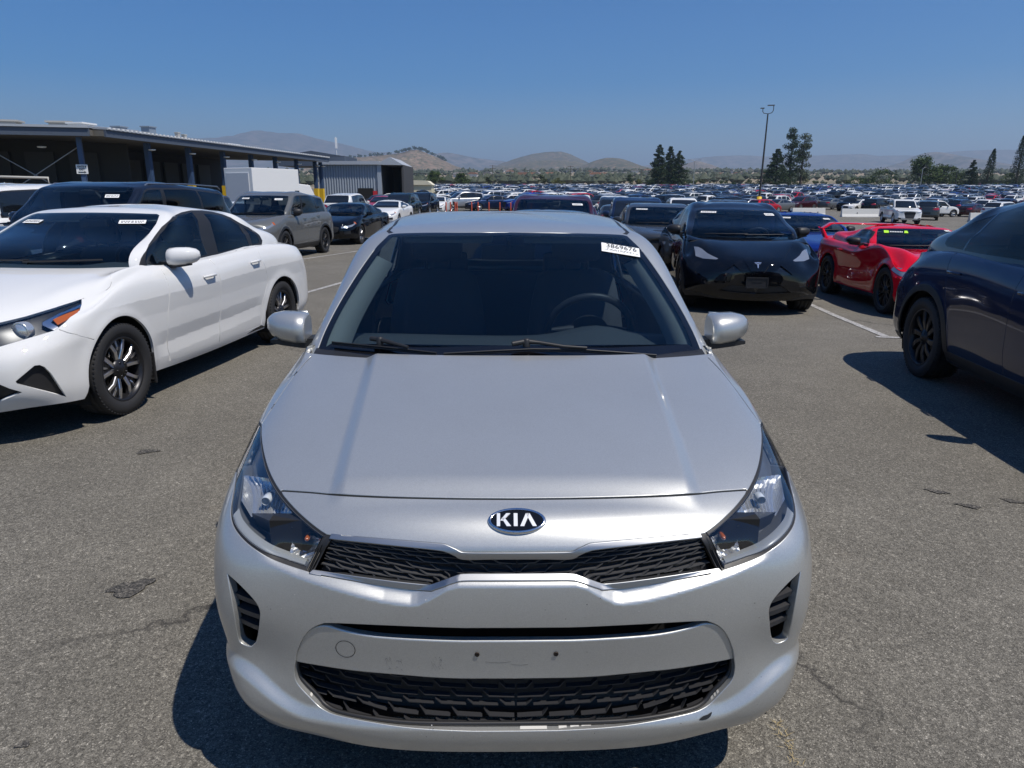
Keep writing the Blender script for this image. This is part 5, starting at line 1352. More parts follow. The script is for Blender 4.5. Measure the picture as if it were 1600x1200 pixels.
def supra_feat(c):
    B = c['B']; px = c['px']
    lamp = B.side([(.42, .66), (.70, .70), (.72, .66), (.50, .58), (.36, .58)])
    mk = B.side([(.40, .50), (.46, .56), (.47, .50), (.42, .42)])
    vent = B.side([(2.72, .70), (2.98, .86), (2.98, .74), (2.84, .62)])
    sill = [np.array([0, -.05])] + [B.side([(y, .24)])[0] for y in np.linspace(.7, 3.6, 24)] + [np.array([c['S'].umax, -.05])]
    return [('lamp', M_LAMP, lamp, dict(name='headlight')), ('mk', M_AMBER, mk, dict(name='side_marker')), ('sill', M_BLACKG, sill, dict(name='side_skirt', flange=.01))]
SUPRA['feat'] = supra_feat
def supra_extra(c):
    r = c['root']
    b = MB(); rows = []
    for i in range(25):
        u = -1 + 2 * i / 24; x = u * .84; z = 1.21 - .10 * max(0, abs(u) - .82) / .18; y = 4.02 + .06 * (1 - u * u); ch = .20
        rows.append([(x, y, z), (x, y + ch * .4, z + .022), (x, y + ch, z + .03), (x, y + ch, z + .018), (x, y + ch * .4, z - .008)])
    b.grid(rows, close=True)
    w_ = b.build('rear_wing', M_ANY, r); w_.color = RED
    for sx in (1, -1):
        b = MB(); b.grid([[(sx * .84, 4.02, 1.12), (sx * .86, 4.22, 1.15), (sx * .90, 4.20, 1.15), (sx * .88, 4.02, 1.12)], [(sx * .80, 3.80, .93), (sx * .82, 4.0, .98), (sx * .86, 4.0, .98), (sx * .84, 3.80, .93)]], close=True)
        q = b.build('wing_strut', M_ANY, r); q.color = RED
    # yellow-green marker writing across the top of the windscreen
    D = c['D']; q, n = D.xyz(D.front([(.34, 1.14)])); p, nn = Vector(q[0]), Vector(n[0]); p.x *= -1; nn.x *= -1
    M = frame_on(p, nn); yl = mat('neon_yellow_marker', (.45, .85, .03), .6); wh = mat('white_marker', (.7, .72, .7), .7)
    b = MB(); b.prism([(-.17, -.04), (-.10, -.035), (-.10, .04), (-.17, .045)], 'z', .003, .004); b.prism([(.12, -.03), (.18, -.03), (.17, .045), (.13, .045)], 'z', .003, .004); o = b.build('windscreen_marking', yl, r); o.matrix_local = M
    b = MB(); rnd = random.Random(2); x = -.085
    while x < .10: b.prism([(x, -.012), (x + .016, -.014), (x + .018, .020), (x + .003, .022)], 'z', .003, .004); x += .024
    o = b.build('windscreen_lettering', wh, r); o.matrix_local = M
build_car(SUPRA, RED, 'bright red sports coupe with a tall rear wing beside the black crossover', (6.26, 9.38, 0), R(-5.0), extra=supra_extra)
# ---- types for the rest
def sedan(**k):
    s = dict(L=4.85, w=.92, H=1.44, yF=.95, yR=3.76, rw=.33, rim=.225, track=.80, zn=.74, yc=1.28, zc=.98, zb0=.975, zb1=1.02, zd=1.05, yb=4.22, yt=2.06, zt=1.375, yrt=3.45, zrt=1.365, yB=2.42, yCs=3.30, yE=3.78, yC=3.60, topw=.65, cs=.26, fx=.78, opaque=True); s.update(k); return auto(**s)
def suv(**k):
    s = dict(L=4.72, w=.945, H=1.71, yF=.93, yR=3.695, rw=.37, rim=.25, track=.82, wt=.235, zn=.92, yc=1.18, zc=1.10, zb0=1.12, zb1=1.17, zd=1.15, yb=4.56, yt=1.86, zt=1.60, yrt=4.16, zrt=1.60, yB=2.40, yCs=3.42, yE=4.05, yC=4.05, topw=.72, cs=.20, fx=.80, clad=.055, clad_sill=.13, sill=.24, mirror=(.20, .18, .16), opaque=True, ny5=.05, fz=.03); s.update(k); return auto(**s)
def bigsuv(**k):
    s = dict(L=4.98, w=.995, H=1.75, yF=.95, yR=3.85, rw=.39, rim=.26, track=.86, wt=.24, zn=.98, yc=1.22, zc=1.14, zb0=1.15, zb1=1.19, zd=1.18, yb=4.84, yt=1.92, zt=1.66, yrt=4.45, zrt=1.66, yB=2.5, yCs=3.5, yE=4.42, yC=4.4, topw=.745, cs=.20, fx=.82, sill=.25, mirror=(.20, .18, .16), ny5=.04, fz=.02); s.update(k); return auto(**s)
def van(**k):
    s = dict(L=5.1, w=.99, H=1.76, yF=.98, yR=4.05, rw=.36, rim=.24, track=.86, zn=.90, yc=1.0, zc=1.08, zb0=1.08, zb1=1.12, zd=1.12, yb=4.98, yt=1.86, zt=1.65, yrt=4.66, zrt=1.64, yB=2.3, yCs=3.5, yE=4.55, yC=4.5, topw=.74, cs=.22, fx=.80, opaque=True, mirror=(.20, .18, .16)); s.update(k); return auto(**s)
def tail_front(lampz=(.72, .80), style=0):
    def f(c):
        s, B = c['s'], c['B']; zn, w_, L, zt = s['zn'], s['w'], s['L'], s['zd']
        a = B.front([(w_ * .50, zn - .115), (w_ * .72, zn - .085), (w_ * .86, zn - .035)]) + B.side([(s['yF'] - s['rw'] - .08, zn + .035), (s['yF'] - s['rw'] - .10, zn - .02)]) + B.front([(w_ * .84, zn - .12), (w_ * .66, zn - .17), (w_ * .52, zn - .175)])
        am = B.side([(s['yF'] - s['rw'] - .10, zn + .035), (s['yF'] - s['rw'] - .06, zn + .03), (s['yF'] - s['rw'] - .09, zn - .035), (s['yF'] - s['rw'] - .14, zn - .03)])
        g = B.front([(0, zn - .09), (w_ * .30, zn - .09), (w_ * .44, zn - .13), (w_ * .40, zn - .28), (w_ * .30, .42), (0, .42)]); g[0] = np.array([-1e-4, g[0][1]]); g[-1] = np.array([-1e-4, g[-1][1]])
        fl = B.front([(w_ * .60, .46), (w_ * .82, .50), (w_ * .84, .38), (w_ * .62, .36)])
        rc = B.front([(w_ * .46, zt - .14), (w_ * .62, zt - .06), (w_ * .76, zt - .05)], 7.0, -1) + B.side([(L - .30, zt - .045), (L - .34, zt - .15), (L - .26, zt - .22)]) + B.front([(w_ * .76, zt - .24), (w_ * .60, zt - .25), (w_ * .46, zt - .22)], 7.0, -1)
        pl = B.front([(0, .70), (.27, .70), (.27, .56), (0, .56)], 7.0, -1); pl[0] = np.array([c['S'].umax + 1e-4, pl[0][1]]); pl[-1] = np.array([c['S'].umax + 1e-4, pl[-1][1]])
        return [('am', M_AMBER, am, dict(name='side_marker')), ('lamp', M_LAMP, a, dict(name='headlight')), ('g', M_BLACK, g, dict(name='grille', off=-.02, flange=0, centre=1)), ('fl', M_BLACK, fl, dict(name='bumper_vent', off=-.015, flange=0)), ('tail', M_RED, rc, dict(name='tail_lamp')), ('pl', M_BLACK, pl, dict(name='plate_recess', off=-.01, flange=0, centre=1))]
    return f
TF = tail_front()
GREY = (.13, .135, .135, .2); GREYB = (.055, .06, .065, .4); SILVER = (.46, .47, .48, .6); BURG = (.055, .010, .014, .35); BLUE = (.008, .028, .20, .35); GREEN = (.012, .022, .018, .3)
SF = suv(feat=TF, stickers=[(-.44, 1.52, .22, .055), (.46, 1.50, .2, .07)], wheel='multi', opaque=False, dark_mirror=True)
build_car(SF, GREY, 'grey SUV with black wheels and two stickers, behind the white sedan', (-6.74, 17.46, 0), R(-6.0), lod=0)
AL = sedan(feat=TF, H=1.41, zt=1.345, zrt=1.335, opaque=False, wheel='twotone')
build_car(AL, BLACK, 'black sedan parked just behind the grey SUV', (-6.25, 24.5, 0), R(-6.0), lod=0)
NV = bigsuv(feat=TF, stickers=[(.52, 1.52, .19, .07)])
def rails(c):
    s = c['s']
    for sx in (1, -1):
        b = MB(); ys = np.linspace(s['yt'] + .35, s['yrt'] - .12, 9); x = s['w'] * (s['topw'] + .005)
        b.tube([(sx * x, ys[0] - .08, s['H'] - .075)] + [(sx * x, y, s['H'] - .025 - .02 * abs(y - ys[4]) / 1.2) for y in ys] + [(sx * x, ys[-1] + .08, s['H'] - .09)], .013, 6); b.build('roof_rail', M_BLACK if s is not NV else M_SATIN, c['root'])
build_car(NV, (.010, .014, .026, .3), 'large navy SUV with roof rails standing behind the white sedan', (-6.45, 8.85, 0), R(-6.0), lod=0, extra=rails)
NS = suv(feat=TF, H=1.53, zt=1.44, zrt=1.42, L=4.55, yR=3.6, zn=.86, zc=1.04, zb0=1.06, zb1=1.12, zd=1.12, yb=4.35, yrt=3.95, yE=3.95, yC=3.95, stickers=[(-.42, 1.38, .26, .05)], opaque=False)
build_car(NS, GREYB, 'charcoal crossover parked behind the black crossover, partly hidden by it', (3.25, 15.3, 0), R(-6.0), lod=0, extra=rails)
MU = sedan(feat=TF, L=4.79, w=.955, H=1.385, zn=.76, yc=1.62, zc=.98, zb0=.98, zb1=1.02, zd=1.05, yb=4.25, yt=2.32, zt=1.32, yrt=3.35, zrt=1.30, yB=2.95, yCs=3.05, yE=3.55, yC=3.5, yF=.92, yR=3.64, fz=.04, cs=.22, stickers=[(-.44, 1.26, .24, .06), (.46, 1.25, .16, .06)], opaque=False, dark_mirror=True)
def stang(c):
    q, n = c['B'].xyz(c['B'].front([(.55, .52)])); y = q[0][1]
    b = MB(); b.box((.62, y - .01, .50), (.50, .03, .05)); b.box((-.62, y - .01, .50), (.50, .03, .05)); b.build('bumper_stripe', mat('white_trim', (.75, .75, .74), .4), c['root'])
build_car(MU, BLUE, 'bright blue muscle coupe parked between the black crossover and the red coupe', (6.35, 14.2, 0), R(-6.0), lod=0, extra=stang)
SB = sedan(feat=TF, stickers=[(.5, 1.27, .22, .05)], H=1.39, zt=1.33, zrt=1.32)
build_car(SB, DARKBLUE, 'dark blue sedan whose roof rises just behind the silver hatchback', (.30, 8.1, 0), R(-5.0), lod=0)
VN = van(feat=TF, H=1.66, zt=1.56, zrt=1.55, stickers=[(.50, 1.46, .22, .07)], opaque=False)
build_car(VN, BURG, 'burgundy minivan behind the dark blue sedan in the middle', (.72, 13.6, 0), R(-4.0), lod=0)
# ------------------------------------------------------------------ ground, marks, buildings, street furniture
from mathutils import noise as mnoise
def asphalt():
    m = bpy.data.materials.new('asphalt'); m.use_nodes = True; n = NT(m); p = bsdf(m)
    tc = n.add('ShaderNodeTexCoord').outputs['Object']
    v1 = n.add('ShaderNodeTexVoronoi', _Scale=300.0); n.lk(tc, v1.inputs['Vector'])
    v2 = n.add('ShaderNodeTexVoronoi', _Scale=95.0); n.lk(tc, v2.inputs['Vector'])
    sep1 = n.add('ShaderNodeSeparateColor'); n.lk(v1.outputs['Color'], sep1.inputs[0]); sep2 = n.add('ShaderNodeSeparateColor'); n.lk(v2.outputs['Color'], sep2.inputs[0])
    base = n.ramp(sep1.outputs[0], [(0, (.078, .072, .061)), (.35, (.138, .128, .107)), (.7, (.180, .167, .139)), (.93, (.230, .213, .177)), (1, (.40, .37, .31))])
    big = n.ramp(sep2.outputs[1], [(0, .70), (.5, 1.0), (.93, 1.1), (1, 1.6)])
    c = n.mix(base, big, 1.0, 'MULTIPLY')
    c = n.mix(c, n.ramp(n.noise(tc, .35, 6, .6), [(.3, .86), (.7, 1.10)]), 1.0, 'MULTIPLY')
    c = n.mix(c, n.ramp(n.noise(tc, 2.3, 5, .65), [(.28, .88), (.7, 1.07)]), 1.0, 'MULTIPLY')
    c = n.mix(c, (.16, .125, .09), n.ramp(n.noise(tc, 1.1, 6, .7), [(.62, 0.0), (.80, .35)]))
    # drips and tyre scuffs: small dark smudges
    sm_ = n.add('ShaderNodeTexVoronoi', _Scale=.55, _Randomness=1.0); 
    dst = n.add('ShaderNodeVectorMath', operation='ADD'); nz = n.add('ShaderNodeTexNoise', _Scale=4.0, _Detail=4.0); n.lk(tc, nz.inputs['Vector'])
    sc = n.add('ShaderNodeVectorMath', operation='SCALE'); sc.inputs['Scale'].default_value = .35; n.lk(nz.outputs['Color'], sc.inputs[0]); n.lk(tc, dst.inputs[0]); n.lk(sc.outputs[0], dst.inputs[1]); n.lk(dst.outputs[0], sm_.inputs['Vector'])
    c = n.mix(c, (.05, .047, .043), n.ramp(sm_.outputs['Distance'], [(.05, .75), (.13, 0.0)]))
    # hairline cracks
    ck = n.add('ShaderNodeTexVoronoi', feature='DISTANCE_TO_EDGE', _Scale=.16); d2 = n.add('ShaderNodeVectorMath', operation='ADD'); s2 = n.add('ShaderNodeVectorMath', operation='SCALE'); s2.inputs['Scale'].default_value = 1.2
    nz2 = n.add('ShaderNodeTexNoise', _Scale=.9, _Detail=7.0, _Roughness=.65); n.lk(tc, nz2.inputs['Vector']); n.lk(nz2.outputs['Color'], s2.inputs[0]); n.lk(tc, d2.inputs[0]); n.lk(s2.outputs[0], d2.inputs[1]); n.lk(d2.outputs[0], ck.inputs['Vector'])
    crk = n.ramp(ck.outputs['Distance'], [(.0, 1.0), (.0022, .55), (.0042, 0.0)])
    crk = n.math('MULTIPLY', crk, n.ramp(n.noise(tc, .5, 3, .6), [(.42, 0.0), (.55, .8)]))
    c = n.mix(c, (.03, .028, .026), crk)
    n.lk(c, p.inputs['Base Color']); p.inputs['Roughness'].default_value = .88; p.inputs['Specular IOR Level'].default_value = .25
    b = n.add('ShaderNodeBump', _Strength=.4, _Distance=.004); hgt = n.math('ADD', v1.outputs['Distance'], n.math('MULTIPLY', crk, -1.2)); n.lk(hgt, b.inputs['Height']); n.lk(b.outputs[0], p.inputs['Normal'])
    return m
M_ASPH = asphalt()
g = MB(); xs = sorted(set(list(np.arange(-12, 16, 1.0)) + list(np.arange(-60, 80, 6.0)) + list(np.arange(-260, 300, 20.0)))); ys = sorted(set(list(np.arange(-3, 26, 1.0)) + list(np.arange(-40, 80, 5.0)) + list(np.arange(80, 291, 10.0)) + [291.0]))
g.grid([[(x, y, ground_z(x, y)) for y in ys] for x in xs]); tag(g.build('parking_lot', M_ASPH, fix=False), kind='structure')
def land_z(x, y):
    d = y
    return float(np.interp(d, [280, 420, 900, 1500, 2000, 2600, 6000, 30000], [3.6, 5.0, 20, 44, 58, 64, 70, 80])) + mnoise.fractal(Vector((x / 500, y / 500, 0)), 1, 2, 3) * float(np.interp(y, [300, 900, 2000], [0, 3, 8]))
def ground_soil():
    m = bpy.data.materials.new('dry_soil'); m.use_nodes = True; n = NT(m); p = bsdf(m); tc = n.add('ShaderNodeTexCoord').outputs['Object']
    c = n.ramp(n.noise(tc, .012, 8, .6), [(.3, (.20, .15, .10)), (.5, (.30, .235, .155)), (.7, (.22, .19, .12))]); c = n.mix(c, (.085, .095, .05), n.ramp(n.noise(tc, .03, 6, .65), [(.48, 0.0), (.62, .8)]))
    n.lk(c, p.inputs['Base Color']); p.inputs['Roughness'].default_value = .95; return m
M_SOIL = ground_soil()
g = MB(); ys = [290.9, 300, 320, 350, 400, 500, 650, 800, 1000, 1300, 1600, 2000, 2600, 3500, 5000, 8000, 14000, 30000]
g.grid([[(t * y * 1.25, y, land_z(t * y * 1.25, y) if y > 295 else ground_z(t * 300, 291)) for y in ys] for t in np.linspace(-1, 1, 61)]); tag(g.build('ground', M_SOIL, fix=False), kind='structure')
# side ground beyond the lot
g = MB(); g.grid([[(sx * x, y, ground_z(sx * 280, y) - .3) for y in (-40, 60, 120, 200, 290.8)] for sx, x in ((-1, 3000), (-1, 259))]); g.grid([[(x, y, ground_z(280, y) - .3) for y in (-40, 60, 120, 200, 290.8)] for x in (279, 3000)]); tag(g.build('verge', M_SOIL, fix=False), kind='structure')
# painted bay lines
def linepaint():
    m = bpy.data.materials.new('worn_white_paint'); m.use_nodes = True; n = NT(m); p = bsdf(m); tc = n.add('ShaderNodeTexCoord').outputs['Object']
    v = n.add('ShaderNodeTexVoronoi', _Scale=110.0); n.lk(tc, v.inputs['Vector']); sp = n.add('ShaderNodeSeparateColor'); n.lk(v.outputs['Color'], sp.inputs[0])
    f = n.math('ADD', n.math('MULTIPLY', sp.outputs[0], .6), n.noise(tc, 5.0, 5, .7))
    n.lk(n.mix((.46, .45, .43), (.17, .16, .148), n.ramp(f, [(.70, 0.0), (.95, 1.0)])), p.inputs['Base Color']); p.inputs['Roughness'].default_value = .85; return m
M_LINE = linepaint()
def bay_line(a, b, wd=.10):
    a, b = np.array(a, float), np.array(b, float); t = (b - a) / np.linalg.norm(b - a); nn = np.array([-t[1], t[0]]) * wd / 2; k = max(2, int(np.linalg.norm(b - a) / .8)); m = MB()
    m.grid([[(*(a + (b - a) * i / k + nn), ground_z(*(a + (b - a) * i / k + nn)) + .006), (*(a + (b - a) * i / k - nn), ground_z(*(a + (b - a) * i / k - nn)) + .006)] for i in range(k + 1)], smooth=False)
    tag(m.build('parking_line', M_LINE, fix=False), kind='structure')
for a, b in (((4.44, 8.3), (4.98, 13.6)), ((4.3, 8.25), (5.7, 8.05)), ((-3.6, 10.4), (-3.0, 14.2)), ((-5.95, 16.4), (-4.2, 23.6)), ((-6.9, 12.6), (-6.3, 17.0)), ((1.9, 14.0), (2.4, 19.0)), ((1.6, 9.0), (1.9, 12.5))): bay_line(a, b)
# oil spots: flat stains with ragged rims
def stain(x, y, rx, ry, rot, seed, name='oil_stain'):
    rnd = random.Random(seed); k = 28; m = MB(); ring = []
    for i in range(k):
        a = 2 * math.pi * i / k; r = 1 + .22 * math.sin(3 * a + seed) + .12 * math.sin(7 * a + 2 * seed) + rnd.uniform(-.10, .10); u, v = rx * r * math.cos(a), ry * r * math.sin(a)
        px_, py_ = x + u * math.cos(rot) - v * math.sin(rot), y + u * math.sin(rot) + v * math.cos(rot); ring.append((px_, py_, ground_z(px_, py_) + .0045))
    m.add(ring, [tuple(range(k))]); return tag(m.build(name, M_STAIN, fix=False), kind='structure')
M_STAIN = bpy.data.materials.new('oil_soaked_asphalt'); M_STAIN.use_nodes = True
_n = NT(M_STAIN); _tc = _n.add('ShaderNodeTexCoord').outputs['Object']; _v = _n.add('ShaderNodeTexVoronoi', _Scale=150.0); _n.lk(_tc, _v.inputs['Vector']); _s = _n.add('ShaderNodeSeparateColor'); _n.lk(_v.outputs['Color'], _s.inputs[0])
_n.lk(_n.ramp(_s.outputs[0], [(0, (.022, .021, .018)), (.6, (.062, .057, .049)), (1, (.17, .155, .13))]), bsdf(M_STAIN).inputs['Base Color']); bsdf(M_STAIN).inputs['Roughness'].default_value = .8
p_ = ground_at(205, 920); stain(p_.x, p_.y, .078, .060, .7, 1)
p_ = ground_at(231, 707); stain(p_.x, p_.y, .06, .035, .3, 2)
p_ = ground_at(37, 1165); stain(p_.x, p_.y, .018, .012, .3, 4)
for k_, (a, b) in enumerate(((1515, 788), (1465, 765), (1585, 780))): p_ = ground_at(a, b); stain(p_.x, p_.y, .055, .022, -.5, 5 + k_)
# dead weeds by the right front corner
wd = MB(); rnd = random.Random(11)
for cx, cy in ((1222, 1148), (1234, 1166), (1240, 1185), (1216, 1130)):
    c0 = ground_at(cx, cy)
    for i in range(13):
        a = rnd.uniform(0, 6.28); L_ = rnd.uniform(.012, .03); q = c0 + Vector((rnd.gauss(0, .008), rnd.gauss(0, .012), 0)); t = q + Vector((math.cos(a) * L_, math.sin(a) * L_, rnd.uniform(.002, .014))); s_ = Vector((-math.sin(a), math.cos(a), 0)) * .0011
        wd.add([q - s_, q + s_, t], [(0, 1, 2)])
tag(wd.build('dead_grass', mat('straw', (.40, .31, .15), .9), fix=False), 'dry yellow weeds in the crack by the bumper', 'weeds', kind='stuff')

# ------------------------------------------------------------------ warehouse on the left
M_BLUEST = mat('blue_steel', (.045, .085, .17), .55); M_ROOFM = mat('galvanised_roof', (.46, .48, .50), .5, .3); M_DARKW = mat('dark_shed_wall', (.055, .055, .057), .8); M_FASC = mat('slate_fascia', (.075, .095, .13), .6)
M_YEL = mat('yellow_paint', (.75, .47, .02), .55); M_WHITEP = mat('white_paint', (.78, .78, .76), .6); M_CONC = mat('pale_concrete', (.42, .41, .38), .9); M_SOFF = mat('soffit_timber', (.16, .15, .13), .8)
def warehouse():
    r = thing('warehouse', 'long dark open-sided loading shed with blue columns and low roof at left', 'warehouse', (-26.8, 48, .0))
    def seg(a, b, n, roofmat, over):
        A, Bq = Vector((*a, 0)), Vector((*b, 0)); t = (Bq - A).normalized(); back = Vector((-t.y, t.x, 0)) if t.y > .5 else Vector((-t.y, t.x, 0))
        return A, Bq, t, back
    org = Vector((-26.8, 48, 0))
    def put(m, nm, mt, bevel=0):
        o = m.build(nm, mt, r); o.data.transform(Matrix.Translation(-org)); return o
    he, fa = 5.45, .42
    long_a, long_b = Vector((-26.8, 48, 0)), Vector((-21.9, 85.5, 0)); tl = (long_b - long_a).normalized(); bk = Vector((-tl.y, tl.x, 0))
    near_b = Vector((-62, 38.2, 0)); tn = (near_b - long_a).normalized(); bn = Vector((tn.y, -tn.x, 0)); bn = bn if bn.y > 0 else -bn
    def slab(a, b, back, z0, z1, d0, d1, nm, mt, zb=0.0):
        m = MB(); q = [a + back * d0, b + back * d0, b + back * d1, a + back * d1]
        vs = [v + Vector((0, 0, z0 + (zb if i > 1 else 0))) for i, v in enumerate(q)] + [v + Vector((0, 0, z1 + (zb if i > 1 else 0))) for i, v in enumerate(q)]
        m.add(vs, [(0, 1, 2, 3), (4, 5, 6, 7), (0, 1, 5, 4), (1, 2, 6, 5), (2, 3, 7, 6), (3, 0, 4, 7)]); return put(m, nm, mt)
    slab(long_a, long_b, bk, he - fa, he, -.9, -.75, 'fascia', M_FASC); slab(long_a, long_b, bk, he + .02, he + .14, -1.0, 26, 'roof', M_ROOFM, 1.2)
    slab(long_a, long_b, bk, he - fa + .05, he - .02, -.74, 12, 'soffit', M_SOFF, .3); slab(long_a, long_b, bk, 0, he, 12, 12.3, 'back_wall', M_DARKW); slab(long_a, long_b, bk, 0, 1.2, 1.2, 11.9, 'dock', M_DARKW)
    slab(long_a, near_b, bn, he - fa, he + .05, -.9, -.75, 'fascia', M_FASC); slab(long_a, near_b, bn, he + .06, he + .2, -1.0, 14, 'roof', M_ROOFM, .9); slab(long_a, near_b, bn, he + .35, he + .75, 7.5, 7.7, 'parapet', M_FASC)
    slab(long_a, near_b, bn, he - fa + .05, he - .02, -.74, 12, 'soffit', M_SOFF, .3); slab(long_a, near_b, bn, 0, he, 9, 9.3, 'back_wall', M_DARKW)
    m = MB(); L = (long_b - long_a).length; k = int(L / .45)
    for i in range(k):
        c = long_a + tl * (i + .5) * L / k + bk * -1.02; m.box((c.x, c.y, he + .12), (.05, .20, .10), Matrix.Rotation(math.atan2(tl.y, tl.x) - math.pi / 2, 3, 'Z'))
    o = put(m, 'roof_corrugation', M_WHITEP); o['kind'] = 'stuff'
    rotl = Matrix.Rotation(math.atan2(tl.y, tl.x), 3, 'Z'); rotn = Matrix.Rotation(math.atan2(tn.y, tn.x), 3, 'Z')
    for i, d in enumerate((5.6, 10.8, 16.0, 21.0, 26.0, 31.0, 36.0, 37.6)):
        c = long_a + tl * d + bk * .1; m = MB(); m.box((c.x, c.y, (he - fa) / 2 + .3), (.10, .34, he - fa - .6), rotl)
        for s_ in (-.17, .17): q = c + bk * s_ * .0 + tl * s_ * .9; m.box((q.x, q.y, (he - fa) / 2 + .3), (.05, .34, he - fa - .6), rotl)
        co = put(m, 'column', M_BLUEST); m = MB(); m.box((c.x, c.y, .75), (.46, .46, 2.9 if i < 3 else 2.7), rotl); 
        yo = put(m, 'column_guard', M_YEL)
        m = MB(); m.lathe([(0, .02), (.02, .22), (.10, .26), (.12, .02)], 12, axis='z', c=tuple(c + bk * -.35 + Vector((0, 0, he - .95)))); put(m, 'shed_lamp', M_WHITEP)
    for d in (.9, 6.6, 12.6, 18.6, 24.6):
        c = long_a + tn * d + bn * .1; m = MB(); m.box((c.x, c.y, (he - fa) / 2), (.26, .34, he - fa), rotn); put(m, 'column', M_BLUEST)
        m = MB(); q = c + tn * 2.6 + bn * 1.5; m.lathe([(0, .02), (.02, .24), (.10, .28), (.12, .02)], 12, axis='z', c=(q.x, q.y, he - 1.05)); put(m, 'shed_lamp', M_WHITEP)
    a, b = long_a + tn * .9 + bn * .4, long_a + tn * 6.6 + bn * .4
    for z0, z1 in ((.8, he - .9), (he - .9, .8)):
        m = MB(); m.tube([a + Vector((0, 0, z0)), b + Vector((0, 0, z1))], .035, 6); put(m, 'brace', mat('pale_cable', (.3, .3, .29), .6))
    rnd = random.Random(4)
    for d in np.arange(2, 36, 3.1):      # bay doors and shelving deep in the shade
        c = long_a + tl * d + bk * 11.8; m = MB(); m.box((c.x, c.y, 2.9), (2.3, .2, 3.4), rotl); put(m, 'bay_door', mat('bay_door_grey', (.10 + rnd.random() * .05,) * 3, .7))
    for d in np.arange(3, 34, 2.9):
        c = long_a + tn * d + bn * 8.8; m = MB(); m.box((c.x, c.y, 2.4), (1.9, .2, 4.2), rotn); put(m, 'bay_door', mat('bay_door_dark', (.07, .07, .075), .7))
    # direction sign on the second column
    c = long_a + tn * .9 + bn * -.12; m = MB(); m.box((c.x, c.y, 3.05), (.66, .04, .58), rotn); sg = put(m, 'sign_board', M_WHITEP)
    M = Matrix.Translation(c - org + bn * -.03 + Vector((0, 0, 3.05))) @ (rotn @ Matrix.Rotation(math.pi, 3, 'Z')).to_4x4() @ Matrix.Rotation(math.pi / 2, 4, 'X')
    text_mesh('sign_letters', 'GATE 8', .155, M_INK, sg, M @ Matrix.Translation((0, .155, .0)), .004, bold=.004); text_mesh('sign_letters', 'EXIT', .155, M_INK, sg, M @ Matrix.Translation((0, -.01, .0)), .004, bold=.004)
    m = MB(); m.prism([(-.23, -.02), (.12, -.02), (.12, -.05), (.24, .01), (.12, .07), (.12, .035), (-.23, .035)], 'z', 0, .005); ar = m.build('sign_arrow', M_INK, sg); ar.matrix_local = M @ Matrix.Translation((0, -.19, 0))
    # roof-top plant
    for d, bkd, sx, sz, nm, mt in ((3.0, 3, 1.3, .35, 'roof_fan', M_WHITEP), (8.5, 6, .9, .3, 'roof_fan', M_CONC), (15.5, 9, 1.0, 1.0, 'roof_unit', mat('grey_duct', (.22, .27, .33), .5)), (17.5, 9, 1.8, .7, 'roof_unit', M_CONC), (19.6, 9, 1.0, 1.35, 'roof_unit', mat('grey_duct', (.22, .27, .33), .5)), (25, 8, 2.4, .5, 'roof_unit', M_WHITEP), (31, 8, 2.4, .6, 'roof_unit', M_WHITEP), (22.5, 8, .4, 1.1, 'vent_pipe', M_CONC), (23.6, 8, .4, 1.0, 'vent_pipe', M_CONC)):
        c = long_a + tl * d + bk * bkd; m = MB(); z0 = he + .15 + bkd * .046; m.box((c.x, c.y, z0 + sz / 2), (sx, sx * .8, sz), rotl); m.box((c.x, c.y, z0 + sz + .05), (sx * 1.15, sx * .95, .1), rotl); put(m, nm, mt)
    for d, sz, nm in ((4.2, .25, 'roof_fan'), (7.6, .25, 'roof_fan'), (11.0, .3, 'roof_fan')):
        c = long_a + tn * d + bn * 9; m = MB(); z0 = he + .9; m.box((c.x, c.y, z0 + sz / 2), (1.3, 1.3, sz), rotn); m.box((c.x, c.y, z0 + sz), (1.7, 1.5, .12), rotn); put(m, nm, M_CONC)
    for d in (12.6, 14.0):
        c = long_a + tn * d + bn * 10; m = MB(); m.box((c.x, c.y, he + 1.3), (.4, .4, 1.2), rotn); m.box((c.x + .6, c.y, he + 1.3), (.22, .22, 1.2), rotn); put(m, 'vent_stack', mat('grey_duct', (.22, .27, .33), .5))
    return r
warehouse()
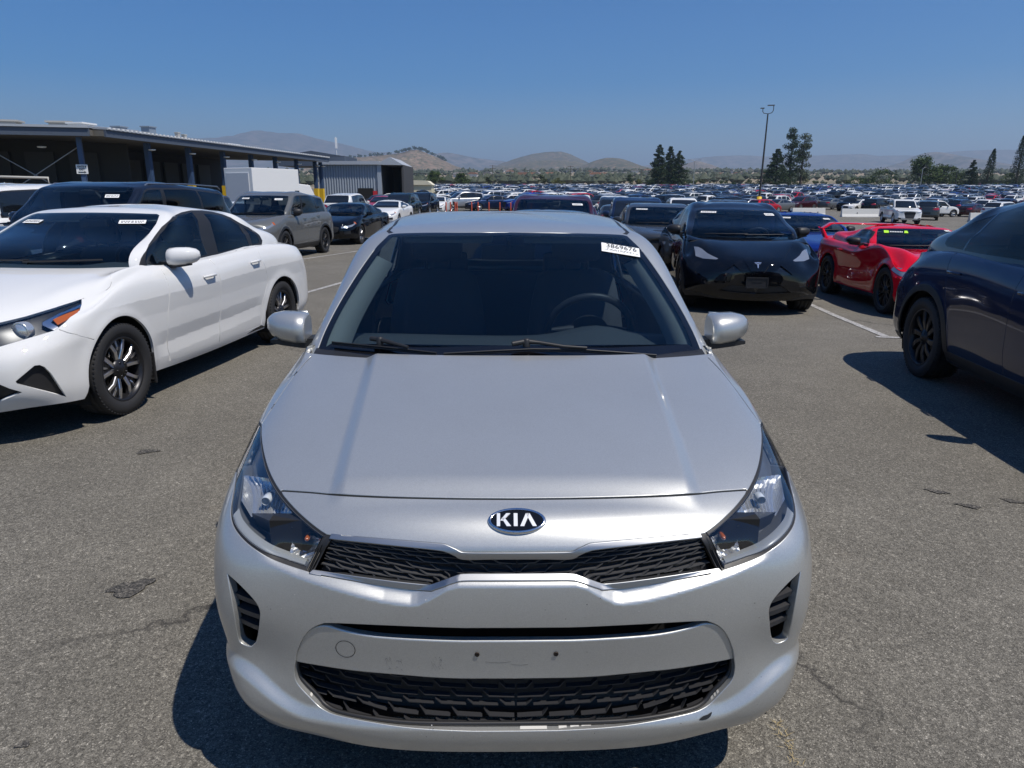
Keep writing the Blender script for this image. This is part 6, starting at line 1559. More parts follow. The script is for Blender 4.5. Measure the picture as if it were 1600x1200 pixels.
def metal_building():
    r = thing('metal_building', 'grey corrugated metal building with an open end bay beyond the shed', 'building', (-23.5, 92, 0))
    h = 5.0; x0, x1, x2 = -.6, 6.9, 6.8
    M_CORR = mat('grey_blue_cladding', (.26, .30, .35), .6)
    m = MB(); k = 46
    rows = [[(x0 + (x1 - x0) * i / k, (.10 if i % 2 else 0), z) for z in (0, h)] for i in range(k + 1)]; m.grid(rows, smooth=False); m.build('front_wall', M_CORR, r, fix=False)
    m = MB(); m.box((x1 + .1, .05, h / 2), (.5, .3, h)); m.build('corner_post', mat('pale_post', (.32, .36, .41), .6), r)
    m = MB(); m.prism([(x1, h), (x2 + 3.2, h - .05), (x2 + 3.2, h + .0), ((x1 + x2 + 3.2) / 2, h + .9), (x1, h + .2)], 'y', -.35, 9); m.build('roof', M_ROOFM, r)
    m = MB(); m.box(((x0 + x1) / 2, 4.2, h + .22), (x1 - x0 + .4, 9.2, .42)); m.build('roof', M_ROOFM, r)
    m = MB(); m.box((8.4, 8.8, h / 2), (3.0, .2, h)); m.box((x2 + 3.1, 4.5, h / 2), (.25, 9, h)); m.box((x1 + .3, 4.5, h / 2), (.2, 8.5, h)); m.build('bay_wall', M_DARKW, r)
    m = MB(); m.box((5.2, -.06, 1.1), (1.9, .06, 2.2)); m.build('door_opening', M_GAP, r)
    m = MB(); m.box((6.4, -.12, 1.6), (.55, .05, .55)); m.build('stop_board', mat('red_board', (.5, .02, .03), .6), r)
    m = MB(); m.box((-3.5, 12, h + .8), (9, 8, 1.3)); m.prism([(-8, h + 1.4), (1, h + 1.4), (-3.5, h + 2.1)], 'y', 8, 16); m.build('rear_gable', M_FASC, r)
    m = MB(); m.tube([(-.5, 10, h), (-.5, 10, h + 4.0)], .05, 6); m.box((-.5, 10, h + 3.2), (.25, .2, 1.4)); m.build('antenna', M_WHITEP, r)
metal_building()
r = thing('storage_shed', 'small cream shed beside the open end of the metal building', 'shed', (-13.6, 108, ground_z(-13, 108) - .2)); m = MB(); m.box((0, 2, 1.3), (3.6, 4, 2.6)); m.build('wall', mat('cream_paint', (.66, .60, .42), .7), r); m = MB(); m.prism([(-2, 2.6), (2, 2.6), (1.2, 3.2), (-1.4, 3.3)], 'y', -.2, 4.2); m.build('roof', mat('cream_roof', (.68, .63, .48), .7), r)
def box_truck():
    x, y = -17.6, 47.5; r = thing('box_truck', 'white box truck seen from behind in front of the loading shed', 'truck', (x, y, ground_z(x, y)), R(-24))
    m = MB(); m.box((0, 2.2, 2.05), (2.35, 4.4, 2.35)); m.build('cargo_box', M_WHITEP, r, bevel=.03); m = MB(); m.box((-.05, -.03, 1.95), (1.9, .06, 1.9)); m.build('roll_door', mat('door_grey_white', (.55, .57, .60), .5), r)
    m = MB(); m.prism([(4.4, .6), (6.2, .6), (6.3, 1.3), (5.7, 2.2), (4.4, 2.3)], 'x', -1.05, 1.05); m.build('cab', M_WHITEP, r, bevel=.05); m = MB(); m.box((1.19, 4.12, 1.45), (.03, .42, .75)); m.build('side_window', M_FARGLASS, r)
    m = MB(); m.box((0, 2.9, .72), (1.0, 5.6, .25)); m.build('chassis', M_BLACK, r)
    for yy in (1.1, 5.3):
        for sx in (-1, 1): m = MB(); m.lathe([(-.12, .1), (-.12, .44), (.12, .44), (.12, .1)], 20, c=(sx * .95, yy, .45)); m.build('wheel', M_TYRE, r)
    for sx in (-1, 1): m = MB(); m.box((sx * 1.08, -.04, .95), (.12, .04, .3)); m.build('tail_lamp', M_RED, r)
box_truck()
def pallet_stack():
    r = thing('crate_stack', 'grey crates with timber on top at the far left edge of the shed', 'crates', (-19.5, 26.5, ground_z(-19.5, 26.5)))
    m = MB(); m.box((-2.2, 0, .95), (2.6, 1.4, 1.9)); m.build('crate', mat('grey_crate', (.22, .22, .215), .8), r, bevel=.03)
    m = MB(); m.box((1.6, .8, .8), (4.6, 1.2, 1.5)); m.build('crate', mat('blue_grey_crate', (.16, .19, .22), .7), r, bevel=.03)
    m = MB(); m.box((2.0, .5, 1.78), (7.0, 1.2, .16)); m.build('shelf_board', mat('timber', (.40, .26, .14), .8), r)
    for i in range(9): m = MB(); m.box((-1.2 + i * .19, .2, 2.03), (.12, .9, .32)); m.build('plank', mat('orange_timber', (.50, .24, .08), .8), r)
    m = MB(); m.tube([(.8, .1, 1.9), (2.8, .1, 1.9), (2.8, .1, 2.2), (.8, .1, 2.25)], .05, 6); m.build('rail', M_CONC, r)
pallet_stack()

# ------------------------------------------------------------------ barriers, posts, poles, fence
def barrier(x, y, L, rz, lab):
    r = thing('concrete_barrier', lab, 'barrier', (x, y, ground_z(x, y)), rz, 'white concrete barriers across the lot')
    m = MB(); m.prism([(-.30, 0), (.30, 0), (.30, .08), (.17, .33), (.09, .81), (-.09, .81), (-.17, .33), (-.30, .08)], 'x', -L / 2, L / 2); m.build('barrier_body', mat('white_barrier_concrete', (.66, .65, .61), .8), r, bevel=.015)
    for sx in (-.25, .27): m = MB(); m.lathe([(0, .05), (.03, .05), (.03, .01)], 10, axis='y', c=(sx * L, -.19, .42)); m.build('lifting_hole', M_GAP, r)
barrier(27.4, 67.5, 3.0, R(-1), 'short white barrier just right of the black crossover roof'); barrier(34.6, 70.2, 5.8, R(-1), 'white concrete barrier left of the white pickup'); barrier(41.7, 62.5, 4.8, R(-3), 'white concrete barrier right of the white pickup, shaded on its face')
M_POST = mat('orange_post', (.50, .075, .03), .6)
ORD = ['first', 'second', 'third', 'fourth', 'fifth', 'sixth', 'seventh', 'eighth', 'ninth', 'tenth', 'eleventh', 'twelfth', 'thirteenth', 'fourteenth', 'fifteenth']
pp = [(697, 323.5), (704, 331), (711, 321), (714, 324), (737, 327), (747, 325), (764, 328), (781, 328), (798, 328), (830, 322), (952, 330)]
for i, (a, b) in enumerate(pp):
    Y = 50 if a < 900 else 44; d = pix_ray(a, b); x = d.x / d.y * Y; z = ground_z(x, Y)
    r = thing('bollard', ORD[i] + ' slim orange post from the left in the lane behind the silver hatchback' if a < 900 else 'slim orange post just right of the burgundy minivan', 'post', (x, Y, z), 0, 'orange posts along the lane')
    m = MB(); m.lathe([(0, .042), (1.08, .042), (1.12, .03), (1.13, .005)], 10, axis='z'); m.build('post', M_POST, r); m = MB(); m.lathe([(0, .16), (.03, .16), (.05, .07), (.06, .055)], 12, axis='z'); m.build('base', M_BLACK, r)
def light_pole():
    Y = 84; d = pix_ray(1186, 312); x = d.x / d.y * Y; z0 = ground_z(x, Y); r = thing('light_pole', 'tall dark light pole with a looped double head and yellow base', 'light pole', (x, Y, z0), R(-12))
    m = MB(); m.tube([(0, 0, .8), (.15, 0, 10.6)], [.13, .075], 10); m.build('pole', mat('dark_steel', (.05, .048, .045), .5), r)
    m = MB(); m.lathe([(0, .28), (1.7, .28), (1.72, .1)], 14, axis='z'); m.build('base', M_YEL, r)
    pts = [(-.42, 0, 11.15), (-.42, 0, 10.85), (-.30, 0, 10.68), (.15, 0, 10.6), (.55, 0, 10.70), (.70, 0, 10.95), (.70, 0, 11.4), (.60, 0, 11.5)]
    m = MB(); m.tube([(x_ + .0, y_, z_) for x_, y_, z_ in pts], .04, 8); m.build('arm', mat('dark_steel', (.05, .048, .045), .5), r)
    for px_, w_ in ((-.48, .42), (.42, .75)): m = MB(); m.box((px_, 0, 11.2 if px_ < 0 else 11.48), (w_, .3, .10)); m.build('lamp_head', mat('lamp_head_grey', (.10, .11, .12), .4), r, bevel=.02)
light_pole()
def pole(px_, top, base, Y, rad, lab, kind, mt):
    d = pix_ray(px_, base); x = d.x / d.y * Y; z1 = CAM_H + pix_ray(px_, top).z / pix_ray(px_, top).y * Y; z0 = ground_z(x, Y) if Y < 290 else land_z(x, Y); r = thing('utility_pole' if kind != 'lamp' else 'street_lamp', lab, 'pole' if kind != 'lamp' else 'street lamp', (x, Y, z0)); h = z1 - z0
    m = MB(); m.tube([(0, 0, -.5), (0, 0, h)], [rad, rad * .7], 8); m.build('pole', mt, r)
    if kind == 'lamp':
        for sx in (-1, 1): m = MB(); m.tube([(0, 0, h - .1), (sx * .5, 0, h + .25), (sx * 1.2, 0, h + .35)], .05, 6); m.box((sx * 1.4, 0, h + .35), (.8, .3, .1)); m.build('lamp_arm', mt, r)
    elif kind == 'cross':
        for zz in (.3, 1.3): m = MB(); m.box((0, 0, h - zz), (2.6, .12, .14)); m.build('crossarm', mt, r)
    elif kind == 'lean': m = MB(); m.tube([(0, 0, h), (.5, 0, h + .5), (1.0, 0, h + .55)], .06, 6); m.build('lamp_arm', mt, r)
    return r
M_WOOD = mat('weathered_pole', (.10, .085, .07), .85); M_GALV = mat('galvanised_pole', (.38, .39, .39), .5, .4)
pole(1083, 252, 292, 205, .12, 'slim double-armed lamp pole right of the tall conifers', 'lamp', M_GALV); pole(770, 258, 290, 300, .16, 'bare utility pole beside the palm', 'cross', M_WOOD); pole(891, 259, 290, 300, .15, 'utility pole above the middle rows in front of the valley', 'cross', M_WOOD); pole(1001, 264, 291, 300, .15, 'utility pole just left of the tall conifers', 'cross', M_WOOD); pole(1119, 272, 292, 280, .16, 'low wooden pole with two crossarms right of the lamp pole', 'cross', M_WOOD); pole(1438, 264, 291, 240, .12, 'pale leaning lamp post in front of the round trees', 'lean', M_GALV); pole(1492, 268, 291, 260, .22, 'dark thick pole right of the round trees', '', mat('dark_pole', (.02, .02, .02), .8)); pole(1529, 270, 291, 262, .15, 'wooden pole between the small conifer and the leaning cypress', '', M_WOOD)
r = thing('chain_fence', 'long wire fence along the far edge of the lot', 'fence', (0, 288, ground_z(0, 288)))
for i in range(76):
    x = -60 + i * 4.0; z = ground_z(x, 288) - ground_z(0, 288)
    if i == 0: fp = MB().tube([(0, 0, 0), (0, 0, 2.1)], .05, 5).mesh('fence_post', M_WOOD)
    o = link('fence_post', fp, r); o.location = (x, 0, z)
m = MB(); m.tube([(-60, 0, 2.05), (240, 0, 2.05)], .03, 4); m.build('top_rail', M_WOOD, r); m = MB(); m.tube([(-60, 0, 1.1), (240, 0, 1.1)], .025, 4); m.build('middle_wire', M_WOOD, r)

# ------------------------------------------------------------------ trees
def leafmat(name, a, b):
    m = bpy.data.materials.new(name); m.use_nodes = True; n = NT(m); p = bsdf(m); gi = n.add('ShaderNodeNewGeometry').outputs['Random Per Island']
    n.lk(n.ramp(gi, [(0, a), (1, b)]), p.inputs['Base Color']); p.inputs['Roughness'].default_value = .7; p.inputs['Specular IOR Level'].default_value = .2; return m
L_CON = leafmat('conifer_needles', (.016, .034, .014), (.045, .075, .028)); L_BR = leafmat('broad_leaves', (.030, .055, .014), (.085, .125, .035)); L_CYP = leafmat('cypress_leaves', (.014, .030, .014), (.035, .060, .024)); L_YEL = leafmat('dry_green_leaves', (.07, .085, .02), (.15, .155, .045)); L_DUSTY = leafmat('dusty_green_leaves', (.045, .060, .030), (.10, .12, .06)); M_BARK = mat('bark', (.09, .065, .045), .9)
def leaves(mb, c, r, n, size, rnd, squash=1.0):
    for i in range(n):
        d = Vector((rnd.gauss(0, 1), rnd.gauss(0, 1), rnd.gauss(0, 1) * squash)); d = d.normalized() * r * rnd.random() ** .4; q = c + Vector((d.x, d.y, d.z * squash)); u = Vector((rnd.gauss(0, 1), rnd.gauss(0, 1), rnd.gauss(0, 1))).normalized(); v = u.cross(Vector((rnd.gauss(0, 1), rnd.gauss(0, 1), rnd.gauss(0, 1)))).normalized(); s_ = size * rnd.uniform(.5, 1.3)
        mb.add([q - u * s_, q + v * s_ * .5, q + u * s_, q - v * s_ * .5], [(0, 1, 2, 3)])
def tree(kind, px_, top, Y, wpx, lab, cat, group=None, seed=0, lean=0.0, lm=None, dens=1.0):
    rnd = random.Random(seed * 7 + 1); d = pix_ray(px_, 290); x = d.x / d.y * Y; z0 = ground_z(x, Y) if Y < 290 else land_z(x, Y); t = pix_ray(px_, top); h = CAM_H + t.z / t.y * Y - z0; wr = wpx / CAM_F * Y / 2
    nm = {'conifer': 'pine_tree', 'cypress': 'cypress_tree', 'round': 'broadleaf_tree', 'bush': 'shrub', 'airy': 'pine_tree'}[kind]
    r = thing(nm, lab, cat, (x, Y, z0), 0, group); tr = MB(); cr = MB()
    if kind != 'bush': tr.tube([(0, 0, -.3), (lean * h * .3, 0, h * .35), (lean * h, 0, h * .93)], [h * .022 + .08, h * .016 + .05, .04], 7)
    if kind == 'conifer':
        nl = int(16 + h * .8)
        for i in range(nl):
            f = i / nl; z = h * (.10 + .88 * f); rr = wr * (1 - f) ** .85 * rnd.uniform(.7, 1.25) + .15
            for k in range(int(7 - 3 * f)):
                a = rnd.uniform(0, 6.28); e = Vector((lean * z + math.cos(a) * rr, math.sin(a) * rr, z - rr * .12)); tr.tube([(lean * z, 0, z), tuple(e)], [.05, .015], 4, caps=False)
                for q in (.45, .75, 1.0): leaves(cr, Vector((lean * z, 0, z)).lerp(e, q), rr * .26 + .17, int(19 * dens), .16 + h * .008, rnd, .55)
    elif kind == 'airy':
        for i in range(int(18 * dens)):
            f = rnd.random() ** .8; z = h * (.12 + .86 * f); rr = wr * (1 - f * .72) * rnd.uniform(.25, 1.0); a = rnd.uniform(0, 6.28); e = Vector((lean * z + math.cos(a) * rr, math.sin(a) * rr, z)); tr.tube([(lean * z, 0, z - rr * .5), tuple(e)], [.06, .02], 4, caps=False); leaves(cr, e, wr * .34 + .25, 120, .17 + h * .007, rnd, .8)
    elif kind == 'cypress':
        for i in range(int(40 * dens)):
            f = i / 40 / dens; z = h * (.04 + .94 * f); rr = wr * (math.sin(min(1, f * 3.2 + .25) * math.pi / 2)) * (1 - f) ** .62
            for k in range(5): a = rnd.uniform(0, 6.28); leaves(cr, Vector((lean * z + math.cos(a) * rr * .6, math.sin(a) * rr * .6, z)), rr * .45 + .1, 16, .22, rnd, 1.5)
    else:
        nc = int((26 if kind == 'round' else 14) * dens)
        for i in range(nc):
            a, f = rnd.uniform(0, 6.28), rnd.random(); base = .28 if kind == 'round' else .06; z = h * (base + (.94 - base) * f); rr = wr * math.sqrt(max(.05, 1 - ((f - .42) / .62) ** 2)) * rnd.uniform(.2, .85); e = Vector((math.cos(a) * rr, math.sin(a) * rr, z))
            if kind == 'round': tr.tube([(0, 0, h * .22), tuple(e)], [.12, .03], 5, caps=False)
            leaves(cr, e, min(wr * .34, h * .26) * rnd.uniform(.7, 1.2), int(120 if kind == 'round' else 90), .20 + h * .012, rnd, .8)
    cr.build('crown', lm or {'conifer': L_CON, 'airy': L_CON, 'cypress': L_CYP, 'round': L_BR, 'bush': L_BR}[kind], r, fix=False)
    if kind == 'bush': tr.tube([(0, 0, -.3), (0, 0, h * .4)], [.12, .06], 6)
    tr.build('trunk', M_BARK, r, fix=False); return r
tree('conifer', 1028, 223, 262, 34, 'left and tallest of three dark conifers right of centre', 'tree', seed=1); tree('conifer', 1045, 226, 266, 30, 'middle of three dark conifers right of centre', 'tree', seed=2); tree('conifer', 1060, 233, 260, 30, 'right and shortest of three dark conifers right of centre', 'tree', seed=3)
tree('conifer', 1211, 230, 258, 46, 'dense dark pine just right of the tall light pole', 'tree', seed=4, dens=1.3); tree('airy', 1232, 198, 262, 32, 'tallest gappy pine right of the light pole', 'tree', seed=5, dens=1.7); tree('airy', 1250, 207, 264, 30, 'gappy pine with the bare gap, rightmost by the light pole', 'tree', seed=6, dens=1.6, lm=L_DUSTY)
tree('cypress', 1539, 231, 258, 22, 'leaning cypress with a thin tip', 'tree', seed=7, lean=.10); tree('cypress', 1586, 207, 256, 30, 'tall cypress cut by the right edge', 'tree', seed=8, lean=.03, dens=1.4)
tree('conifer', 1516, 248, 264, 20, 'small airy conifer left of the leaning cypress', 'tree', seed=9, dens=.7); tree('round', 1440, 245, 262, 50, 'tallest round tree behind the pale lamp post', 'tree', seed=10, dens=1.3); tree('round', 1472, 256, 266, 44, 'round tree right of the tallest round one', 'tree', seed=11)
tree('bush', 1495, 266, 268, 40, 'bushy tree under the dark thick pole', 'tree', seed=12); tree('bush', 1380, 265, 266, 54, 'broad bushy tree left of the round trees', 'tree', seed=13, dens=1.3); tree('bush', 1340, 276, 268, 34, 'low bushy tree at the left end of the right-hand trees', 'tree', seed=14); tree('bush', 1574, 270, 270, 30, 'bushy tree between the two cypresses', 'tree', seed=15)
tree('round', 679, 268, 300, 30, 'round green tree right of the metal building', 'tree', seed=16); tree('round', 722, 271, 302, 26, 'round green tree between the first round tree and the palm', 'tree', seed=17, lm=L_BR); tree('bush', 845, 274, 300, 20, 'small tree left of the middle utility pole', 'tree', seed=18, lm=L_DUSTY); tree('bush', 872, 279, 300, 22, 'yellowish bush beside the middle utility pole', 'tree', seed=19, lm=L_YEL); tree('airy', 984, 273, 298, 12, 'thin tree just left of the three conifers', 'tree', seed=20, dens=.7); tree('bush', 1000, 277, 298, 14, 'small bush at the foot of the three conifers', 'tree', seed=21, lm=L_YEL)
for i in range(30):
    px_ = 1080 + i * 17.6 + random.Random(i).uniform(-5, 5); tree('bush', px_, 284 + random.Random(i + 50).uniform(-5, 2), 272 + (i % 3) * 4, 22, ORD[i % 15] + ' low bush from the ' + ('left' if i < 15 else 'middle') + ' along the far right edge of the lot', 'shrub', 'bushes along the far edge of the lot', seed=30 + i, lm=[L_BR, L_DUSTY, L_YEL, L_BR][i % 4], dens=.55)
def palm(px_, top, Y):
    d = pix_ray(px_, 290); x = d.x / d.y * Y; z0 = land_z(x, Y); t = pix_ray(px_, top); h = CAM_H + t.z / t.y * Y - z0; r = thing('palm_tree', 'short bushy palm beside the bare utility pole', 'tree', (x, Y, z0)); rnd = random.Random(3)
    m = MB(); m.tube([(0, 0, 0), (.1, 0, h * .5)], [.35, .28], 8); m.build('trunk', M_BARK, r)
    for i in range(34):
        a = rnd.uniform(0, 6.28); el = rnd.uniform(-.5, 1.3); L_ = h * .48; f = MB(); rows = []
        for k in range(6):
            s_ = k / 5; rr = L_ * s_ * math.cos(el * (1 - .3 * s_)); z = h * .52 + L_ * s_ * math.sin(el) - L_ * .35 * s_ * s_; w_ = .32 * math.sin(math.pi * (s_ * .85 + .12)); c = Vector((math.cos(a) * rr, math.sin(a) * rr, z)); sd_ = Vector((-math.sin(a), math.cos(a), .2)) * w_; rows.append([c - sd_, c + Vector((0, 0, .06)), c + sd_])
        f.grid(rows, smooth=False); f.build('frond', L_YEL if i % 3 == 0 else L_DUSTY, r, fix=False)
palm(763, 272, 298)

# ------------------------------------------------------------------ hills
def hillmat(name, stops, veg, vegc, sc=.01):
    m = bpy.data.materials.new(name); m.use_nodes = True; n = NT(m); p = bsdf(m); tc = n.add('ShaderNodeTexCoord').outputs['Object']
    c = n.ramp(n.noise(tc, sc, 9, .62), stops); c = n.mix(c, vegc, n.ramp(n.noise(tc, sc * 7, 7, .7), [(.5 - veg * .2, 0.0), (.60 - veg * .2, .95)])); n.lk(c, p.inputs['Base Color']); p.inputs['Roughness'].default_value = .95; p.inputs['Specular IOR Level'].default_value = .1; return m
BROWN = [(.3, (.20, .135, .095)), (.5, (.27, .19, .135)), (.7, (.33, .25, .175))]
H1 = hillmat('dry_brown_hill', BROWN, .25, (.085, .085, .05)); H2 = hillmat('scrub_hill', BROWN, .55, (.075, .08, .05), .006); H3 = hillmat('grey_mountain', [(.3, (.15, .13, .12)), (.7, (.24, .20, .17))], .3, (.08, .085, .07), .0015)
def hill(name, prof, D, depth, m, rough=.06, base=285, nu=110, nv=34, seed=0):
    """ridge line given as (photo x, photo y) at distance D; slopes fall away on both sides with eroded spurs"""
    P = np.array(prof, float); pxs = np.linspace(P[0, 0], P[-1, 0], nu); sp = smooth_poly(P, False, 8); sp = np.array(sp); rows = []
    for a in pxs:
        yy = np.interp(a, sp[:, 0], sp[:, 1]); t = pix_ray(a, yy); zr = CAM_H + t.z / t.y * D; xx = t.x / t.y; row = []; zb = land_z(xx * D, D - depth) - 6
        for k in range(nv):
            v = -1 + 2 * k / (nv - 1); y = D + v * depth; x = xx * D * (1 + .0 * v); prof_ = (1 - abs(v)) ** 1.15 * .9 + .1 * math.cos(v * math.pi / 2)
            nz = mnoise.fractal(Vector((x / depth * 2.2 + seed * 9, y / depth * 1.2, seed)), 1.0, 2.1, 6); rid = 1 - abs(mnoise.fractal(Vector((x / depth * 3.1 + seed, y / depth * .9, 3.3 + seed)), .9, 2.2, 5))
            hgt = max(0.0, zr - zb); z = zb + hgt * prof_ * (1 + (rid - .8) * .35 * (1 - prof_ * .85)) + hgt * rough * nz * (1 - .6 * (abs(v) < .04)); row.append((x, y, z))
        rows.append(row)
    g = MB(); g.grid(rows); tag(g.build(name, m, fix=False), kind='structure')
hill('mountain', [(60, 226), (150, 216), (225, 210), (270, 208), (330, 208), (365, 207), (395, 204), (413, 202), (440, 206), (470, 208), (500, 214), (530, 222), (560, 230), (620, 238), (690, 243), (760, 249), (830, 256), (900, 268)], 9500, 2600, H3, .16, seed=1, nu=170)
hill('mountain', [(600, 262), (660, 244), (690, 238), (720, 241), (760, 247), (800, 252), (850, 262)], 7500, 1500, H3, .12, seed=2)
hill('mountain', [(980, 262), (1040, 252), (1090, 247), (1130, 244), (1180, 242), (1230, 243), (1290, 241), (1350, 238), (1420, 240), (1500, 236), (1560, 234), (1640, 236), (1760, 240)], 9500, 2600, H3, .13, seed=3, nu=170)
hill('hill', [(755, 268), (790, 252), (812, 244), (835, 238), (862, 234), (885, 237), (905, 246), (935, 262), (960, 272)], 4600, 1100, H2, .15, seed=4)
hill('hill', [(520, 262), (545, 247), (570, 244), (600, 242), (625, 238), (645, 233), (655, 233), (668, 238), (690, 248), (715, 260), (745, 267), (790, 276)], 2700, 800, H1, .13, seed=5, nu=120)
hill('hill', [(740, 272), (775, 260), (805, 256), (840, 250), (875, 250), (905, 254), (925, 262), (960, 274)], 3500, 800, H2, .15, seed=6)
hill('hill', [(890, 268), (915, 256), (935, 248), (950, 245), (968, 247), (985, 252), (1005, 260), (1040, 272), (1080, 282)], 3100, 800, H2, .15, seed=7)
hill('hill', [(1040, 268), (1065, 258), (1085, 250), (1100, 252), (1125, 262), (1150, 272), (1180, 280)], 4600, 1000, H1, .15, seed=8)
hill('hill', [(1095, 282), (1115, 272), (1135, 267), (1160, 268), (1185, 273), (1215, 280), (1250, 286)], 1500, 350, H1, .15, seed=9)
hill('mountain', [(1270, 284), (1300, 272), (1325, 266), (1345, 265), (1370, 262), (1395, 257), (1420, 249), (1440, 241), (1456, 237), (1475, 239), (1495, 245), (1520, 249), (1545, 258), (1565, 262), (1590, 260), (1640, 266), (1700, 280)], 5200, 1400, H3, .12, seed=10, nu=150)
# valley woods: one mass of small crowns between the lot and the hills
fw = MB(); rnd = random.Random(21)
ICO = [Vector(v) for v in ((0, 0, 1), (.9, 0, .3), (.28, .85, .3), (-.72, .53, .3), (-.72, -.53, .3), (.28, -.85, .3), (0, 0, -.5))]
for i in range(7000):
    Y = 460 + 2200 * rnd.random() ** 1.25; x = rnd.uniform(-.34, .78) * Y
    if mnoise.noise(Vector((x / 260, Y / 340, 1.7))) < -.12 and rnd.random() < .85: continue
    if Y < 420 and x < 40 : continue
    s_ = rnd.uniform(1.6, 4.6) * (1 if Y < 900 else 1.3); z = land_z(x, Y); c = Vector((x, Y, z + s_ * .45)); a = rnd.uniform(0, 6.28); ca, sa = math.cos(a), math.sin(a)
    fw.add([c + Vector(((v.x * ca - v.y * sa) * s_ * rnd.uniform(.7, 1.25), (v.x * sa + v.y * ca) * s_ * rnd.uniform(.7, 1.25), v.z * s_ * rnd.uniform(.7, 1.2))) for v in ICO], [(0, 1, 2), (0, 2, 3), (0, 3, 4), (0, 4, 5), (0, 5, 1), (1, 6, 2), (2, 6, 3), (3, 6, 4), (4, 6, 5), (5, 6, 1)])
tag(fw.build('woods', leafmat('valley_leaves', (.032, .044, .025), (.085, .095, .06)), fix=False), 'grey green trees filling the valley before the hills', 'woods', kind='stuff')
hs_ = []
hw = [mat('house_white', (.66, .64, .60), .8), mat('house_tan', (.45, .36, .26), .8)]; hr = [mat('house_roof_tile', (.30, .15, .09), .8), mat('house_roof_grey', (.20, .19, .18), .8)]
m = MB(); m.box((0, 0, 1.6), (1, 1, 1)); 
wallm = [MB().box((0, 0, 1.5), (11, 8, 3.6)).mesh('wall', q) for q in hw]; roofm = [MB().prism([(-6.2, 3.3), (6.2, 3.3), (3.4, 5.3), (-3.4, 5.3)], 'y', -4.8, 4.8).mesh('roof', q) for q in hr]
for i in range(70):
    Y = rnd.uniform(700, 2500); x = rnd.uniform(-.10, .40) * Y; z = land_z(x, Y)
    r = thing('house', 'pale house among the valley trees below the hills', 'house', (x, Y, z + .4), rnd.uniform(-.6, .6), 'houses in the valley'); a = link('wall', wallm[0 if rnd.random() < .7 else 1], r); b = link('roof', roofm[rnd.randint(0, 1)], r)
# trees along the brown hill's crest
cr = MB(); rnd = random.Random(9)
for i in range(90):
    a = rnd.choice([rnd.uniform(628, 664), rnd.uniform(540, 630), rnd.uniform(664, 700)]); yy = np.interp(a, [520, 545, 570, 600, 625, 645, 655, 668, 690, 715], [262, 247, 244, 242, 238, 233, 233, 238, 248, 260]); t = pix_ray(a, yy); Y = 2690 + rnd.uniform(-60, 40); z = CAM_H + t.z / t.y * 2700 + 2; leaves(cr, Vector((t.x / t.y * Y, Y, z)), rnd.uniform(4, 8), 26, 3.0, rnd, .8)
tag(cr.build('hilltop_scrub', L_CON, fix=False), 'dark scrub along the crest of the brown hill', 'scrub', kind='stuff')
# ------------------------------------------------------------------ the rest of the lot
def pickup(**k):
    s = dict(L=5.35, w=.93, H=1.80, yF=.90, yR=4.12, rw=.385, rim=.24, track=.80, wt=.25, zn=1.0, yc=1.22, zc=1.18, zb0=1.19, zb1=1.21, zd=1.20, yb=3.42, yt=1.80, zt=1.70, yrt=3.12, zrt=1.68, yB=2.30, yCs=3.10, yE=3.1, yC=3.2, topw=.72, cs=.18, fx=.84, opaque=True, sill=.32, mirror=(.20, .2, .16), ny5=.03, rkz=0, rkx=.86); s.update(k); return auto(**s)
def hatch(**k):
    s = dict(L=4.30, w=.89, H=1.47, yF=.86, yR=3.48, rw=.32, rim=.21, track=.77, zn=.76, yc=1.05, zc=.98, zb0=.98, zb1=1.03, zd=1.02, yb=4.12, yt=1.78, zt=1.38, yrt=3.80, zrt=1.36, yB=2.26, yCs=3.2, yE=3.65, yC=3.65, topw=.67, cs=.22, fx=.80, opaque=True); s.update(k); return auto(**s)
SPEC = dict(sedan=sedan(feat=TF), suv=suv(feat=TF), hatchback=hatch(feat=TF), pickup=pickup(feat=TF), minivan=van(feat=TF), coupe=sedan(feat=TF, L=4.5, H=1.36, yR=3.55, zt=1.30, zrt=1.28, yc=1.45, yt=2.15, yrt=3.25, yb=4.05, yE=3.5, yC=3.4, yB=2.6, yCs=3.1), large_suv=bigsuv(feat=TF, opaque=True))
COLS = [('white', WHITE, 36), ('black', BLACK, 19), ('silver', SILVER, 16), ('grey', GREY, 13), ('charcoal', GREYB, 10), ('dark blue', DARKBLUE, 7), ('red', (.40, .01, .015, .1), 3), ('bright blue', BLUE, 3), ('burgundy', BURG, 2)]
PROTO = {}
def recolor(o, col):
    for c in o.children:
        if c.type == 'MESH' and c.data.materials and c.data.materials[0] == M_ANY: c.color = col
        recolor(c, col)
def put_car(kind, col, label, x, y, rz, group):
    """first of a kind is built, the others copy it part by part"""
    s = SPEC[kind]
    if kind not in PROTO:
        o = build_car(s, col, label, (x, y, 0), rz, group, lod=1); PROTO[kind] = o; return o
    o = copy_tree(PROTO[kind]); o.location, o.rotation_euler = place(x, y, rz, s['w'], s['yF'], s['yR']); o['label'] = label; o['group'] = group; o['category'] = 'car' if kind != 'pickup' else 'pickup'; recolor(o, col); return o
cc = {n: c for n, c, _ in COLS}; H6 = R(-6)
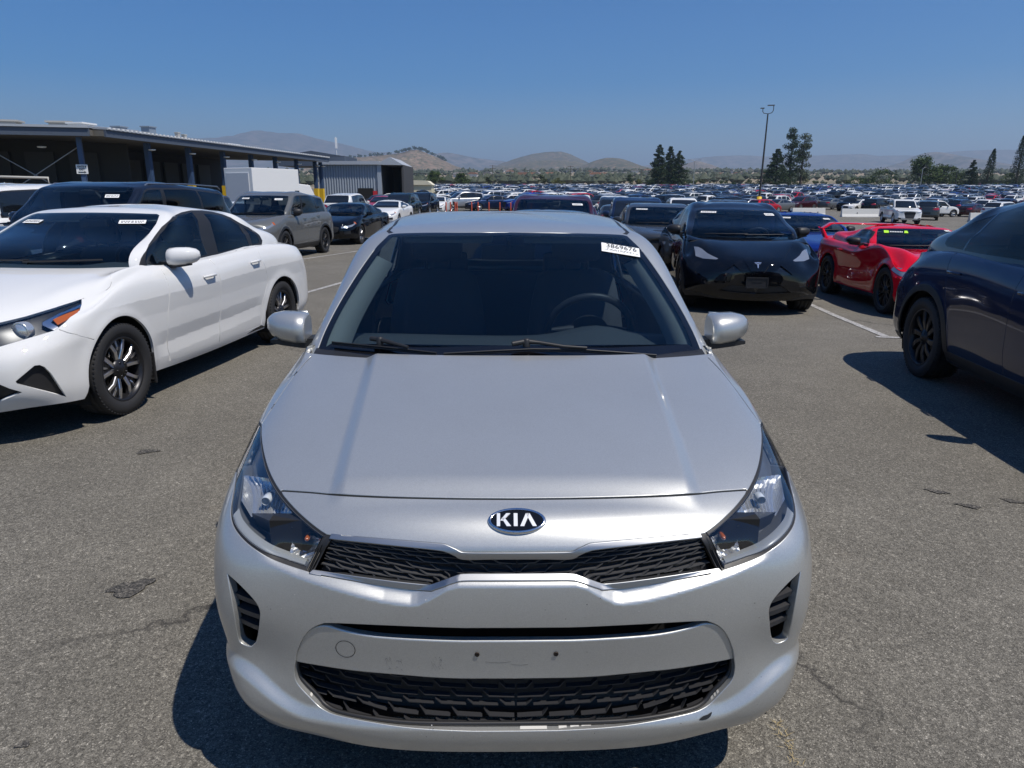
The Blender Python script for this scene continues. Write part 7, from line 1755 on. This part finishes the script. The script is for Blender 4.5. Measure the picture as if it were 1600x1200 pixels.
NEAR = [('suv', DARKBLUE, 'dark blue SUV behind the charcoal crossover, second in that queue', 3.75, 21.3, H6), ('sedan', GREYB, 'charcoal sedan third in the queue behind the black crossover', 4.05, 27.3, H6), ('suv', (.03, .04, .055, .4), 'blue-grey SUV fourth in the queue behind the black crossover', 4.75, 33.2, H6), ('large_suv', WHITE, 'white large SUV fifth in the queue behind the black crossover', 5.6, 39.5, H6), ('sedan', WHITE, 'white sedan at the end of the queue behind the black crossover', 6.2, 46, H6),
  ('sedan', BLACK, 'black sedan peeping out right of the black crossover roof', 7.45, 20.6, H6), ('suv', GREYB, 'charcoal SUV behind the black sedan right of the crossover roof', 8.4, 27, H6), ('sedan', WHITE, 'white sedan beyond the charcoal SUV right of the crossover roof', 9.0, 34, H6), ('suv', WHITE, 'white SUV beyond the white sedan right of the crossover roof', 9.7, 40.5, H6), ('minivan', WHITE, 'white van right behind the burgundy minivan', 3.15, 37.5, H6), ('sedan', BURG, 'burgundy sedan just beyond the burgundy minivan on its right', 2.1, 24.5, H6),
  ('large_suv', WHITE, 'white SUV with a dark rear window at the left edge', -8.6, 16.2, R(174)), ('sedan', (.02, .04, .045, .3), 'dark teal sedan cut off by the left edge', -10.6, 10.2, H6), ('suv', GREYB, 'charcoal SUV just right of the navy SUV with roof rails', -9.4, 17.4, H6), ('sedan', WHITE, 'white sedan roof between the charcoal SUV and the grey SUV', -9.4, 22.0, H6),
  ('suv', WHITE, 'white SUV with dark rear window beyond the black sedan', -9.5, 46.0, R(174)), ('sedan', (.35, .02, .03, .1), 'red sedan roof beyond the white SUV by the metal building', -10.0, 53, H6), ('coupe', WHITE, 'white coupe nosing out right behind the black sedan', -7.1, 38.5, H6), ('suv', GREEN, 'dark green SUV beyond the white coupe at left', -7.7, 47.0, H6), ('suv', BLACK, 'black SUV right of the dark green SUV', -7.1, 53.4, H6), ('coupe', WHITE, 'white coupe right of the black SUV by the posts', -6.4, 58.5, H6), ('sedan', GREYB, 'charcoal sedan beyond the white SUV by the metal building', -11.5, 60, H6)]
def side_on(kind, col, label, px_, Y, th):
    x = (px_ - 800) / CAM_F * Y * .985; s = SPEC[kind]; t = R(th); nose = Vector((math.sin(t), -math.cos(t))); c = Vector((x, Y)) + nose * s['L'] / 2; NEAR.append((kind, col, label, c.x, c.y, t))
side_on('suv', SILVER, 'silver SUV side-on behind the orange posts', 724, 69, -64); side_on('sedan', DARKBLUE, 'dark blue sedan side-on right of the silver SUV', 767, 68, -66); side_on('suv', BLUE, 'bright blue SUV side-on at the right end behind the orange posts', 824, 66, -66); side_on('sedan', WHITE, 'white sedan side-on left of the silver SUV', 686, 74, -60); side_on('hatchback', WHITE, 'white hatchback behind the dark blue sedan and the posts', 752, 76, -66); side_on('hatchback', WHITE, 'white hatchback behind the bright blue SUV and the posts', 796, 75, -66)
side_on('pickup', WHITE, 'white pickup truck parked alone between the two barriers', 1398, 57, -13); side_on('suv', GREYB, 'charcoal SUV close behind the white pickup', 1440, 66, 150); side_on('suv', WHITE, 'white SUV above the right-hand barrier', 1453, 80, 98); side_on('sedan', WHITE, 'white sedan above the left-hand barrier, nose to the left', 1332, 92, -60); side_on('suv', BLACK, 'black SUV right of the white sedan above the barrier', 1362, 90, 125); side_on('sedan', SILVER, 'silver sedan above the white pickup bed', 1382, 92, -58); side_on('sedan', BURG, 'burgundy sedan right of the white SUV above the barrier', 1512, 82, 120); side_on('suv', DARKBLUE, 'dark blue SUV above the burgundy sedan at right', 1492, 92, 122); side_on('suv', WHITE, 'white SUV just over the dark blue crossover roof', 1556, 70, 120); side_on('pickup', BLACK, 'black pickup standing near the open bay of the metal building', 660, 96, 100); side_on('sedan', WHITE, 'white sedan at the mouth of the open metal bay', 622, 90, 80)
for k_, c_, l_, x_, y_, r_ in NEAR: put_car(k_, c_, l_, x_, y_, r_, 'cars parked in the lot')
# ---- far rows: one mesh per kind
FARM = {}
def far_mesh(kind):
    if kind in FARM: return FARM[kind]
    s = dict(SPEC[kind]); s['rw_'] = 0
    f = build_car_flat(s); me = f; FARM[kind] = me; return me
def build_car_flat(s):
    """coarse body, glass and wheels of a type joined as one mesh for cars a few pixels long"""
    S = Surf(body_net(s)); C = Surf(canopy_net(s), vmirror=True); V, F, M_ = [], [], []
    B = Shell(S, dense(S.U, [2, 2, 2, 2, 2, 3, 3, 2, 3, 2, 2, 1, 1, 2]), dense(S.V, [1, 1, 2, 2, 1, 1, 1, 1])); D = Shell(C, dense(C.U, [2, 1, 2, 2, 2, 2, 2, 2, 2, 2, 1]), dense(C.V, [1, 2, 2, 1, 1, 1]))
    def add(pieces, mi):
        for P, N, T in pieces:
            b = len(V); V.extend(P.tolist()); F.extend([tuple(int(i) + b for i in t) for t in T]); M_.extend([mi] * len(T))
    ra = s['rw'] + .05
    lf = TF(dict(s=s, B=B, S=S)); reg = [('lamp', lf[1][2]), ('grille', lf[2][2]), ('tail', lf[4][2])]
    o = B.cut(reg, 'body'); add(both(o['body']), 0)
    for nm, mi in (('lamp', 3), ('grille', 2), ('tail', 4)):
        if nm in o: add(both(o[nm]), mi)
    C1 = C.V; uA = C.U[4]; uR = C.U[-4]; w1 = [np.array([-1e-4, C1[1]])] + [np.array([uA - .04, C1[1]]), np.array([uA - .05, C1[3]]), np.array([-1e-4, C1[3]])]; w2 = [np.array([C.umax + 1e-4, C1[1] + .03]), np.array([uR + .03, C1[1] + .03]), np.array([uR + .03, C1[3]]), np.array([C.umax + 1e-4, C1[3]])]
    pn = side_glass(s); o = D.cut([('g', w1), ('g', w2)] + [('g', D.side(p)) for p in pn], 'roof'); add(both(o['roof']), 0); add(both(o['g']), 1)
    wb = MB()
    for y in (s['yF'], s['yR']):
        for sx in (1, -1):
            x = sx * (s['w'] - .10); wb.lathe([(x - .11, s['rw'] * .6), (x - .11, s['rw']), (x + .12, s['rw']), (x + .125, s['rw'] * .62)], 12, c=(0, y, s['rw'])); wb.lathe([(x + sx * .118, s['rw'] * .64), (x + sx * .10, .02)], 12, c=(0, y, s['rw']), mi=1)
    b = len(V); V.extend(wb.v); F.extend([tuple(i + b for i in f) for f in wb.f]); M_.extend([2 if i == 0 else 5 for i in wb.m])
    me = bpy.data.meshes.new('far_car'); me.from_pydata(V, [], F)
    for m in (M_ANY, M_FARGLASS, M_TYRE, M_LAMP, M_RED, M_ALLOY): me.materials.append(m)
    me.polygons.foreach_set('material_index', M_); me.polygons.foreach_set('use_smooth', [True] * len(F)); me.update()
    N = np.zeros((len(V), 3)); return me
rnd = random.Random(77); cand = []
rowy, th = 93.0, 0
rowset = []
y = 93.0
while y < 282:
    rowset.append((y, -58)); rowset.append((y + 5.2, 122)); y += 16.5 - .0
for y, th in rowset:
    x = -.128 * y if y > 104 else -.09 * y
    x += rnd.uniform(0, 2)
    while x < .745 * y:
        if rnd.random() < .88 and not (y < 104 and x < 12 and x > -12 and False): cand.append((x + rnd.uniform(-.15, .15), y + rnd.uniform(-.35, .35), th + rnd.uniform(-4, 4)))
        x += 3.35
# the block of rows between the posts and the barriers
for y, th in ((82, 122), (87.2, -58), (64, 122), (58.5, -60)):
    x = {82: 1, 87.2: -6, 64: 9, 58.5: 10.5}[y]
    while x < {82: 30, 87.2: 34, 64: 22, 58.5: 20}[y]:
        cand.append((x + rnd.uniform(-.2, .2), y + rnd.uniform(-.3, .3), th + rnd.uniform(-4, 4))); x += 3.4
cand.sort(key=lambda c: c[1] + .1 * abs(c[0]))
def zone(x, y):
    p = 800 + x / y * CAM_F
    for lim, t in ((850, 'behind the orange posts'), (1005, 'left of the three conifers'), (1075, 'below the three conifers'), (1175, 'left of the light pole'), (1268, 'by the light pole pines'), (1395, 'beyond the left white barrier'), (1500, 'below the round trees')):
        if p < lim: return t
    return 'below the cypresses at right'
stuffV, stuffF, stuffM = [], [], []
PM = []
def fixed(col):
    m = mat('far_paint_%d' % len(PM), col[:3], .35, col[3], Coat_Weight=1.0); PM.append(m); return m
fixedm = {n: fixed(c) for n, c, _ in COLS}; order = [n for n, _, _ in COLS]
TYPES = ['sedan'] * 9 + ['suv'] * 10 + ['hatchback'] * 4 + ['large_suv'] * 3 + ['minivan'] * 1 + ['pickup'] * 2 + ['coupe']
NIND = 240
for i, (x, y, th) in enumerate(cand):
    kind = rnd.choice(TYPES); cn = rnd.choices(order, [q for _, _, q in COLS])[0]; s = SPEC[kind]; t = R(th); nose = Vector((math.sin(t), -math.cos(t))); c = Vector((x, y)) + nose * s['L'] / 2
    me = far_mesh(kind); loc, eul = place(c.x, c.y, t, s['w'], s['yF'], s['yR'])
    if i < NIND:
        o = link('parked_car', me); o.location = loc; o.rotation_euler = eul; o.color = cc[cn]
        band = 'nearer rows' if y < 112 else ('middle rows' if y < 150 else 'far rows')
        tag(o, f'{cn} {kind.replace("_", " ")} in the {band} {zone(x, y)}', 'car' if kind != 'pickup' else 'pickup', 'cars in the far rows of the lot')
    else:
        W = np.array(Matrix.Translation(loc) @ eul.to_matrix().to_4x4()); n = len(me.vertices); co = np.empty(n * 3); me.vertices.foreach_get('co', co); co = co.reshape(-1, 3) @ W[:3, :3].T + W[:3, 3]
        b = sum(len(v) for v in stuffV); stuffV.append(co); off = order.index(cn)
        for p in me.polygons: stuffF.append(tuple(b + q for q in p.vertices)); stuffM.append(off if p.material_index == 0 else len(order) + p.material_index - 1)
if stuffV:
    me = bpy.data.meshes.new('distant_cars'); me.from_pydata(np.concatenate(stuffV).tolist(), [], stuffF)
    for n in order: me.materials.append(fixedm[n])
    for m in (M_FARGLASS, M_TYRE, M_LAMP, M_RED, M_ALLOY): me.materials.append(m)
    me.polygons.foreach_set('material_index', stuffM); me.polygons.foreach_set('use_smooth', [True] * len(stuffF)); me.update()
    tag(link('distant_cars', me), 'hundreds more parked cars in the farthest rows of the lot', 'cars', kind='stuff')
print('far cars', len(cand), 'stuff faces', len(stuffF))

# tell look-alikes apart by their place in the row
same = {}
for o in list(COL.objects):
    if o.get('group') == 'cars in the far rows of the lot': same.setdefault(o['label'], []).append(o)
for lb, os_ in same.items():
    if len(os_) > 1:
        os_.sort(key=lambda o: o.location.x / o.location.y)
        for i, o in enumerate(os_): o['label'] = (ORD[i] if i < 15 else 'last') + ' from left, ' + lb
# ------------------------------------------------------------------ air
m = bpy.data.materials.new('hazy_air'); m.use_nodes = True; n = NT(m); n.n.clear(); pv = n.add('ShaderNodeVolumePrincipled'); pv.inputs['Color'].default_value = (.63, .80, 1.0, 1); pv.inputs['Density'].default_value = 1.6e-4; pv.inputs['Anisotropy'].default_value = .2
o_ = n.add('ShaderNodeOutputMaterial'); n.lk(pv.outputs[0], o_.inputs['Volume'])
hz = MB(); hz.box((0, 15500, 420), (70000, 36000, 860)); ho = hz.build('haze', m); tag(ho, 'thin pale haze over the valley', 'haze', kind='stuff')
